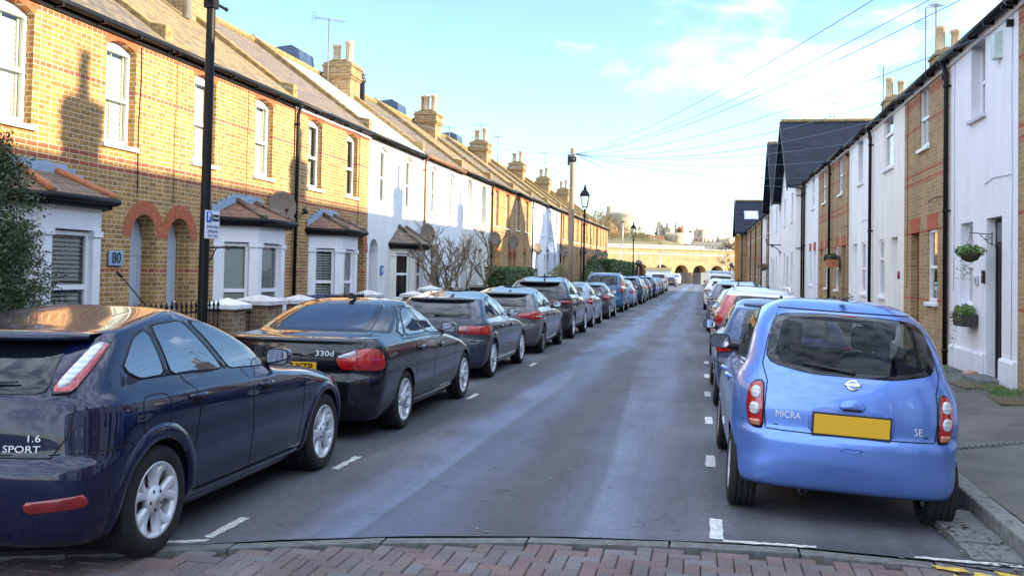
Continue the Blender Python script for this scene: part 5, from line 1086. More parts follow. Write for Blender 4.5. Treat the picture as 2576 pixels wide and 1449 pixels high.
# ---------------------------------------------------------------- left terrace
TW = 'bay window'
P_A = dict(wstyle='shutter', bayspec=dict(uc=3.15, ridge=M_ridge, roof=M_clayg, style='open'), roof=M_slate)
left_house(-.2, 4.8, M_white, 'white house outside the picture, second left of number 80', False, gf=(2.9, 3.6), brickarch=False)
left_house(4.8, 9.75, M_stock, 'yellow brick house left of number 80, hidden behind the bush', False, bayspec=dict(uc=2.9, roof=M_clayg, ridge=M_clayg))
left_house(9.75, 14.7, M_stock, 'yellow brick terraced house bearing the blue 80 plaque, nearest on the left', True, **P_A)
left_house(14.7, 19.85, M_stock, 'yellow brick terraced house with white bay directly behind the black lamp post', False, bayspec=dict(uc=2.95, ridge=M_clayg, roof=M_clay, style='shutter', trans=.32), wstyle='shutter', roof=M_slatem, chim=(0.0,), pipe=None)
left_house(19.85, 24.77, M_stock, 'yellow brick terraced house with dark slatted blinds, beside the white houses', True, bayspec=dict(uc=2.85, ridge=M_clayg, roof=M_clay, styles=['open', 'shutter', 'shutter'], hw=1.1, fw=.52), wstyle='curtain', roof=M_clayg, chim=(0.0,), fasc=M_trim, pipe=.06)
left_house(24.77, 29.87, M_rend, 'white rendered terraced house with small bay and pale sheeted roof', False, bayspec=dict(uc=3.0, hw=1.0, fw=.5, ridge=M_clayg, roof=M_clayg, wall=M_rendc, style=None, flash=False, ztop=2.45, zr=3.05, trans=.55), wstyle='net', roof=plain('white roof sheeting', (.62, .60, .56), .6, var=.25, vs=3, bump=.6, bs=5), brickarch=False, sills=M_rend, dorm=True)
left_house(29.87, 35.0, M_white, 'white terraced house without a bay, behind the bare shrubs', True, gf=(2.9, 3.66), wstyle='net', brickarch=False, chim=(0.0,), pipe=.05, gutm=plain('rusty brown pipe', (.20, .09, .04), .6, var=.3), sills=M_galv)
left_house(35.0, 40.0, M_rendc, 'cream rendered terraced house with arched door, next to the red banded pair', False, gf=(2.9, 3.66), wstyle='net', brickarch=False, roof=M_slatem, sills=M_rendc, dorm=True)
left_house(40.0, 45.0, M_stock, 'red banded brick house with paired arched door behind the clipped hedge', True, gf=(2.9, 3.6), wstyle='net', chim=(0.0, dict(pots=((-.27, 2), (-.10, 1), (.24, 1)))), pipe=.05, roof=M_slate)
left_house(45.0, 50.0, M_stock, 'brick house sharing its arched door pair with the hedge house', False, gf=(2.9, 3.6), wstyle='dark', roof=M_slatem, dorm=True)
left_house(50.0, 55.2, M_white, 'narrow white house with a ribbed front door beyond the brick pair', True, gf=(2.9, 3.6), wstyle='net', brickarch=False, chim=(0.0,), pipe=.05)
left_house(55.2, 60.4, M_rendg, 'pale grey rendered house with ornament by its ground floor window', False, gf=(2.9, 3.6), wstyle='net', brickarch=False, roof=M_slatem, sills=M_rendg)
LB2 = ['first brick house after the grey rendered one, just past the wooden pole', 'second brick house after the grey rendered one, with chimney', 'middle brick house of the far left end, satellite dish beside it', 'brick house behind the conical topiary', 'brick house second from the far end of the left terrace', 'last brick house ending the left terrace near the viaduct']
for i, lb in enumerate(LB2):
    y0 = 60.4 + 5.2 * i; left_house(y0, y0 + 5.2, M_stock if i % 3 else M_stockp, lb, i % 2 == 0, gf=(2.9, 3.6), wstyle='net', chim=(0.0,) if i in (0, 2, 4) else None, pipe=.05 if i % 2 == 0 else None, roof=M_slatem if i % 2 else M_slate)
hA = [o for o in bpy.data.objects if o.name == 'terraced_house'][0]
# front garden walls: piers, railings, gates
M_capst = plain('dull painted cap', (.52, .52, .52), .65, var=.2, vs=9, bump=.2)
def pier(y, w, label, h=1.12, x=-7.2, cap=M_capst, mat=None, wx=.42, flat=False, gname='brick gate piers on the left'):
    t = thing('gate_pier', label, 'pier', (x, y, .1), 0, gname); m = MB(); m.bx(-wx / 2, wx / 2, -w / 2, w / 2, -.05, h); m.build('shaft', mat or M_pier, t)
    c = MB(); o = .07; h0 = h + .003
    if flat: c.bx(-wx / 2 - o, wx / 2 + o, -w / 2 - o, w / 2 + o, h0, h0 + .12)
    else:
        c.bx(-wx / 2 - o, wx / 2 + o, -w / 2 - o, w / 2 + o, h0, h0 + .07); b = len(c.v); A = [(-wx / 2 - o, -w / 2 - o), (wx / 2 + o, -w / 2 - o), (wx / 2 + o, w / 2 + o), (-wx / 2 - o, w / 2 + o)]; c.add([(*p, h0 + .0705) for p in A] + [(0, 0, h0 + .17)], [(0, 1, 4), (1, 2, 4), (2, 3, 4), (3, 0, 4)])
    c.build('cap', cap, t, bevel=.012); return t
pier(9.72, .62, 'wide low pier with rough flat white coping beside the near bush', 1.03, flat=True, cap=M_stone)
pier(13.62, .42, 'pier with grey white cap right of the lamp post', 1.02, cap=M_stone); pier(14.72, .56, 'tallest white capped pier in front of the second bay window', 1.05, wx=.56); pier(16.3, .50, 'white capped pier between the gate and the black railings', 1.02); pier(19.95, .44, 'white capped pier at the far end of the black railings', 1.05)
pier(23.3, .44, 'small white capped reddish pier before the white bay', .98); pier(24.8, .52, 'tall white capped pier by the blue bin lid', 1.10); pier(34.2, .4, 'white capped pier in front of the clipped hedge', .98); pier(36.2, .4, 'second white capped pier beside the clipped hedge', .98)
def garden_wall(y0, y1, label, h=.55, x=-7.2): t = MB(); t.bx(-.11, .11, 0, y1 - y0, 0, h); t.bx(-.14, .14, 0, y1 - y0, h + .002, h + .06); o = t.build('garden_wall', M_pier, None, (x, y0, .09)); return setp(o, label, 'wall')
def railing(y0, y1, label, zb=.65, zt=1.27, x=-7.2, pitch=.125, name='railing', cat='railing'):
    t = thing(name, label, cat, (x, y0, .0)); m = MB(); L = y1 - y0
    for z in (zb + .06, zt - .16): m.bx(-.012, .012, 0, L, z - .012, z + .012)
    m.build('rail', M_black, t); n = int(L / pitch); sd = None
    for i in range(n):
        if sd is None:
            b = MB(); b.tube([(0, 0, zb), (0, 0, zt - .13)], .0085, 6); b.lathe([(.009, zt - .15), (.02, zt - .135), (.009, zt - .12), (.010, zt - .10), (.024, zt - .075), (.016, zt - .05), (.008, zt - .015), (.0, zt + .02)], 8); o = b.build('spear_bar', M_black, t); sd = o.data
        else: o = bpy.data.objects.new('spear_bar', sd); COL.objects.link(o); o.parent = t
        o.location = (0, (i + .5) * L / n, 0)
    return t
garden_wall(10.05, 13.40, 'low brick garden wall under the spear railing of number 80'); railing(10.05, 13.40, 'black spear topped railing in front of the paired red arches')
railing(13.86, 14.42, 'black iron garden gate between two capped piers', .2, 1.2, name='garden_gate', cat='gate', pitch=.11)
m = MB(); m.bx(-.05, .05, -.05, .05, 0, 1.12); m.bx(-.06, .06, -.06, .06, 1.122, 1.15); setp(m.build('gate_post', M_trim, None, (-7.2, 15.6, .09)), 'slim white wooden post between two capped piers', 'post')
garden_wall(16.56, 19.7, 'low brick garden wall under the dense railing by the third bay'); railing(16.56, 19.7, 'dense black spear railing before the third white bay', pitch=.105)
garden_wall(20.2, 23.05, 'low garden wall left of the small reddish pier', .8); garden_wall(25.1, 33.9, 'long low garden wall below the bare shrubs', .7); garden_wall(36.5, 60, 'long garden wall running past the clipped hedge', .7)
t = thing('scroll_railing', 'low black scrolled iron railing beside the wide flat pier', 'railing', (-7.2, 7.2, 0)); m = MB(); m.bx(-.012, .012, 0, 2.15, 1.16, 1.185); m.bx(-.012, .012, 0, 2.15, .7, .72); m.build('rail', M_black, t); m = MB()
for i in range(9): c = .14 + i * .23; m.tube([(0, c + .10 * math.cos(a), .95 + .2 * math.sin(a)) for a in np.linspace(0, 6.28, 17)], .008, 5)
m.build('scroll', M_black, t)
def bin_(x, y, label, lid, body, rz=0, h=1.0, open_=0, gname='wheelie bins in the front gardens'):
    t = thing('wheelie_bin', label, 'bin', (x, y, .09), rz, gname); m = MB(); a, b = .20, .27; G = [[(sx * k, sy * k2, z) for sx, sy in ((-1, -1), (1, -1), (1, 1), (-1, 1))] for k, k2, z in ((a, .23, .05), (b, .30, h - .08), (b + .02, .32, h - .06), (b + .02, .32, h - .03))]
    m.grid(G, sm=False, closed=True); m.add([(p[0], p[1], .05) for p in G[0]], [(0, 1, 2, 3)]); m.build('bin_body', body, t, bevel=.015)
    l = MB(); Gl = [[(x_, -.34 + .72 * j / 6, h - .02 + .075 * math.sin(j / 6 * 3.14) + (.0 if abs(x_) > .25 else .012)) for x_ in (-.30, -.2, 0, .2, .30)] for j in range(7)]; l.grid(Gl); l.tube([(-.28, .37, h - .01), (.28, .37, h - .01)], .022, 8); l.build('bin_lid', lid, t)
    for s in (-1, 1): w_ = MB(); w_.lathe([(0, -.03), (.10, -.03), (.10, .03), (0, .03)], 14, 0, Matrix.Translation((s * .23, .27, .10)) @ Matrix.Rotation(R(90), 4, 'Y')); w_.build('bin_wheel', M_rubber, t)
    return t
bin_(-7.75, 8.3, 'blue lidded bin behind the scrolled railing', M_blue, M_plast, .3, 1.12); bin_(-7.9, 7.6, 'second blue bin at the picture edge under the bush', M_blue, M_blue, .1, 1.1)
bin_(-7.85, 18.3, 'blue bin behind the dense railing', M_blue, M_blue, .2, 1.06); bin_(-7.8, 19.05, 'blue lidded bin closest to the railing end pier', M_blue, M_plast, -.1, 1.06)
bin_(-7.6, 26.2, 'blue lidded bin beside the tall capped pier', M_blue, M_blue, .2, 1.12); bin_(-7.5, 28.0, 'brown lidded bin under the twisted shrub', plain('brown lid plastic', (.09, .06, .035), .5), M_plast, .1, 1.08); bin_(-7.5, 28.9, 'dark green lidded bin under the middle bare shrub', plain('dull green plastic', (.03, .04, .03), .5), M_plast, 0, 1.08)
bin_(-7.4, 31.2, 'black bin with its lid askew by the right bare shrub', M_plast, M_plast, .25, 1.15); bin_(-7.5, 32.2, 'black bin at the hedge end of the row', M_plast, M_plast, -.2, 1.12); bin_(-6.9, 48.5, 'dark blue bin near the second lamp post', M_blue, M_blue, 0, 1.25)
m = MB(); m.prism([(0, 0), (.16, 0), (.18, .2), (-.02, .2)], 0, .62, 'y'); setp(m.build('planter_trough', M_plast, None, (-8.05, 26.7, 1.02)), 'black trough planter on the sill of the cream bay', 'planter')
# plaques
t = thing('house_number_plaque', 'blue grey square plaque with the number 80', 'plaque', (-8.985, 13.36, 1.87)); m = MB(); m.bx(0, .03, -.18, .18, -.115, .115); m.build('plate', M_slateplq, t, bevel=.008)
tx = text_mb('80', .24, .006, .003); tx.xf(lambda p: (.034 + p[2], p[0], p[1])); tx.build('number', plain('dark grey lettering', (.035, .045, .06), .6), t)
t = thing('house_number_plaque', 'small blue plaque beside the arched door of the white rendered house', 'plaque', (-8.985, 25.95, 1.75)); m = MB(); m.bx(0, .03, -.10, .10, -.13, .13); m.build('plate', plain('mid blue plaque', (.12, .2, .42), .5), t); tx = text_mb('78', .14, .004, .003); tx.xf(lambda p: (.034 + p[2], p[0], p[1])); tx.build('number', M_trim, t)
# satellite dishes
def dish(x, y, z, label, r=.28, rz=0, mat=M_dish):
    t = thing('satellite_dish', label, 'satellite dish', (x, y, z), rz, 'satellite dishes on the left terrace'); Mx = Matrix.Translation((.34, 0, 0)) @ Matrix.Rotation(R(78), 4, 'Y') @ Matrix.Scale(1.15, 4, (1, 0, 0))
    m = MB(); m.lathe([(0, 0), (r * .5, .018), (r * .8, .045), (r, .075), (r + .008, .07), (r * .8, .03), (0, -.02)], 24, 0, Mx); m.build('reflector', mat, t)
    a = MB(); a.tube([(0, 0, -.1), (.18, 0, -.1), (.3, 0, -.02)], .018, 8); a.bx(-.01, .01, -.07, .07, -.2, .02); a.build('wall_bracket', M_black, t)
    f = MB(); f.tube([(.33, 0, -r * 1.05), (.62, 0, -r * .85), (.74, 0, -.08)], .011, 6); f.lathe([(.03, 0), (.03, .09), (0, .09)], 10, 0, Matrix.Translation((.74, 0, -.08)) @ Matrix.Rotation(R(-90), 4, 'Y')); f.build('feed_arm', M_black, t); return t
dish(-8.98, 19.05, 3.05, 'grey brown dish between the second and third bays', .29, R(-48))
for i, (y, z, lb) in enumerate(((29.75, 2.95, 'pale grey dish at the corner of the small slate roofed bay'), (40.1, 3.15, 'round dish low on the first red banded house'), (44.4, 3.15, 'dish on the second red banded house above its hedge'), (50.4, 3.0, 'dish by the downpipe of the narrow white house'), (55.6, 3.2, 'bright dish on the pale grey house'), (60.8, 3.1, 'dish left of the wooden pole'), (62.6, 3.0, 'dark dish seen just behind the wooden pole'), (71.0, 3.4, 'dish above the second lamp post door'), (81.4, 3.5, 'dish above the conical topiary'), (86.8, 3.5, 'last dish before the terrace end'))): dish(-8.98, y, z, lb, .27, R(-40 - 7 * (i % 3)), M_dish if i != 4 else M_stone)
# aerials
M_galvd = plain('dull aerial metal', (.16, .17, .19), .6, metal=.2)
def aerial(x, y, z0, z1, label, yagi=True, rz=0., mat=M_galvd, grid_=False, n=9, L=1.0):
    t = thing('tv_aerial', label, 'aerial', (x, y, 0), rz, 'rooftop television aerials'); MB().tube([(0, 0, z0), (0, 0, z1)], .022, 6).build('mast', mat, t); m = MB()
    if grid_:
        for q in (-.16, .16):
            for k in range(5): zz = z1 - .28 + q * 1.4 + k * .055 - .1; m.tube([(-.3, .02, zz), (.3, .02, zz)], .007, 4)
            for xx in (-.3, .3): m.tube([(xx, .02, z1 - .38 + q * 1.4), (xx, .02, z1 - .16 + q * 1.4)], .007, 4)
        m.tube([(0, .0, z1 - .6), (0, .0, z1)], .012, 5)
    else:
        m.tube([(-L * .5, 0, z1 - .08), (L * .5, 0, z1 - .02)], .011, 5)
        for k in range(n): xx = -L * .5 + L * k / (n - 1); m.tube([(xx, -.17, z1 - .08 + .06 * k / (n - 1)), (xx, .17, z1 - .08 + .06 * k / (n - 1))], .006, 4)
        for zz in (-.16, -.02, .08): m.tube([(-L * .5, -.2, z1 + zz), (-L * .5, .2, z1 + zz)], .007, 4)
    m.build('antenna', mat, t); return t
aerial(-12.1, 29.2, 7.4, 9.95, 'tall white masted aerial left of the nearest full chimney', rz=.9, L=1.1); aerial(-11.9, 50.3, 7.6, 9.75, 'tilted aerial left of the third chimney', rz=.3); aerial(-11.6, 53.2, 7.6, 9.5, 'aerial right of the third chimney', rz=1.2, n=6, L=.6); aerial(-11.9, 71.5, 8, 10.9, 'aerial on the fifth left chimney', rz=.7, L=.7); aerial(-11.9, 80.2, 8, 10.4, 'aerial with two arms near the wooden pole top', rz=.2, L=1.0); aerial(-12.4, 45.5, 7.8, 8.9, 'small aerial behind the ridge of the red banded houses', rz=.5, L=.7)
aerial(6.6, 30.9, 7.2, 10.05, 'double grid aerial catching the sun above the right roofs', grid_=True, rz=.2); aerial(6.6, 29.6, 7.4, 9.85, 'thin aerial beside the double grid aerial', rz=1.0, n=7, L=.6); aerial(6.6, 37.9, 7.2, 9.75, 'small panel aerial above the second right chimney', grid_=True, rz=.6); aerial(6.3, 51.0, 7.2, 10.2, 'ladder shaped aerial behind the slate gable', grid_=True, rz=.1); aerial(6.3, 49.5, 7.2, 10.5, 'thin yagi aerial behind the slate gable', rz=.4, n=6, L=.6); aerial(3.2, 101.3, 9, 9.9, 'tiny aerial on the end gable', rz=.4, n=4, L=.5)
# flue on the white sheeted roof
m = MB(); m.lathe([(.11, 0), (.11, .62), (.15, .66), (.15, .74), (.10, .78), (.10, .86), (.14, .9), (0, .98)], 12); setp(m.build('roof_flue', M_navy, None, (-11.6, 31.0, 7.55)), 'dark metal flue standing on the pale sheeted roof', 'flue')
m = MB(); m.lathe([(.09, 0), (.09, .5), (.13, .52), (.13, .62), (0, .66)], 12); setp(m.build('roof_flue', M_alum, None, (-11.2, 19.0, 7.2)), 'shiny cowl behind the lamp post on the mossy roof', 'flue')
# ---------------------------------------------------------------- right cottages
for i, y0 in enumerate((-18.8, -14.6, -10.4, -6.2, -2.0, 2.2, 6.4)): right_house(y0, y0 + 4.2 if y0 < 6 else 10.4, (M_white, M_brown, M_cream)[i % 3], 'cottage behind the viewpoint, ' + ('first', 'second', 'third', 'fourth', 'fifth', 'sixth', 'seventh')[i] + ' from the far end', i % 2 == 1, dmat=M_navy, chim=2.0 if i % 2 else None)
right_house(10.4, 14.42, M_brown, 'brown brick cottage cut off by the right picture edge', z0=.24, wst='dark', dmat=M_navy)
right_house(14.42, 18.2, M_white2, 'white painted cottage with tall dark door, hanging basket and alarm box', up=(.53, 'sash'), wst='deep', gd=-.14, plinth=1, dmat=M_black, lintel=False, pipe=3.74, gstyle='net', uw=.80, dk=3, chim=-.7, sillm=M_rendg, dlabel='tall near black door with glazed top')
right_house(18.2, 22.1, M_brown, 'brown brick cottage with varnished door beside the white basket cottage', True, up=(.52, 'sashbars'), dmat=M_wooddoor, wst='net', chim=3.2, sillm=M_trim)
right_house(22.1, 26.1, M_cream, 'cream painted cottage with a wide plain casement upstairs', up=(.46, 'case'), gfk='case', uw=1.12, dmat=M_trim, lintel=False, wst='net', pipe=3.95)
right_house(26.1, 30.1, M_white, 'white cottage between the cream cottage and the brick pair', True, up=(.49, 'sash'), wst='deep', dmat=M_trim, lintel=False, chim=2.5)
right_house(30.1, 34.1, M_brown, 'brick cottage with a terracotta hanging basket by its door', up=(.47, 'sash'), dmat=M_navy, sillm=M_trim); right_house(34.1, 38.0, M_brown, 'second brick cottage of the banded pair, before a white cottage', True, up=(.55, 'sash'), dmat=M_trim, pipe=.1, chim=2.0, sillm=M_trim)
right_house(38.0, 42.6, M_white2, 'white cottage with brick red lintels next to the first gable', up=(.38, 'sash'), lintel=True, dmat=M_rendg, pipe=4.5)
gable_house(43.2, 51.2, M_white, 'white gabled house with the large dark slate slope, nearer one'); gable_house(52.6, 60.2, M_white2, 'white gabled house behind the nearer slate gable', zr=9.4)
RL = [('brick cottage just beyond the white gables', M_brown, None), ('brick cottage with a wall basket in the far right row', M_brown, .1), ('lone white cottage among the far brick cottages', M_white, None), ('dark brick cottage after the lone white one', M_brown, .1), ('brick cottage with pale downpipe in the far row', M_brown, None), ('brick cottage third from the end gable', M_brown, .1), ('brick cottage second from the end gable', M_brown, None), ('brick cottage beside the end gable', M_brown, .1), ('narrow brick cottage touching the end gable', M_brown, None)]
for i, (lb, mt, pp) in enumerate(RL): y0 = 60.3 + i * 4.15; right_house(y0, y0 + 4.15, mt, lb, i % 2 == 1, up=(.48, 'sash'), lintel=mt is M_brown, pipe=pp, chim=2.0 if i % 3 == 1 else None, dmat=(M_trim, M_navy, M_wooddoor)[i % 3])
gh_ = gable_house(97.8, 106.5, M_brown, 'brick end house with a slate slope and skylight, closing the right row', proj=.75, zr=9.6, tall=6.3)
m = MB(); m.bx(.003, .40, 1.2, 2.5, -.2, 5.7); m.bx(-.02, .44, 1.15, 2.55, 5.703, 5.8); RS.build(m, 'sunlit_strip_box', M_sunlit, gh_)  # added box, its orange colour stands in for a sunlit strip of wall
zr_, ez_, yc_ = 9.6, 6.3, 4.35; k_ = (zr_ - ez_) / yc_; ze_ = ez_ - .28 * k_
def slope_pt(d, u, o): nl = math.hypot(1, k_); return (d, u - o * k_ / nl, ez_ + k_ * u + o / nl)
m = MB()
for a, b, c, e, o, mi in ((-1.9, -.5, 1.55, 2.75, .07, 1), (-1.8, -.6, 1.65, 2.65, .085, 0)):
    m.add([slope_pt(d, u, o) for d, u in ((a, c), (b, c), (b, e), (a, e))] + [slope_pt(d, u, -.02) for d, u in ((a, c), (b, c), (b, e), (a, e))], [(0, 1, 2, 3), (0, 1, 5, 4), (1, 2, 6, 5), (2, 3, 7, 6), (3, 0, 4, 7)], mi)
RS.build(m, 'skylight', [glass_dark('skylight glass', (.25, .32, .36), 2.4), M_lead], gh_)

# ---------------------------------------------------------------- street furniture
def lamp_post(x, y, label, top=4.62, rz=0., slim=False):
    t = thing('street_lamp', label, 'street lamp', (x, y, .1), rz, 'black heritage street lamps'); m = MB(); m.lathe([(.058, 0), (.056, 1.2), (.048, top - .5), (.046, top - .12), (.06, top - .1), (.05, top)], 16) if slim else m.lathe([(.075, 0), (.075, .9), (.062, .95), (.052, 1.0), (.050, 2.6), (.075, 2.62), (.075, 2.68), (.046, 2.72), (.042, top - .75), (.062, top - .73), (.062, top - .66), (.038, top - .62), (.034, top - .12), (.06, top - .1), (.05, top)], 16); m.build('post', M_black, t)
    b = MB(); b.tube([(0, -.33, top - .30), (0, .33, top - .30)], .018, 8)
    for s in (-1, 1): b.lathe([(0, -.03), (.032, 0), (0, .03)], 8, 0, Matrix.Translation((0, s * .34, top - .30)))
    b.bx(-.06, .06, -.06, .06, top - .38, top - .24); b.build('ladder_bar', M_black, t)
    L = MB(); z = top
    for i in range(4): c, s = math.cos(R(45 + 90 * i)), math.sin(R(45 + 90 * i)); L.tube([(c * .16, s * .16, z + .1), (c * .27, s * .27, z + .62)], .014, 6); L.tube([(0, 0, z - .02), (c * .16, s * .16, z + .1)], .014, 6)
    L.lathe([(.16, z + .09), (.16, z + .12)], 4); L.lathe([(.30, z + .62), (.31, z + .66), (.20, z + .82), (.10, z + .90), (.10, z + .98), (.05, z + 1.03), (.06, z + 1.08), (0, z + 1.18)], 4, sm=False); lo = L.build('lantern', M_black, t)
    g = MB(); g.lathe([(.155, z + .12), (.262, z + .615)], 4, sm=False); g.build('lantern_glass', glass_clear('lantern glass', (.9, .9, .86)), lo); return t
lamp_post(-5.4, 9.66, 'black street lamp carrying the permit parking sign, nearest', top=4.92, slim=True); lamp_post(-5.4, 43.9, 'black street lamp with lantern beside the wooden pole'); lamp_post(-5.4, 75.6, 'farthest black street lamp against the wooded castle hill')
t = thing('parking_sign', 'white permit holders parking sign with blue P on the near lamp post', 'sign', (-5.335, 9.70, 2.235)); m = MB(); m.bx(-.006, .006, -.155, .155, -.155, .155); m.build('plate', M_signw, t, bevel=.004)
m = MB(); m.bx(.0075, .010, -.14, -.035, .025, .142); bp = m.build('parking_symbol', M_signb, t); m = MB(); m.bx(.0075, .010, -.02, .14, .045, .115); zb = m.build('zone_panel', M_black, t)
def stxt(s, y, z, w, mat, name, par, b=.001): q = text_mb(s, .1, b, .0005, w); q.xf(lambda p: (.0115 + p[2], y + p[0], z + p[1])); return q.build(name, mat, par)
stxt('P', -.087, .084, .055, M_trim, 'lettering', bp, .003); stxt('Zone E', .06, .08, .135, M_trim, 'lettering', zb)
for s, z, w in (('Permit holders', -.02, .25), ('parking only', -.068, .215), ('8 am - 8 pm', -.118, .19)): stxt(s, 0, z, w, plain('sign lettering', (.10, .12, .22), .5), 'lettering', t)
m = MB(); m.bx(-.03, .0, -.1, .1, -.02, .02); m.bx(-.03, 0, -.1, .1, .08, .1); m.build('sign_clip', M_galv, t)
t = thing('wall_bracket', 'small black iron bracket sticking out beside the near lamp post', 'bracket', (-8.98, 15.95, 2.1)); m = MB(); m.tube([(0, 0, 0), (.5, 0, .02), (.56, 0, -.03)], .014, 6); m.tube([(0, 0, -.3), (.18, 0, -.22), (.3, 0, .0)], .012, 6); m.tube([(.1, 0, -.1), (.2, .0, -.05), (.14, 0, .0)], .01, 6); m.build('iron', M_black, t)
t = thing('security_camera', 'small black and white security camera above the third bay', 'camera', (-8.98, 20.35, 3.0)); m = MB(); m.tube([(0, 0, 0), (.14, -.02, .02)], .02, 8); m.lathe([(.045, 0), (.05, .02), (.05, .14), (0, .14)], 10, 0, Matrix.Translation((.14, -.06, .03)) @ Matrix.Rotation(R(70), 4, 'X')); m.build('camera_body', M_plast, t)
m = MB(); m.tube([(0, 0, 0), (.0, .9, -.62)], .009, 6); m.lathe([(.02, -.02), (.02, .1)], 8, 0, Matrix.Rotation(R(60), 4, 'X')); setp(m.build('leaning_stick', M_plast, None, (-7.9, 11.9, 1.62)), 'thin dark stick leaning behind the near spear railing', 'stick')
# telegraph pole and wires
t = thing('telegraph_pole', 'tall wooden telegraph pole with wires fanning from its head', 'telegraph pole', (-5.4, 39.4, .1)); m = MB(); m.lathe([(.125, 0), (.115, 3), (.095, 6.7), (.09, 6.86), (.0, 6.88)], 16); m.build('pole', M_pole, t)
m = MB(); m.lathe([(.12, 6.28), (.12, 6.52)], 14); m.bx(-.19, -.12, -.07, .07, 6.15, 6.6); m.bx(.11, .17, -.05, .05, 6.3, 6.5); m.build('junction_box', M_plast, t); m = MB()
for i in range(9): z = 2.6 + i * .4; s = 1 if i % 2 else -1; m.tube([(s * .12, 0, z), (s * .3, 0, z + .02)], .012, 6)
m.build('step_iron', M_galv, t)
def wire(a, b, label, sag=.35, r=.0062):
    a, b = Vector(a), Vector(b); n = 22; m = MB(); m.tube([tuple((a + (b - a) * (i / n)) - a + Vector((0, 0, -sag * 4 * (i / n) * (1 - i / n)))) for i in range(n + 1)], r, 5, cap=False)
    o = m.build('telephone_wire', M_wire, None, a, fix=False); return setp(o, label, 'wire', 'telephone wires from the pole')
M_wire = plain('grey blue wire', (.11, .16, .25), .6)
PT = (-5.3, 39.4, 6.72)
RW = [(9.0, 6.1, 'wire crossing highest over the street to the near right cottage'), (11.2, 5.9, 'wire leaving the picture top, second from the highest'), (11.9, 5.75, 'wire running just below the second highest one'), (15.6, 5.55, 'wire ending above the alarm box of the white basket cottage'), (19.6, 5.5, 'wire to the eaves of the varnished door cottage'), (23.0, 5.5, 'wire to the cream cottage corner'), (27.2, 5.5, 'wire to the white cottage beside the cream one'), (31.0, 5.45, 'wire to the basket brick cottage'), (36.5, 5.45, 'wire to the second banded brick cottage'), (41.0, 5.5, 'wire to the cottage with red lintels'), (47.0, 8.2, 'wire to the nearer slate gable'), (56.0, 7.6, 'wire to the rear slate gable'), (64, 5.6, 'wire to the far brick cottages, upper'), (72, 5.6, 'wire to the lone far white cottage'), (80, 5.6, 'wire to the far right row, third'), (90, 5.7, 'lowest far wire toward the end gable')]
for y, z, lb in RW: wire(PT, (4.25 if y < 43 or y > 62 else 3.9, y, z), lb, .5 if y < 25 else .35)
for y, lb in ((15.0, 'wire to the lamp post house eaves on the left'), (20.2, 'wire to the left house with mossy roof'), (27.5, 'wire over the pale sheeted roof'), (33, 'wire to the white house behind shrubs'), (42, 'short wire to the first banded left house'), (47, 'short wire to the second banded left house'), (53, 'wire from the pole to the narrow white house'), (58, 'wire from the pole to the pale grey house'), (66, 'wire to the far left brick houses'), (76, 'longest wire along the far left eaves')): wire(PT, (-8.95, y, 5.45 + rise(y)), lb, .3)
def round_sign(x, y, z, label, r=.27):
    t = thing('traffic_sign', label, 'traffic sign', (x, y, 0)); MB().tube([(0, 0, 0), (0, 0, z + r + .25)], .035, 8).build('sign_post', M_galv, t); m = MB(); m.lathe([(0, 0), (r, 0), (r, .02), (0, .02)], 24, 0, Matrix.Translation((0, -.05, z)) @ Matrix.Rotation(R(90), 4, 'X')); m.bx(-r * .8, r * .8, -.045, -.02, z - .02, z + .02); m.build('sign_plate', M_alloyd, t)
round_sign(-5.02, 76.6, 2.63, 'grey back of a round traffic sign by the far hedge'); round_sign(3.1, 108, 2.95, 'grey back of a round traffic sign at the end gable')
m = MB(); m.tube([(-.25, 0, 0), (.25, 0, 0)], .03, 6); m.tube([(0, 0, 0), (0, 0, -.5)], .03, 6); setp(m.build('small_lamp', M_galv, None, (-5.02, 76.6, 3.35)), 'small strip lamp over the round sign back', 'lamp')
t = thing('wall_lamp_bracket', 'black scrolled lamp bracket on the white gabled house', 'bracket', (3.95, 51.0, 3.4)); m = MB(); m.tube([(0, 0, 0), (-.7, -.1, .02), (-.78, -.1, .3)], .03, 6); m.tube([(0, 0, -.4), (-.25, 0, -.15), (-.55, -.08, .0)], .025, 6); m.lathe([(.07, 0), (.07, .08)], 8, 0, Matrix.Translation((-.45, -.06, -.1))); m.build('iron', M_black, t)
# things on the right cottages
m = MB(); m.prism([(0, 0), (.11, 0), (.11, .36), (.03, .40), (0, .40)], -.10, .10, 'x'); m.xf(lambda p: (-p[1], p[0], p[2])); setp(m.build('alarm_box', plain('pale green white plastic', (.52, .60, .55), .4), None, (4.3, 15.25, 5.08)), 'pale upright alarm box high on the white basket cottage', 'alarm box')
def leaves(mb, n, fn, size=.05, mi=0):
    for _ in range(n):
        p = Vector(fn()); a = Vector((rnd.gauss(0, 1), rnd.gauss(0, 1), rnd.gauss(0, 1))).normalized(); b = a.orthogonal().normalized(); s = size * rnd.uniform(.6, 1.35)
        mb.add([p - a * s, p + b * s * .42 + a * s * .1, p + a * s, p - b * s * .42 + a * s * .1], [(0, 1, 2, 3)], mi)
    return mb
def inball(c, r):
    while 1:
        p = [rnd.uniform(-1, 1) for _ in range(3)]
        if p[0]**2 + p[1]**2 + p[2]**2 < 1: return (c[0] + p[0] * r[0], c[1] + p[1] * r[1], c[2] + p[2] * r[2])
t = thing('hanging_basket', 'hanging basket of green leaves on the white cottage bracket', 'hanging basket', (3.97, 15.55, 2.15)); t.scale = (.66, .66, .66); m = MB(); m.lathe([(.05, -.14), (.16, -.09), (.24, .03), (.25, .06), (.2, .05)], 16); m.build('basket', plain('brown moss liner', (.06, .045, .025), .9), t)
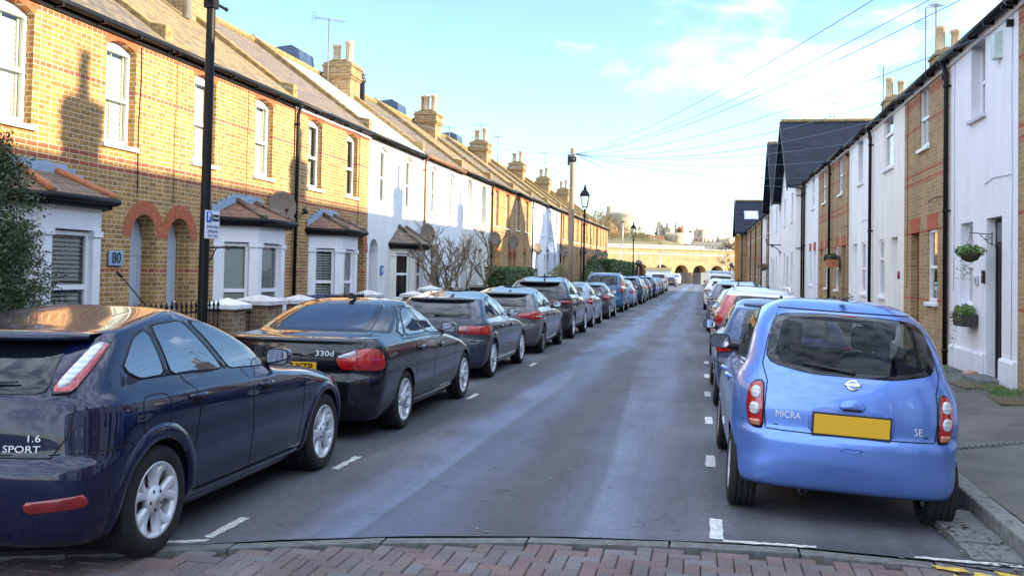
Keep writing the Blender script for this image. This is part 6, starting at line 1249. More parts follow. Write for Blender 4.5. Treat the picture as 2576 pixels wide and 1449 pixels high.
m = MB(); leaves(m, 420, lambda: inball((0, 0, .11), (.34, .34, .15)), .05); leaves(m, 90, lambda: (rnd.gauss(-.05, .07), rnd.gauss(.25, .06), rnd.uniform(-.55, .05)), .03); m.build('foliage', [M_leafg], t); m = MB(); [m.tube([(.2 * math.cos(a), .2 * math.sin(a), .06), (0, 0, .5)], .004, 4) for a in (0, 2.1, 4.2)]; m.build('chain', M_black, t)
t = thing('basket_bracket', 'scrolled iron bracket above the hanging basket', 'bracket', (4.29, 15.55, 2.48)); t.scale = (.62, .62, .62); m = MB(); m.tube([(0, 0, 0), (-.55, 0, .04)], .012, 6); m.tube([(0, 0, -.25), (-.1, 0, -.2), (-.3, 0, .0)], .01, 6); m.tube([(-.12 + .07 * math.cos(a) * (1 - a / 9), 0, -.10 + .07 * math.sin(a) * (1 - a / 9)) for a in np.linspace(0, 7.5, 20)], .008, 5); m.tube([(-.02, 0, -.28), (-.02, 0, .06)], .012, 6); m.build('iron', M_black, t)
t = thing('window_box', 'dark window trough of green plants on the white cottage', 'window box', (4.17, 16.62, 1.04)); t.scale = (.78, .72, .85); m = MB(); m.prism([(-.13, 0), (.13, 0), (.16, .23), (-.16, .23)], -.42, .42, 'y'); m.build('trough', plain('brown black trough', (.04, .032, .026), .7), t); m = MB(); leaves(m, 380, lambda: inball((-.02, 0, .30), (.2, .46, .12)), .045); leaves(m, 50, lambda: (rnd.uniform(-.2, -.1), rnd.uniform(.2, .5), rnd.uniform(-.5, .2)), .025); m.build('foliage', M_leafg, t)
m = MB(); leaves(m, 110, lambda: (rnd.uniform(-.2, -.12), rnd.uniform(-.45, .5), rnd.uniform(.12, .26)), .03); m.build('dry_foliage', M_leafy, t)
t = thing('door_intercom', 'black doorbell panel beside the tall dark door', 'doorbell', (4.29, 16.02, 1.84)); m = MB(); m.bx(-.025, 0, -.06, .06, -.1, .1); m.build('panel', M_black, t, bevel=.006); m = MB(); m.lathe([(.02, 0), (.015, .01), (0, .01)], 10, 0, Matrix.Translation((-.026, 0, .03)) @ Matrix.Rotation(R(-90), 4, 'Y')); m.build('button', M_alum, t)
t = thing('house_number_tile', 'small grey square number tile left of the black doorbell', 'plaque', (4.29, 16.42, 1.78)); m = MB(); m.bx(-.02, 0, -.09, .09, -.07, .07); m.build('tile', M_rendg, t); q = text_mb('13', .09, .002, .001); q.xf(lambda p: (-.022 - p[2], -p[0], p[1])); q.build('number', M_plast, t)
m = MB(); m.lathe([(.09, 0), (.085, .03), (0, .04)], 14, 0, Matrix.Translation((0, 0, 0)) @ Matrix.Rotation(R(-90), 4, 'Y')); setp(m.build('round_bell', plain('dark red plaque', (.30, .02, .03), .4), None, (4.3, 22.6, 1.87)), 'round dark red plaque on the cream cottage', 'plaque')
for (x, y, rz, lb) in ((3.93, 15.05, .05, 'brown coir doormat in front of the tall dark door'), (3.95, 13.25, -.08, 'brown doormat at the right picture edge')):
    m = MB(); G = [[(x_, y_, .012 + .006 * math.sin(x_ * 9 + y_ * 5)) for x_ in np.linspace(-.26, .26, 7)] for y_ in np.linspace(-.42, .42, 9)]; m.grid(G); m.bx(-.26, .26, -.42, .42, -.02, .008); o = m.build('doormat', M_mat, None, (x, y, .255 if y > 14 else .26)); o.rotation_euler = (0, R(-4.3), rz); setp(o, lb, 'doormat')
m = MB(); m.bx(-.35, 0, -.5, .5, 0, .12); setp(m.build('door_step', M_conc, None, (4.32, 15.55, .22), bevel=.02), 'grey doorstep under the tall dark door', 'doorstep')
m = MB(); m.lathe([(0, 0), (.05, .0), (.055, .12), (.03, .2), (.0, .2)], 10, 0, Matrix.Rotation(R(80), 4, 'Y')); setp(m.build('boot_scraper', plain('pinkish clay', (.5, .25, .17), .8), None, (4.0, 16.0, .31)), 'small pinkish clay piece on the pavement by the white wall', 'ornament')
t = thing('hanging_basket', 'terracotta trough basket on the banded brick cottage', 'hanging basket', (4.05, 32.1, 2.1)); m = MB(); m.prism([(-.14, 0), (.14, 0), (.18, .26), (-.18, .26)], -.42, .42, 'y'); m.build('basket', M_ridge, t); m = MB(); leaves(m, 260, lambda: inball((0, 0, .32), (.24, .5, .13)), .06); m.build('foliage', M_leafd, t)
t = thing('hanging_basket', 'grey leafed basket on the far right wall', 'hanging basket', (4.0, 66.5, 2.35)); m = MB(); m.lathe([(.1, -.2), (.3, 0), (.3, .05)], 12); m.build('basket', M_dish, t); m = MB(); leaves(m, 160, lambda: inball((0, 0, .12), (.42, .5, .2)), .08); m.build('foliage', M_twigd, t)
t = thing('potted_plant', 'dark pot of leggy plants by the white cottage wall', 'potted plant', (4.0, 28.4, .27)); MB().lathe([(.14, 0), (.2, .34), (.22, .36), (.18, .34)], 14).build('pot', M_plast, t); m = MB(); leaves(m, 200, lambda: inball((0, 0, .72), (.3, .35, .36)), .05); [m.tube([(0, 0, .3), (rnd.uniform(-.2, .2), rnd.uniform(-.2, .2), 1.0)], .008, 4) for _ in range(8)]; m.build('foliage', M_twigd, t)
t = thing('potted_plant', 'black tub with small shrub outside the banded brick cottage', 'potted plant', (4.0, 31.0, .27)); MB().lathe([(.2, 0), (.26, .5), (.28, .52), (.24, .5)], 14).build('pot', M_plast, t); m = MB(); leaves(m, 160, lambda: inball((0, 0, .7), (.3, .3, .28)), .05); m.build('foliage', M_leafd, t)
m = MB()
for _ in range(900): x, y = rnd.gauss(4.05, .12), (rnd.gauss(14.1, .45) if rnd.random() < .7 else rnd.gauss(17.9, .35)); x = min(x, 4.28); a = rnd.uniform(0, 6.28); h = rnd.uniform(.02, .07); b = (math.cos(a) * .006, math.sin(a) * .006); z = .12 + (x - 2.2) * .078; m.add([(x - b[0], y - b[1], z), (x + b[0], y + b[1], z), (x + rnd.gauss(0, .02), y + rnd.gauss(0, .02), z + h)], [(0, 1, 2)])
struct(m, 'pavement_weeds', M_leafg, 'stuff')
# ---------------------------------------------------------------- planting on the left
def twiggy(t, base, h, spread, seed, mat, lev=4, r0=.05, nb=3, lean=(0, 0), name='branches', kink=.28, mb=None, min_r=.004, build=True):
    rg = random.Random(seed); m = mb or MB()
    def grow(p, d, L, r, k):
        pts = [p]; q = Vector(p); dd = Vector(d)
        for i in range(4): dd = (dd + Vector((rg.gauss(0, kink), rg.gauss(0, kink), rg.gauss(.06, kink * .6)))).normalized(); q = q + dd * L / 4; pts.append(tuple(q))
        m.tube(pts, [max(min_r, r * (1 - .12 * i)) for i in range(5)], 6 if k > 1 else 4, cap=False)
        if k > 0:
            for j in range(nb + (1 if rg.random() < .5 else 0)):
                u = rg.uniform(.35, 1.0); i = min(3, int(u * 4)); s = Vector(pts[i + 1]); nd = (dd + Vector((rg.gauss(0, spread), rg.gauss(0, spread), rg.gauss(.15, spread * .6)))).normalized(); grow(tuple(s), nd, L * rg.uniform(.5, .78), r * .58, k - 1)
    grow(base, Vector((lean[0], lean[1], 1)).normalized(), h, r0, lev)
    return m.build(name, mat, t, fix=False) if build else m
t = thing('evergreen_bush', 'dark evergreen bush with russet tips in the left corner', 'bush', (-8.15, 9.12, .1)); t.scale = (1, 1, .9); twiggy(t, (0, 0, 0), .8, .4, 3, M_bark, 2, .06)
CL = [((0, 0, 1.7), (.75, .8, 1.25)), ((.1, .25, 2.5), (.55, .6, .75)), ((.1, .55, 1.5), (.5, .55, .8)), ((-.1, -.5, 2.2), (.6, .7, 1.0)), ((.05, .2, 3.05), (.35, .4, .5)), ((0, -.3, 3.1), (.4, .4, .45))]
m = MB()
for _ in range(1900):
    c, r = rnd.choice(CL); p = Vector(inball(c, tuple(k * 1.05 for k in r))); dirv = (p - Vector((0, 0, 1.4))).normalized() * .16 + Vector((rnd.gauss(0, .05), rnd.gauss(0, .05), rnd.gauss(.03, .05))); m.tube([p, p + dirv], .003, 3, 0, False); leaves(m, 19, lambda: p + dirv * rnd.uniform(0, 1.15) + Vector((rnd.gauss(0, .035), rnd.gauss(0, .035), rnd.gauss(0, .035))), .026)
m.build('foliage', M_leafd, t, fix=False); m = MB()
for _ in range(55): p = Vector(inball((.05, -.05, 3.15), (.42, .62, .38))); m.tube([p, p + Vector((rnd.gauss(0, .05), rnd.gauss(0, .05), .2))], .003, 3, 0, False); leaves(m, 12, lambda: p + Vector((rnd.gauss(0, .05), rnd.gauss(0, .05), rnd.uniform(0, .22))), .026)
m.build('russet_foliage', M_leafr, t, fix=False)
for i, (y, h, lb, ln, sd, L_, sp_) in enumerate(((26.9, 1.35, 'twisted bare shrub leaning toward the small bay', (.05, .12), 11, 3, .55), (29.3, 1.15, 'dense bare shrub with many upright twigs', (0, 0), 5, 5, .45), (31.3, 1.5, 'sparse bare shrub leaning right before the cream house', (0, .25), 23, 3, .45))):
    t = thing('bare_shrub', lb, 'shrub', (-7.45, y, .45), 0, 'bare shrubs in the white house gardens'); mb = twiggy(t, (0, 0, 0), h * .86, sp_ * .8, sd, M_bark, L_, .058, 3, ln, build=False, kink=.22, min_r=.005)
    if i == 1: [twiggy(t, (rnd.gauss(0, .15), rnd.gauss(0, .2), .2), 1.3, .22, 40 + k, M_bark, 3, .026, 3, (rnd.gauss(0, .2), rnd.gauss(0, .3)), build=False, mb=mb, min_r=.005) for k in range(5)]
    if i == 0: [twiggy(t, (.05, .1 * k, 0), 1.1, .4, 60 + k, M_bark, 2, .032, 3, (.0, .25 * k - .3), build=False, mb=mb, min_r=.006, kink=.3) for k in range(3)]
    mb.build('branches', M_bark, t, fix=False)
def hedge(x0, x1, y0, y1, z0, z1, label, n, size=.06, mat=M_leafh, name='hedge', cat='hedge'):
    t = thing(name, label, cat, ((x0 + x1) / 2, (y0 + y1) / 2, 0)); cx, cy = (x0 + x1) / 2, (y0 + y1) / 2; c = MB(); e = .12; c.bx(x0 + e - cx, x1 - e - cx, y0 + e - cy, y1 - e - cy, z0, z1 - e); c.build('core', M_leafd, t); m = MB()
    def pt():
        f = rnd.random(); x, y, z = rnd.uniform(x0, x1), rnd.uniform(y0, y1), rnd.uniform(z0, z1); w_ = abs(rnd.gauss(0, .05)) + .05 * math.sin(x * 5 + y * 3 + z * 4)
        if f < .4: x = x1 - w_
        elif f < .65: y = y0 + w_
        else: z = z1 - w_
        return (x - cx, y - cy, z)
    leaves(m, n, pt, size); m.build('foliage', mat, t, fix=False); return t
hedge(-8.1, -7.15, 35.2, 41.6, .2, 1.92, 'clipped green box hedge in front of the red banded houses', 5200, .055); hedge(-7.3, -6.3, 67.5, 92, .2, 2.75, 'long dark hedge at the far left end of the street', 5200, .12)
t = thing('topiary_cone', 'dark clipped conical evergreen on the left pavement edge', 'topiary', (-6.75, 60.0, .1)); m = MB(); m.lathe([(1.05, 0), (1.0, .8), (.55, 1.9), (.28, 2.5), (0, 2.72)], 18); m.build('core', M_leafd, t)
m = MB()
def cone_pt(): z = rnd.uniform(0, 2.75); r = np.interp(z, [0, .8, 1.9, 2.5, 2.78], [1.1, 1.06, .62, .34, .02]); a = rnd.uniform(0, 6.28); return (r * math.cos(a), r * math.sin(a), z)
leaves(m, 2600, cone_pt, .06); m.build('foliage', M_leafd, t, fix=False)
t = thing('garden_shrub', 'pale leafed round shrub before the grey rendered house', 'shrub', (-7.6, 52.0, .2)); m = MB(); leaves(m, 900, lambda: inball((0, 0, 1.35), (.6, .9, .75)), .07); m.build('foliage', M_leafy, t, fix=False); twiggy(t, (0, 0, 0), .8, .5, 8, M_bark, 2, .04)
t = thing('garden_shrub', 'low wispy shrub next to the round pale one', 'shrub', (-7.5, 48.4, .2)); m = MB(); leaves(m, 260, lambda: inball((0, 0, 1.2), (.5, .9, .6)), .06); m.build('foliage', M_leafy, t, fix=False); twiggy(t, (0, 0, 0), 1.0, .5, 9, M_bark, 3, .03)
# ---------------------------------------------------------------- viaduct and the castle beyond
VA = R(32); VC, VS = math.cos(VA), math.sin(VA)
vt = thing('railway_viaduct', 'long sunlit brick railway viaduct with arches across the street end', 'viaduct', (-6.5, 200, 0), VA)
m = MB(); holes = []
for xa in (-16.6, -12.4, -8.32, -4.36, -.77, 2.67, 6.0, 9.6):
    t_ = (xa + 6.5) / VC * (1 + .0030 * (xa + 6.5)); holes.append((t_ - 1.62, t_ + 1.62, -.5, 3.78, 1.5, 2.6))
hs = [(a, b, c, d, e, f) for a, b, c, d, e, f in holes]
wall_sheet(m, -40, 60, -.6, 6.85, hs); m.xf(lambda p: (p[1], -p[0], p[2])); m.bx(-40, 60, .01, 5, 5.5, 6.84); m.bx(-40, 60, 2.6, 5, -.5, 5.5); m.build('wall', M_via, vt, fix=False)
for h in holes: v = MB(); voussoirs(v, h[0], h[1], h[3], h[4], .34, .01, 26); v.xf(lambda p: (p[1], -p[0], p[2])); v.build('arch_ring', M_via, vt)
for z, hgt, o, mt in ((5.85, .14, .10, M_stone), (5.05, .10, .06, M_via), (6.85, .14, .14, M_via)): m = MB(); m.bx(-40, 60, -o, 0.0 if z < 6.8 else .6, z, z + hgt); m.build('string_course', mt, vt)
rt_ = MB()
for z in (7.1, 7.32, 7.55, 7.72): rt_.bx(-40, 8 if z > 7.2 else 60, .3, .34, z, z + .06)
for i in range(60): rt_.bx(-40 + i * 1.6, -39.95 + i * 1.6, .3, .36, 6.98, 7.75) if i < 31 else None
rt_.build('parapet_rail', M_trim, vt)
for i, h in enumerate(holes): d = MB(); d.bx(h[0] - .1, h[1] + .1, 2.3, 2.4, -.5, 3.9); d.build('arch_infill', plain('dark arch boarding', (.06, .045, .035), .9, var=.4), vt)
def vlamp(x, y, z0, z1, label, head='disc'):
    t = thing('platform_lamp', label, 'lamp post', (x, y, 0)); MB().tube([(0, 0, z0), (0, 0, z1)], .11, 8).build('post', M_alum, t); m = MB()
    if head == 'disc': m.lathe([(0, z1 - .1), (.3, z1 - .05), (.62, z1 + .12), (.6, z1 + .18), (0, z1 + .28)], 18)
    else: m.prism([(-.1, z1), (.9, z1 + .02), (.9, z1 + .14), (-.1, z1 + .14)], -.1, .1, 'y')
    m.build('lamp_head', M_dish if head == 'disc' else M_alum, t)
vlamp(-16.3, 197.5, 6.5, 12.4, 'tall station lamp with a dark disc head on the left of the viaduct'); vlamp(-2.7, 204, 6.5, 10.8, 'station lamp with a disc head near the gatehouse'); vlamp(3.85, 191, 0, 7.0, 'slender pale post in front of the right arches', ''); vlamp(-16.2, 191, 0, 7.4, 'pale post beside the last terrace house', ''); vlamp(-8.2, 188, 0, 6.1, 'pale street light above the van roof', 'arm')
M_gate = bark('grey weathered boards', (.16, .135, .11), (.085, .07, .06), 3)
t = thing('wooden_gate', 'dark weathered board gates closing the yard under the arches', 'gate', (-2.5, 190, 0)); m = MB()
for i in range(22): x = -2.1 + i * .19; m.bx(x, x + .17, 0, .06, 0, 2.15 + .04 * ((i * 7) % 3))
m.build('board', M_gate, t); m = MB(); [m.bx(x, x + .16, -.06, .1, 0, 2.35) for x in (-2.25, -.1, 1.95)]; m.build('gate_post', M_gate, t)
m = MB(); m.bx(-.12, .12, -.03, 0, 0, .2); setp(m.build('notice', M_plate, None, (-2.05, 189.8, 1.75)), 'small yellow notice on the board gates', 'sign')
t = thing('boundary_fence', 'cream panelled fence right of the board gates', 'fence', (1.1, 190, 0)); m = MB(); m.bx(-1.6, 1.5, 0, .05, 0, 2.25); [m.bx(x, x + .12, -.05, .0, 0, 2.3) for x in (-1.6, -.8, 0, .7, 1.4)]; m.build('panel', plain('cream fence paint', (.66, .60, .44), .7), t); m = MB(); [m.bx(x, x + .5, -.08, -.052, 1.2, 1.9) for x in (.0, .75)]; m.build('notice_board', M_trim, t)
t = thing('corrugated_fence', 'pale blue corrugated fence at the far right', 'fence', (3.6, 193, 0)); m = MB(); m.grid([[(-2.9 + i * .06, .04 * math.sin(i * 1.05), z) for i in range(110)] for z in (0, 2.7)]); m.build('sheet', plain('pale blue sheet', (.42, .50, .60), .5), t)
t = thing('yard_building', 'low building with a flat orange beige roof behind the vans', 'building', (-8.4, 186, 0)); MB().bx(-2.4, 2.4, 0, 3, 0, 2.4).build('wall', M_stone, t); m = MB(); m.bx(-2.55, 2.55, -.2, 3.2, 2.42, 3.05); m.build('roof', plain('beige fascia', (.52, .36, .20), .7), t)
# hill with trees and the castle
def hillz(x, y): return 1 + 12.5 * math.exp(-((x + 40) / 42)**2) * float(np.clip((y - 300) / 130, 0, 1)) + 10 * float(np.clip((y - 330) / 130, 0, 1))
m = MB(); m.grid([[(x, y, hillz(x, y) - 1.2) for x in np.linspace(-260, 220, 60)] for y in np.linspace(206, 900, 40)]); struct(m, 'castle_hill', plain('winter hillside', (.15, .13, .06), .95, var=.4, vs=.08))
def tower(name, x, y, w, d, z0, z1, label, mat=M_castle, rz=R(-38), round_=False, wins=2, cren=True, cat='tower', seg=28, corner=False):
    t = thing(name, label, cat, (x, y, 0), rz, None); m = MB()
    if round_:
        m.lathe([(w / 2, z0), (w / 2, z1 - 1.6), (w / 2 + .25, z1 - 1.3), (w / 2 + .25, z1 - .6), (0, z1 - .6)], seg)
        for i in range(seg): a = 2 * math.pi * i / seg; (m.bx(-.25, .25, -.3, .3, 0, 0) if 0 else None); M = Matrix.Rotation(a, 4, 'Z') @ Matrix.Translation((w / 2, 0, 0)); b = MB(); q = math.pi * w / seg * .28; b.bx(-.25, .25, -q, q, z1 - .6, z1); m.merge(b, lambda p: M @ Vector(p))
    else:
        m.bx(-w / 2, w / 2, -d / 2, d / 2, z0, z1 - .7); m.bx(-w / 2 - .12, w / 2 + .12, -d / 2 - .12, d / 2 + .12, z1 - 1.3, z1 - 1.0)
        if cren:
            for n_, L, ax in ((max(2, int(w / .9)), w, 0), (max(2, int(d / .9)), d, 1)):
                for i in range(n_):
                    c = -L / 2 + L * (i + .5) / n_; q = L / n_ * .29
                    for s in (-1, 1):
                        if ax == 0: m.bx(c - q, c + q, s * (d / 2 - .15) - .15, s * (d / 2 - .15) + .15, z1 - .7, z1)
                        else: m.bx(s * (w / 2 - .15) - .15, s * (w / 2 - .15) + .15, c - q, c + q, z1 - .7, z1 - .002)
    m.build('masonry', mat, t, fix=False); k = MB()
    for i in range(wins):
        z = z1 - 2.6 - i * 2.2
        if round_:
            for a in (R(-75), R(-40), R(-110)): M = Matrix.Rotation(a, 4, 'Z') @ Matrix.Translation((w / 2 - .04, 0, z)); b = MB(); b.bx(0, .08, -.16, .16, -.5, .5); k.merge(b, lambda p: M @ Vector(p))
        else:
            for u in (-.22, .22): k.bx(u * w - .14, u * w + .14, -d / 2 - .03, -d / 2 + .02, z - .45, z + .45); k.bx(w / 2 - .02, w / 2 + .03, u * d - .14, u * d + .14, z - .45, z + .45)
    if k.f: k.build('window_slit', M_room, t)
    return t
rtw = tower('round_keep', -38.9, 452, 13.2, 13.2, 8, 30.8, 'great round castle keep rising above the bare trees', round_=True, wins=0, seg=44)
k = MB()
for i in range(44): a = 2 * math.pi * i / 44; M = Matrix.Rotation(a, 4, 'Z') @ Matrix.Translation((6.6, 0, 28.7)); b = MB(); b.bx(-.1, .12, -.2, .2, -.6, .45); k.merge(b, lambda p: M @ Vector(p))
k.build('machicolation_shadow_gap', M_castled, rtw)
tower('keep_turret', -43.1, 449, 2.6, 2.6, 28, 33.7, 'small square turret on top of the round keep', wins=1)
t = thing('flagpole', 'tall flagpole with a small flag above the keep turret', 'flagpole', (-43.2, 449, 33)); MB().tube([(0, 0, 0), (0, 0, 6.6)], .09, 6).build('pole', M_alum, t); m = MB(); m.grid([[(x, .15 * math.sin(x * 4), 6.3 - x * .35 + z) for x in np.linspace(0, 1.0, 7)] for z in (0, -.55)]); m.build('flag', M_trim, t)
tower('castle_tower', -19.9, 452, 2.2, 2.0, 10, 26.5, 'crenellated square tower left of the castle hall', wins=3); tower('castle_tower', -16.2, 451, 1.6, 1.6, 10, 25.8, 'slim square tower at the castle hall corner', wins=2)
t = tower('castle_hall', -18.4, 455, 6.5, 4, 10, 24.0, 'pale crenellated castle hall between its towers', wins=2, rz=R(-30)); m = MB(); m.prism([(-3.6, 20.5), (0, 23.2), (0, 20.5)], -3.2, 0, 'x'); m.build('dark_roof', M_slated, t)
for x, lb in ((-12.7, 'pointed turret on the left of the red brick chapel front'), (-9.6, 'pointed turret on the right of the red brick chapel front')):
    t = thing('pointed_turret', lb, 'turret', (x, 448, 0)); MB().lathe([(.5, 12), (.5, 24.0), (.68, 24.1), (.68, 24.6), (.55, 24.7), (.5, 25.1), (.28, 25.9), (.06, 26.6), (.05, 27.4), (0, 27.4)], 10).build('masonry', M_castle, t)
t = thing('red_chapel', 'red brick chapel gable with a big arch between two turrets', 'building', (-11.1, 449.5, 0), R(-20)); m = MB(); m.prism([(-1.5, 12), (1.5, 12), (1.5, 22.6), (0, 24.2), (-1.5, 22.6)], 0, 3, 'y'); m.build('wall', M_castr, t); m = MB(); m.prism([(-.75, 18), (.75, 18), (.75, 21.3), (.4, 22.2), (0, 22.5), (-.4, 22.2), (-.75, 21.3)], -.06, .02, 'y'); m.build('arch_window', M_room, t)
tower('curtain_tower', -12.7, 442, 8.4, 8.4, 6, 20.9, 'massive pale round tower in the middle of the castle', round_=True, wins=1, cren=True, seg=26)
t = thing('tiled_roof_house', 'red tiled roof house below the castle hall', 'house', (-21.2, 436, 0), R(8)); m = MB(); m.bx(-3.8, 3.8, 0, 4, 8, 16.4); m.build('wall', M_castr, t); m = MB(); m.prism([(-.3, 16.2), (2, 19.3), (4.3, 16.2)], -4.1, 4.1, 'x'); m.build('roof', M_ridge, t); m = MB(); m.bx(2.0, 3.9, -.6, -.02, 15.9, 16.9); m.build('white_bay', M_trim, t)
t = thing('pale_spire', 'slender white spire above the red tiled roof', 'spire', (-20.2, 440, 0)); MB().lathe([(.9, 17), (.35, 19.5), (.12, 22), (0, 24.8)], 6, sm=False).build('spire', M_castle, t)
tower('gatehouse_tower', -.9, 452, 5.4, 4.6, 8, 23.1, 'crenellated gatehouse tower with one shaded face', wins=3, corner=True); tower('gatehouse_turret', -2.7, 449.3, .9, .9, 20, 24, 'thin corner turret of the gatehouse tower', wins=0)
t = tower('curtain_wall', 1.2, 440, 13.5, 1.2, 8, 16.9, 'low white crenellated castle wall along the foot of the towers', rz=R(9), wins=1); k = MB()
for i in range(9): k.bx(-5.8 + i * 1.4, -5.45 + i * 1.4, -.64, -.58, 14.5, 15.2)
k.build('window', M_castled, t)
for i in range(7): x = -4.6 + i * 1.75; m = MB(); m.bx(-.28, .28, -.3, .3, 12, 18.0 + .4 * (i % 2)); setp(m.build('brick_chimney', M_castr, None, (x, 446, 0)), ['leftmost', 'second', 'third', 'fourth', 'fifth', 'sixth', 'rightmost'][i] + ' of the red chimneys above the white castle wall', 'chimney', 'red chimneys behind the castle wall')
m = MB(); m.prism([(0, 14), (2.5, 17.3), (5, 14)], -6, 6.5, 'x'); setp(m.build('long_roof', M_clay, None, (1, 443.5, 0)), 'long reddish roof behind the white castle wall', 'roof')
tower('end_tower', 10.2, 448, 6.2, 6.2, 6, 18.9, 'broad plain tower at the right end of the castle', wins=1, mat=M_castle); tower('chapel_stack', 6.6, 447, .7, .7, 14, 20.2, 'small lone stack left of the right end tower', wins=0)
# bare woods on the hill: one mass of twigs, and single trees that can be told apart
m = MB(); tr = MB()
CLW = [(-45, 428, 16, 7, 12, 13), (-41, 420, 15.5, 6, 12, 12), (-33, 424, 12.5, 6, 10, 9), (-52, 432, 13, 8, 10, 11), (-28, 418, 10.5, 6.5, 9, 7), (-24, 416, 10.5, 6, 8, 6), (-20, 412, 9.5, 6, 8, 5.5), (-42, 410, 11, 9, 8, 8), (-15, 414, 8, 5, 8, 4.2), (-60, 430, 12, 9, 10, 9)]
for (cx, cy, cz, rx, ry, rz) in CLW:
    for _ in range(int(150 * rx * rz / 14)):
        p = Vector(inball((cx, cy, cz), (rx, ry, rz))); d = Vector((rnd.gauss((p.x - cx) / rx * .6, .45), rnd.gauss(0, .3), rnd.gauss(.45, .4))).normalized(); L = rnd.uniform(.8, 2.4); s = d.cross(Vector((0, 1, 0))).normalized() * .05
        m.add([p - s * 2, p + s * 2, p + d * L + s, p + d * L - s], [(0, 1, 2, 3)])
        for _k in range(3): q = p + d * L * rnd.uniform(.3, 1); e = (d + Vector((rnd.gauss(0, .7), rnd.gauss(0, .5), rnd.gauss(.2, .4)))).normalized() * rnd.uniform(.5, 1.3); m.add([q - s, q + s, q + e + s * .4, q + e - s * .4], [(0, 1, 2, 3)])
struct(m, 'wooded_hillside', M_twig, 'stuff')
m = MB()
for (cx, cy, cz, rx, ry, rz) in CLW: m.lathe([(0, cz - rz), (rx * .8, cz - rz * .6), (rx * .86, cz), (rx * .62, cz + rz * .55), (0, cz + rz * .82)], 12, 0, Matrix.Translation((cx, cy + 3, 0)))
struct(m, 'wooded_hillside_depth', plain('dense twig mass', (.20, .14, .055), .95, var=.4, vs=.6, bump=1.0, bs=2), 'stuff')
TR = [(-50.5, 440, 13, 'bare tree left of the round keep', 18), (-54.5, 442, 11.5, 'bare tree showing over the terrace end', 16), (-27.5, 432, 11.5, 'bare rounded tree between the keep and the hall', 13), (-23.6, 430, 9.5, 'brown bare tree against the castle hall', 14), (11.5, 436, 9, 'bare tree on the far right of the castle', 11), (14.5, 436, 9.5, 'bare tree by the end gable in the distance', 11)]
for i, (x, y, h, lb, z0) in enumerate(TR):
    t = thing('bare_tree', lb, 'tree', (x, y, z0 - 5 if z0 > 12 else z0 - 4), 0, 'bare trees on the castle hill'); twiggy(t, (0, 0, 0), h * .62, .55, 70 + i, M_twigd, 4, .28, 4, name='crown', min_r=.05)
t = thing('bare_tree', 'sunlit bare tree in front of the viaduct, right side', 'tree', (5.6, 186, 0), 0, 'bare trees on the castle hill'); twiggy(t, (0, 0, 0), 3.4, .5, 99, M_twig, 5, .12, 3, name='crown', min_r=.018)
# ---------------------------------------------------------------- parked cars
GL, GR = 'cars parked along the left kerb', 'cars parked along the right kerb'
car(FOCUS, 'midnight blue hatchback with silver wheels, nearest car on the left', (-4.18, 5.40, 0), 0, GL)
car(SALOON, 'black saloon with 330d badge and red lamps, second on the left', (-4.16, 10.36, 0), 0, GL)
car(A3, 'graphite blue estate style hatchback behind the black saloon, chrome side strip', (-4.31, 15.78, 0), 0, GL)
car(S1, 'mineral grey hatchback with wide red lamps, fourth on the left', (-4.31, 20.9, 0), 0, GL)
car(SUV, 'charcoal coupe like SUV with thin dark red lamps on the left', (-4.36, 25.9, 0), 0, GL)
P = paint
def gp(**k): return mod(GEN, **k)
SMALL = xs(HATCH, sz=.985, sw=.93, sy=.95, rake=.2); SW = [xp(w, .985, .95, .04) for w in (W_H3, W_H2, W_H1)]
def small(pm, **k): return gp(rows=SMALL, wb=2.51, wr=.31, tw=.845, wins=SW, rearw=[(-.58, 1.02), (-.48, 1.31), (.48, 1.31), (.58, 1.02)], spoiler=(.5, 1.385, .1, .025), paint=pm, mirror=(1.62, 1.02), wiper=((0, 1.05), (.36, 1.06)), **k)
car(small(P('silver blue paint', (.26, .30, .36), .6)), 'small silver blue hatchback tucked behind the charcoal SUV', (-4.38, 31.6, 0), 0, GL)
car(gp(paint=P('dark slate paint', (.04, .045, .055), .5)), 'dark slate hatchback with sharp red lamps before the petrol blue people carrier', (-4.42, 37.4, 0), 0, GL)
car(MPV, 'petrol blue tall people carrier with roof rails on the left', (-4.47, 44.6, 0), 0, GL)
car(small(P('light blue paint', (.16, .26, .40), .4)), 'light blue small hatchback just ahead of the people carrier', (-4.42, 51.0, 0), 0, GL)
SUV2 = mod(SUV, far=True, aerial=(0, .6, .08))
FL = [(SUV2, 'navy suv paint', (.02, .03, .06), 56.6, 'dark navy SUV in the middle of the left row'), (None, 'silver paint', (.34, .35, .36), 62.0, 'silver hatchback beyond the navy SUV'), (None, 'black far paint', (.012, .012, .014), 67.6, 'black hatchback after the silver one'), (SUV2, 'deep blue paint', (.015, .03, .10), 73.0, 'deep blue SUV beyond the black hatchback'), (None, 'pale grey paint', (.22, .23, .25), 78.4, 'pale grey hatchback near the second street lamp end'), (None, 'blue far paint', (.03, .09, .30), 83.8, 'bright blue hatchback far down the left row'), (None, 'charcoal far paint', (.03, .03, .033), 89.3, 'charcoal hatchback beside the far hedge')]
for sp_, pn, pc, y, lb in FL:
    pm = P(pn, pc, .45); car(mod(sp_, paint=pm) if sp_ else small(pm), lb, (-4.40, y, 0), 0, GL)
VAN4 = mod(MPV, rows=xs(MPVR, sz=1.08, sw=1.04), wr=.35, wins=[xp(w, 1.08, 1) for w in MPV['wins']], rearw=[(-.70, 1.32), (-.62, 1.76), (.62, 1.76), (.70, 1.32)], rails=(.66, -.25, 1.25, 1.93), paint=P('white suv paint', (.66, .65, .62), .0), rglass=M_gblack, seams=[], handles=(), chrome=[], wiper=((0, 1.36), (.4, 1.37)), mirror=(1.95, 1.3))
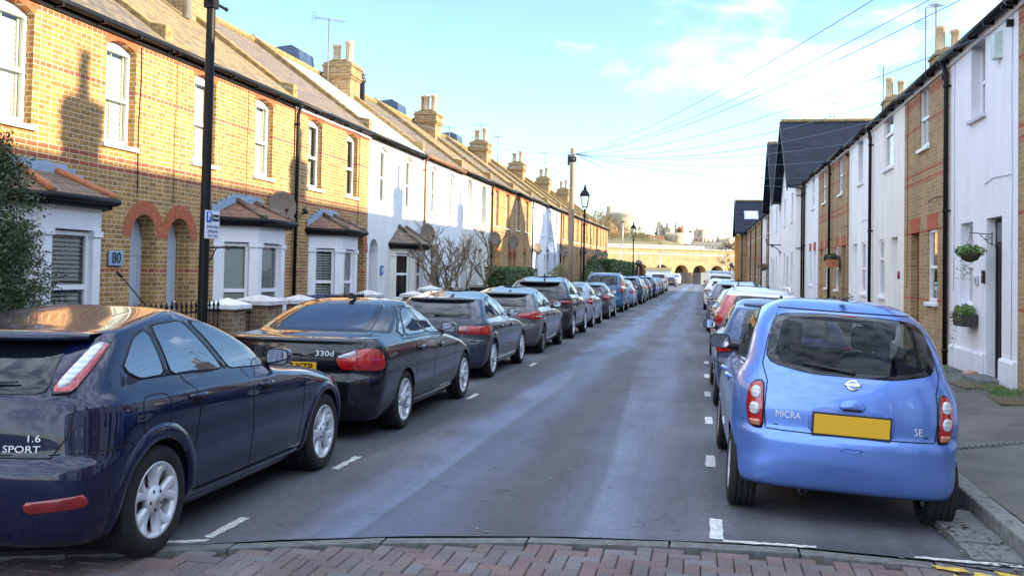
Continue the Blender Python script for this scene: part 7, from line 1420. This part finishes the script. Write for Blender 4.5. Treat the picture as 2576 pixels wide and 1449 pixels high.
car(VAN4, 'large white SUV with dark rear window at the far left', (-4.55, 101, 0), 0, GL)
car(gp(paint=P('dark plum paint', (.03, .02, .03), .3)), 'dark hatchback with a yellow plate, parked alone near the van', (-4.6, 140, 0), 0, None)
FR = mod(MPV, rows=xs(MPVR, sz=1.10, sw=1.04), wr=.34, wins=[xp(w, 1.10, 1) for w in MPV['wins']], rearw=[(-.6, 1.4), (-.55, 1.7), (.55, 1.7), (.6, 1.4)], frontw=[(-.66, 1.30), (-.58, 1.80), (.58, 1.80), (.66, 1.30)], lamps=[], rails=(.6, 0, .1, 1.5), paint=P('pale silver van paint', (.55, .57, .60), .2), wiper=((0, 1.42), (.2, 1.42)), seams=[], handles=(), chrome=[], mirror=(1.95, 1.35),
    headl=[('f', [(.45, .82), (.82, .86), (.78, 1.04), (.50, .98)], M_lwhite)], plate=(0, .50, .5, .11), platemode='f', extra=[('grille', 'f', [(-.42, .70), (.42, .70), (.44, .92), (-.44, .92)], M_plast, .006, 0, .04), ('lower_grille', 'f', [(-.55, .34), (.55, .34), (.5, .44), (-.5, .44)], M_plast, .006, 0, .03)])
del FR['rails']
car(FR, 'pale silver van facing the camera at the end of the street', (-4.55, 166, 0), math.pi, None, 'parked_van', 'van')
# right side
car(MICRA, 'sky blue small hatchback with blank yellow plate, nearest on the right', (1.02, 7.80, -.043), R(1.0), GR)
P2 = P('steel blue paint', (.045, .075, .16), .5)
car(gp(paint=P2, far=False, roll=R(2.7), rows=xs(HATCH, sz=1.0, sw=.95, sy=.97, rake=.1), wb=2.56, tw=.86, wins=[xp(w, 1.0, .97, .03) for w in (W_H3, W_H2, W_H1)], rearw=[(-.58, 1.04), (-.50, 1.34), (.50, 1.34), (.58, 1.04)], spoiler=(.52, 1.40, .1, .025), mmat=M_plast, handles=[(.44, .90), (1.4, .88)], seams=A3['seams'], wiper=((0, 1.07), (.38, 1.08))), 'steel blue hatchback parked just ahead of the sky blue one', (1.02, 13.55, -.04), R(.5), GR)
t = NT('red and white two tone paint'); o_ = t.obj(); sp = t.n('SeparateXYZ'); t.link(o_, sp.inputs[0]); t.set(col=t.mix(t.math('GREATER_THAN', sp.outputs['Z'], 1.42), (.42, .035, .012), (.72, .72, .72)), rough=.3, coat=1.0, coatr=.03)
car(mod(SUV2, paint=t.m, far=False, roll=R(2.6), rows=xs(HATCH, sz=1.06, sw=.98, sy=.98, lift=.02, rake=.25), wins=[xp(w, 1.06, .98, .09, .02) for w in (W_H3, W_H2, W_H1)], wb=2.6, wr=.34, tw=.885, rearw=[(-.60, 1.13), (-.5, 1.40), (.5, 1.40), (.60, 1.13)], rglass=M_gblack, spoiler=(.53, 1.50, .12, .03), rails=(.52, -.05, 1.45, 1.60), railmat=M_trim, aerial=(.1, -.05, .42), mmat=M_plast, wr_=0, wiper=((0, 1.16), (.38, 1.17)), mirror=(1.68, 1.12), plate=(0, .76, .52, .11), lamps=[('s', [(.45, .90), (.95, .86), (1.16, .90), (1.05, 1.05), (.85, 1.02), (.45, .97)], M_lred)], handles=[(.46, .98), (1.34, .96)]), 'red crossover with white roof, roof rails and long aerial', (1.08, 19.3, -.04), R(.6), GR)
RR = [(small(P('white far paint', (.70, .70, .70), 0)), 'white small hatchback directly beyond the red crossover', 25.2), (mod(SUV2, paint=P('grey violet paint', (.10, .10, .13), .5)), 'grey SUV third beyond the red crossover', 31.0), (gp(paint=P('white gloss far paint', (.72, .72, .72), 0)), 'white hatchback in the middle of the right row', 37.2), (small(P('red far paint', (.35, .02, .02), .1)), 'small red car in the middle of the right row', 42.8), (mod(SUV2, paint=P('ivory paint', (.66, .65, .62), 0), rimmat=M_alloyd, mmat=M_plast), 'white SUV with dark wheels standing out from the right row', 50.4),
      (gp(paint=P('silver far paint', (.40, .41, .42), .5)), 'silver hatchback beyond the white SUV', 57), (mod(VAN4, bars=((.0, 1.0), .66, 1.97), paint=P('cream white paint', (.60, .58, .52), 0)), 'tall white SUV carrying black roof bars', 63.5), (small(P('dark green paint', (.02, .04, .03), .3)), 'dark green hatchback past the roof bar SUV', 70), (gp(paint=P('mid grey paint', (.12, .12, .13), .4)), 'mid grey hatchback near the end of the right row', 77), (mod(SUV2, paint=P('last black paint', (.015, .015, .016), .3)), 'last black SUV of the right row', 85)]
for sp_, lb, y in RR:
    sp_ = mod(sp_, roll=R(2.5))
    if 'rails' in sp_ and 'bars' in sp_: sp_ = dict(sp_); del sp_['rails']
    car(sp_, lb, (1.06 if y != 50.4 else .98, y, -.035), 0, GR)
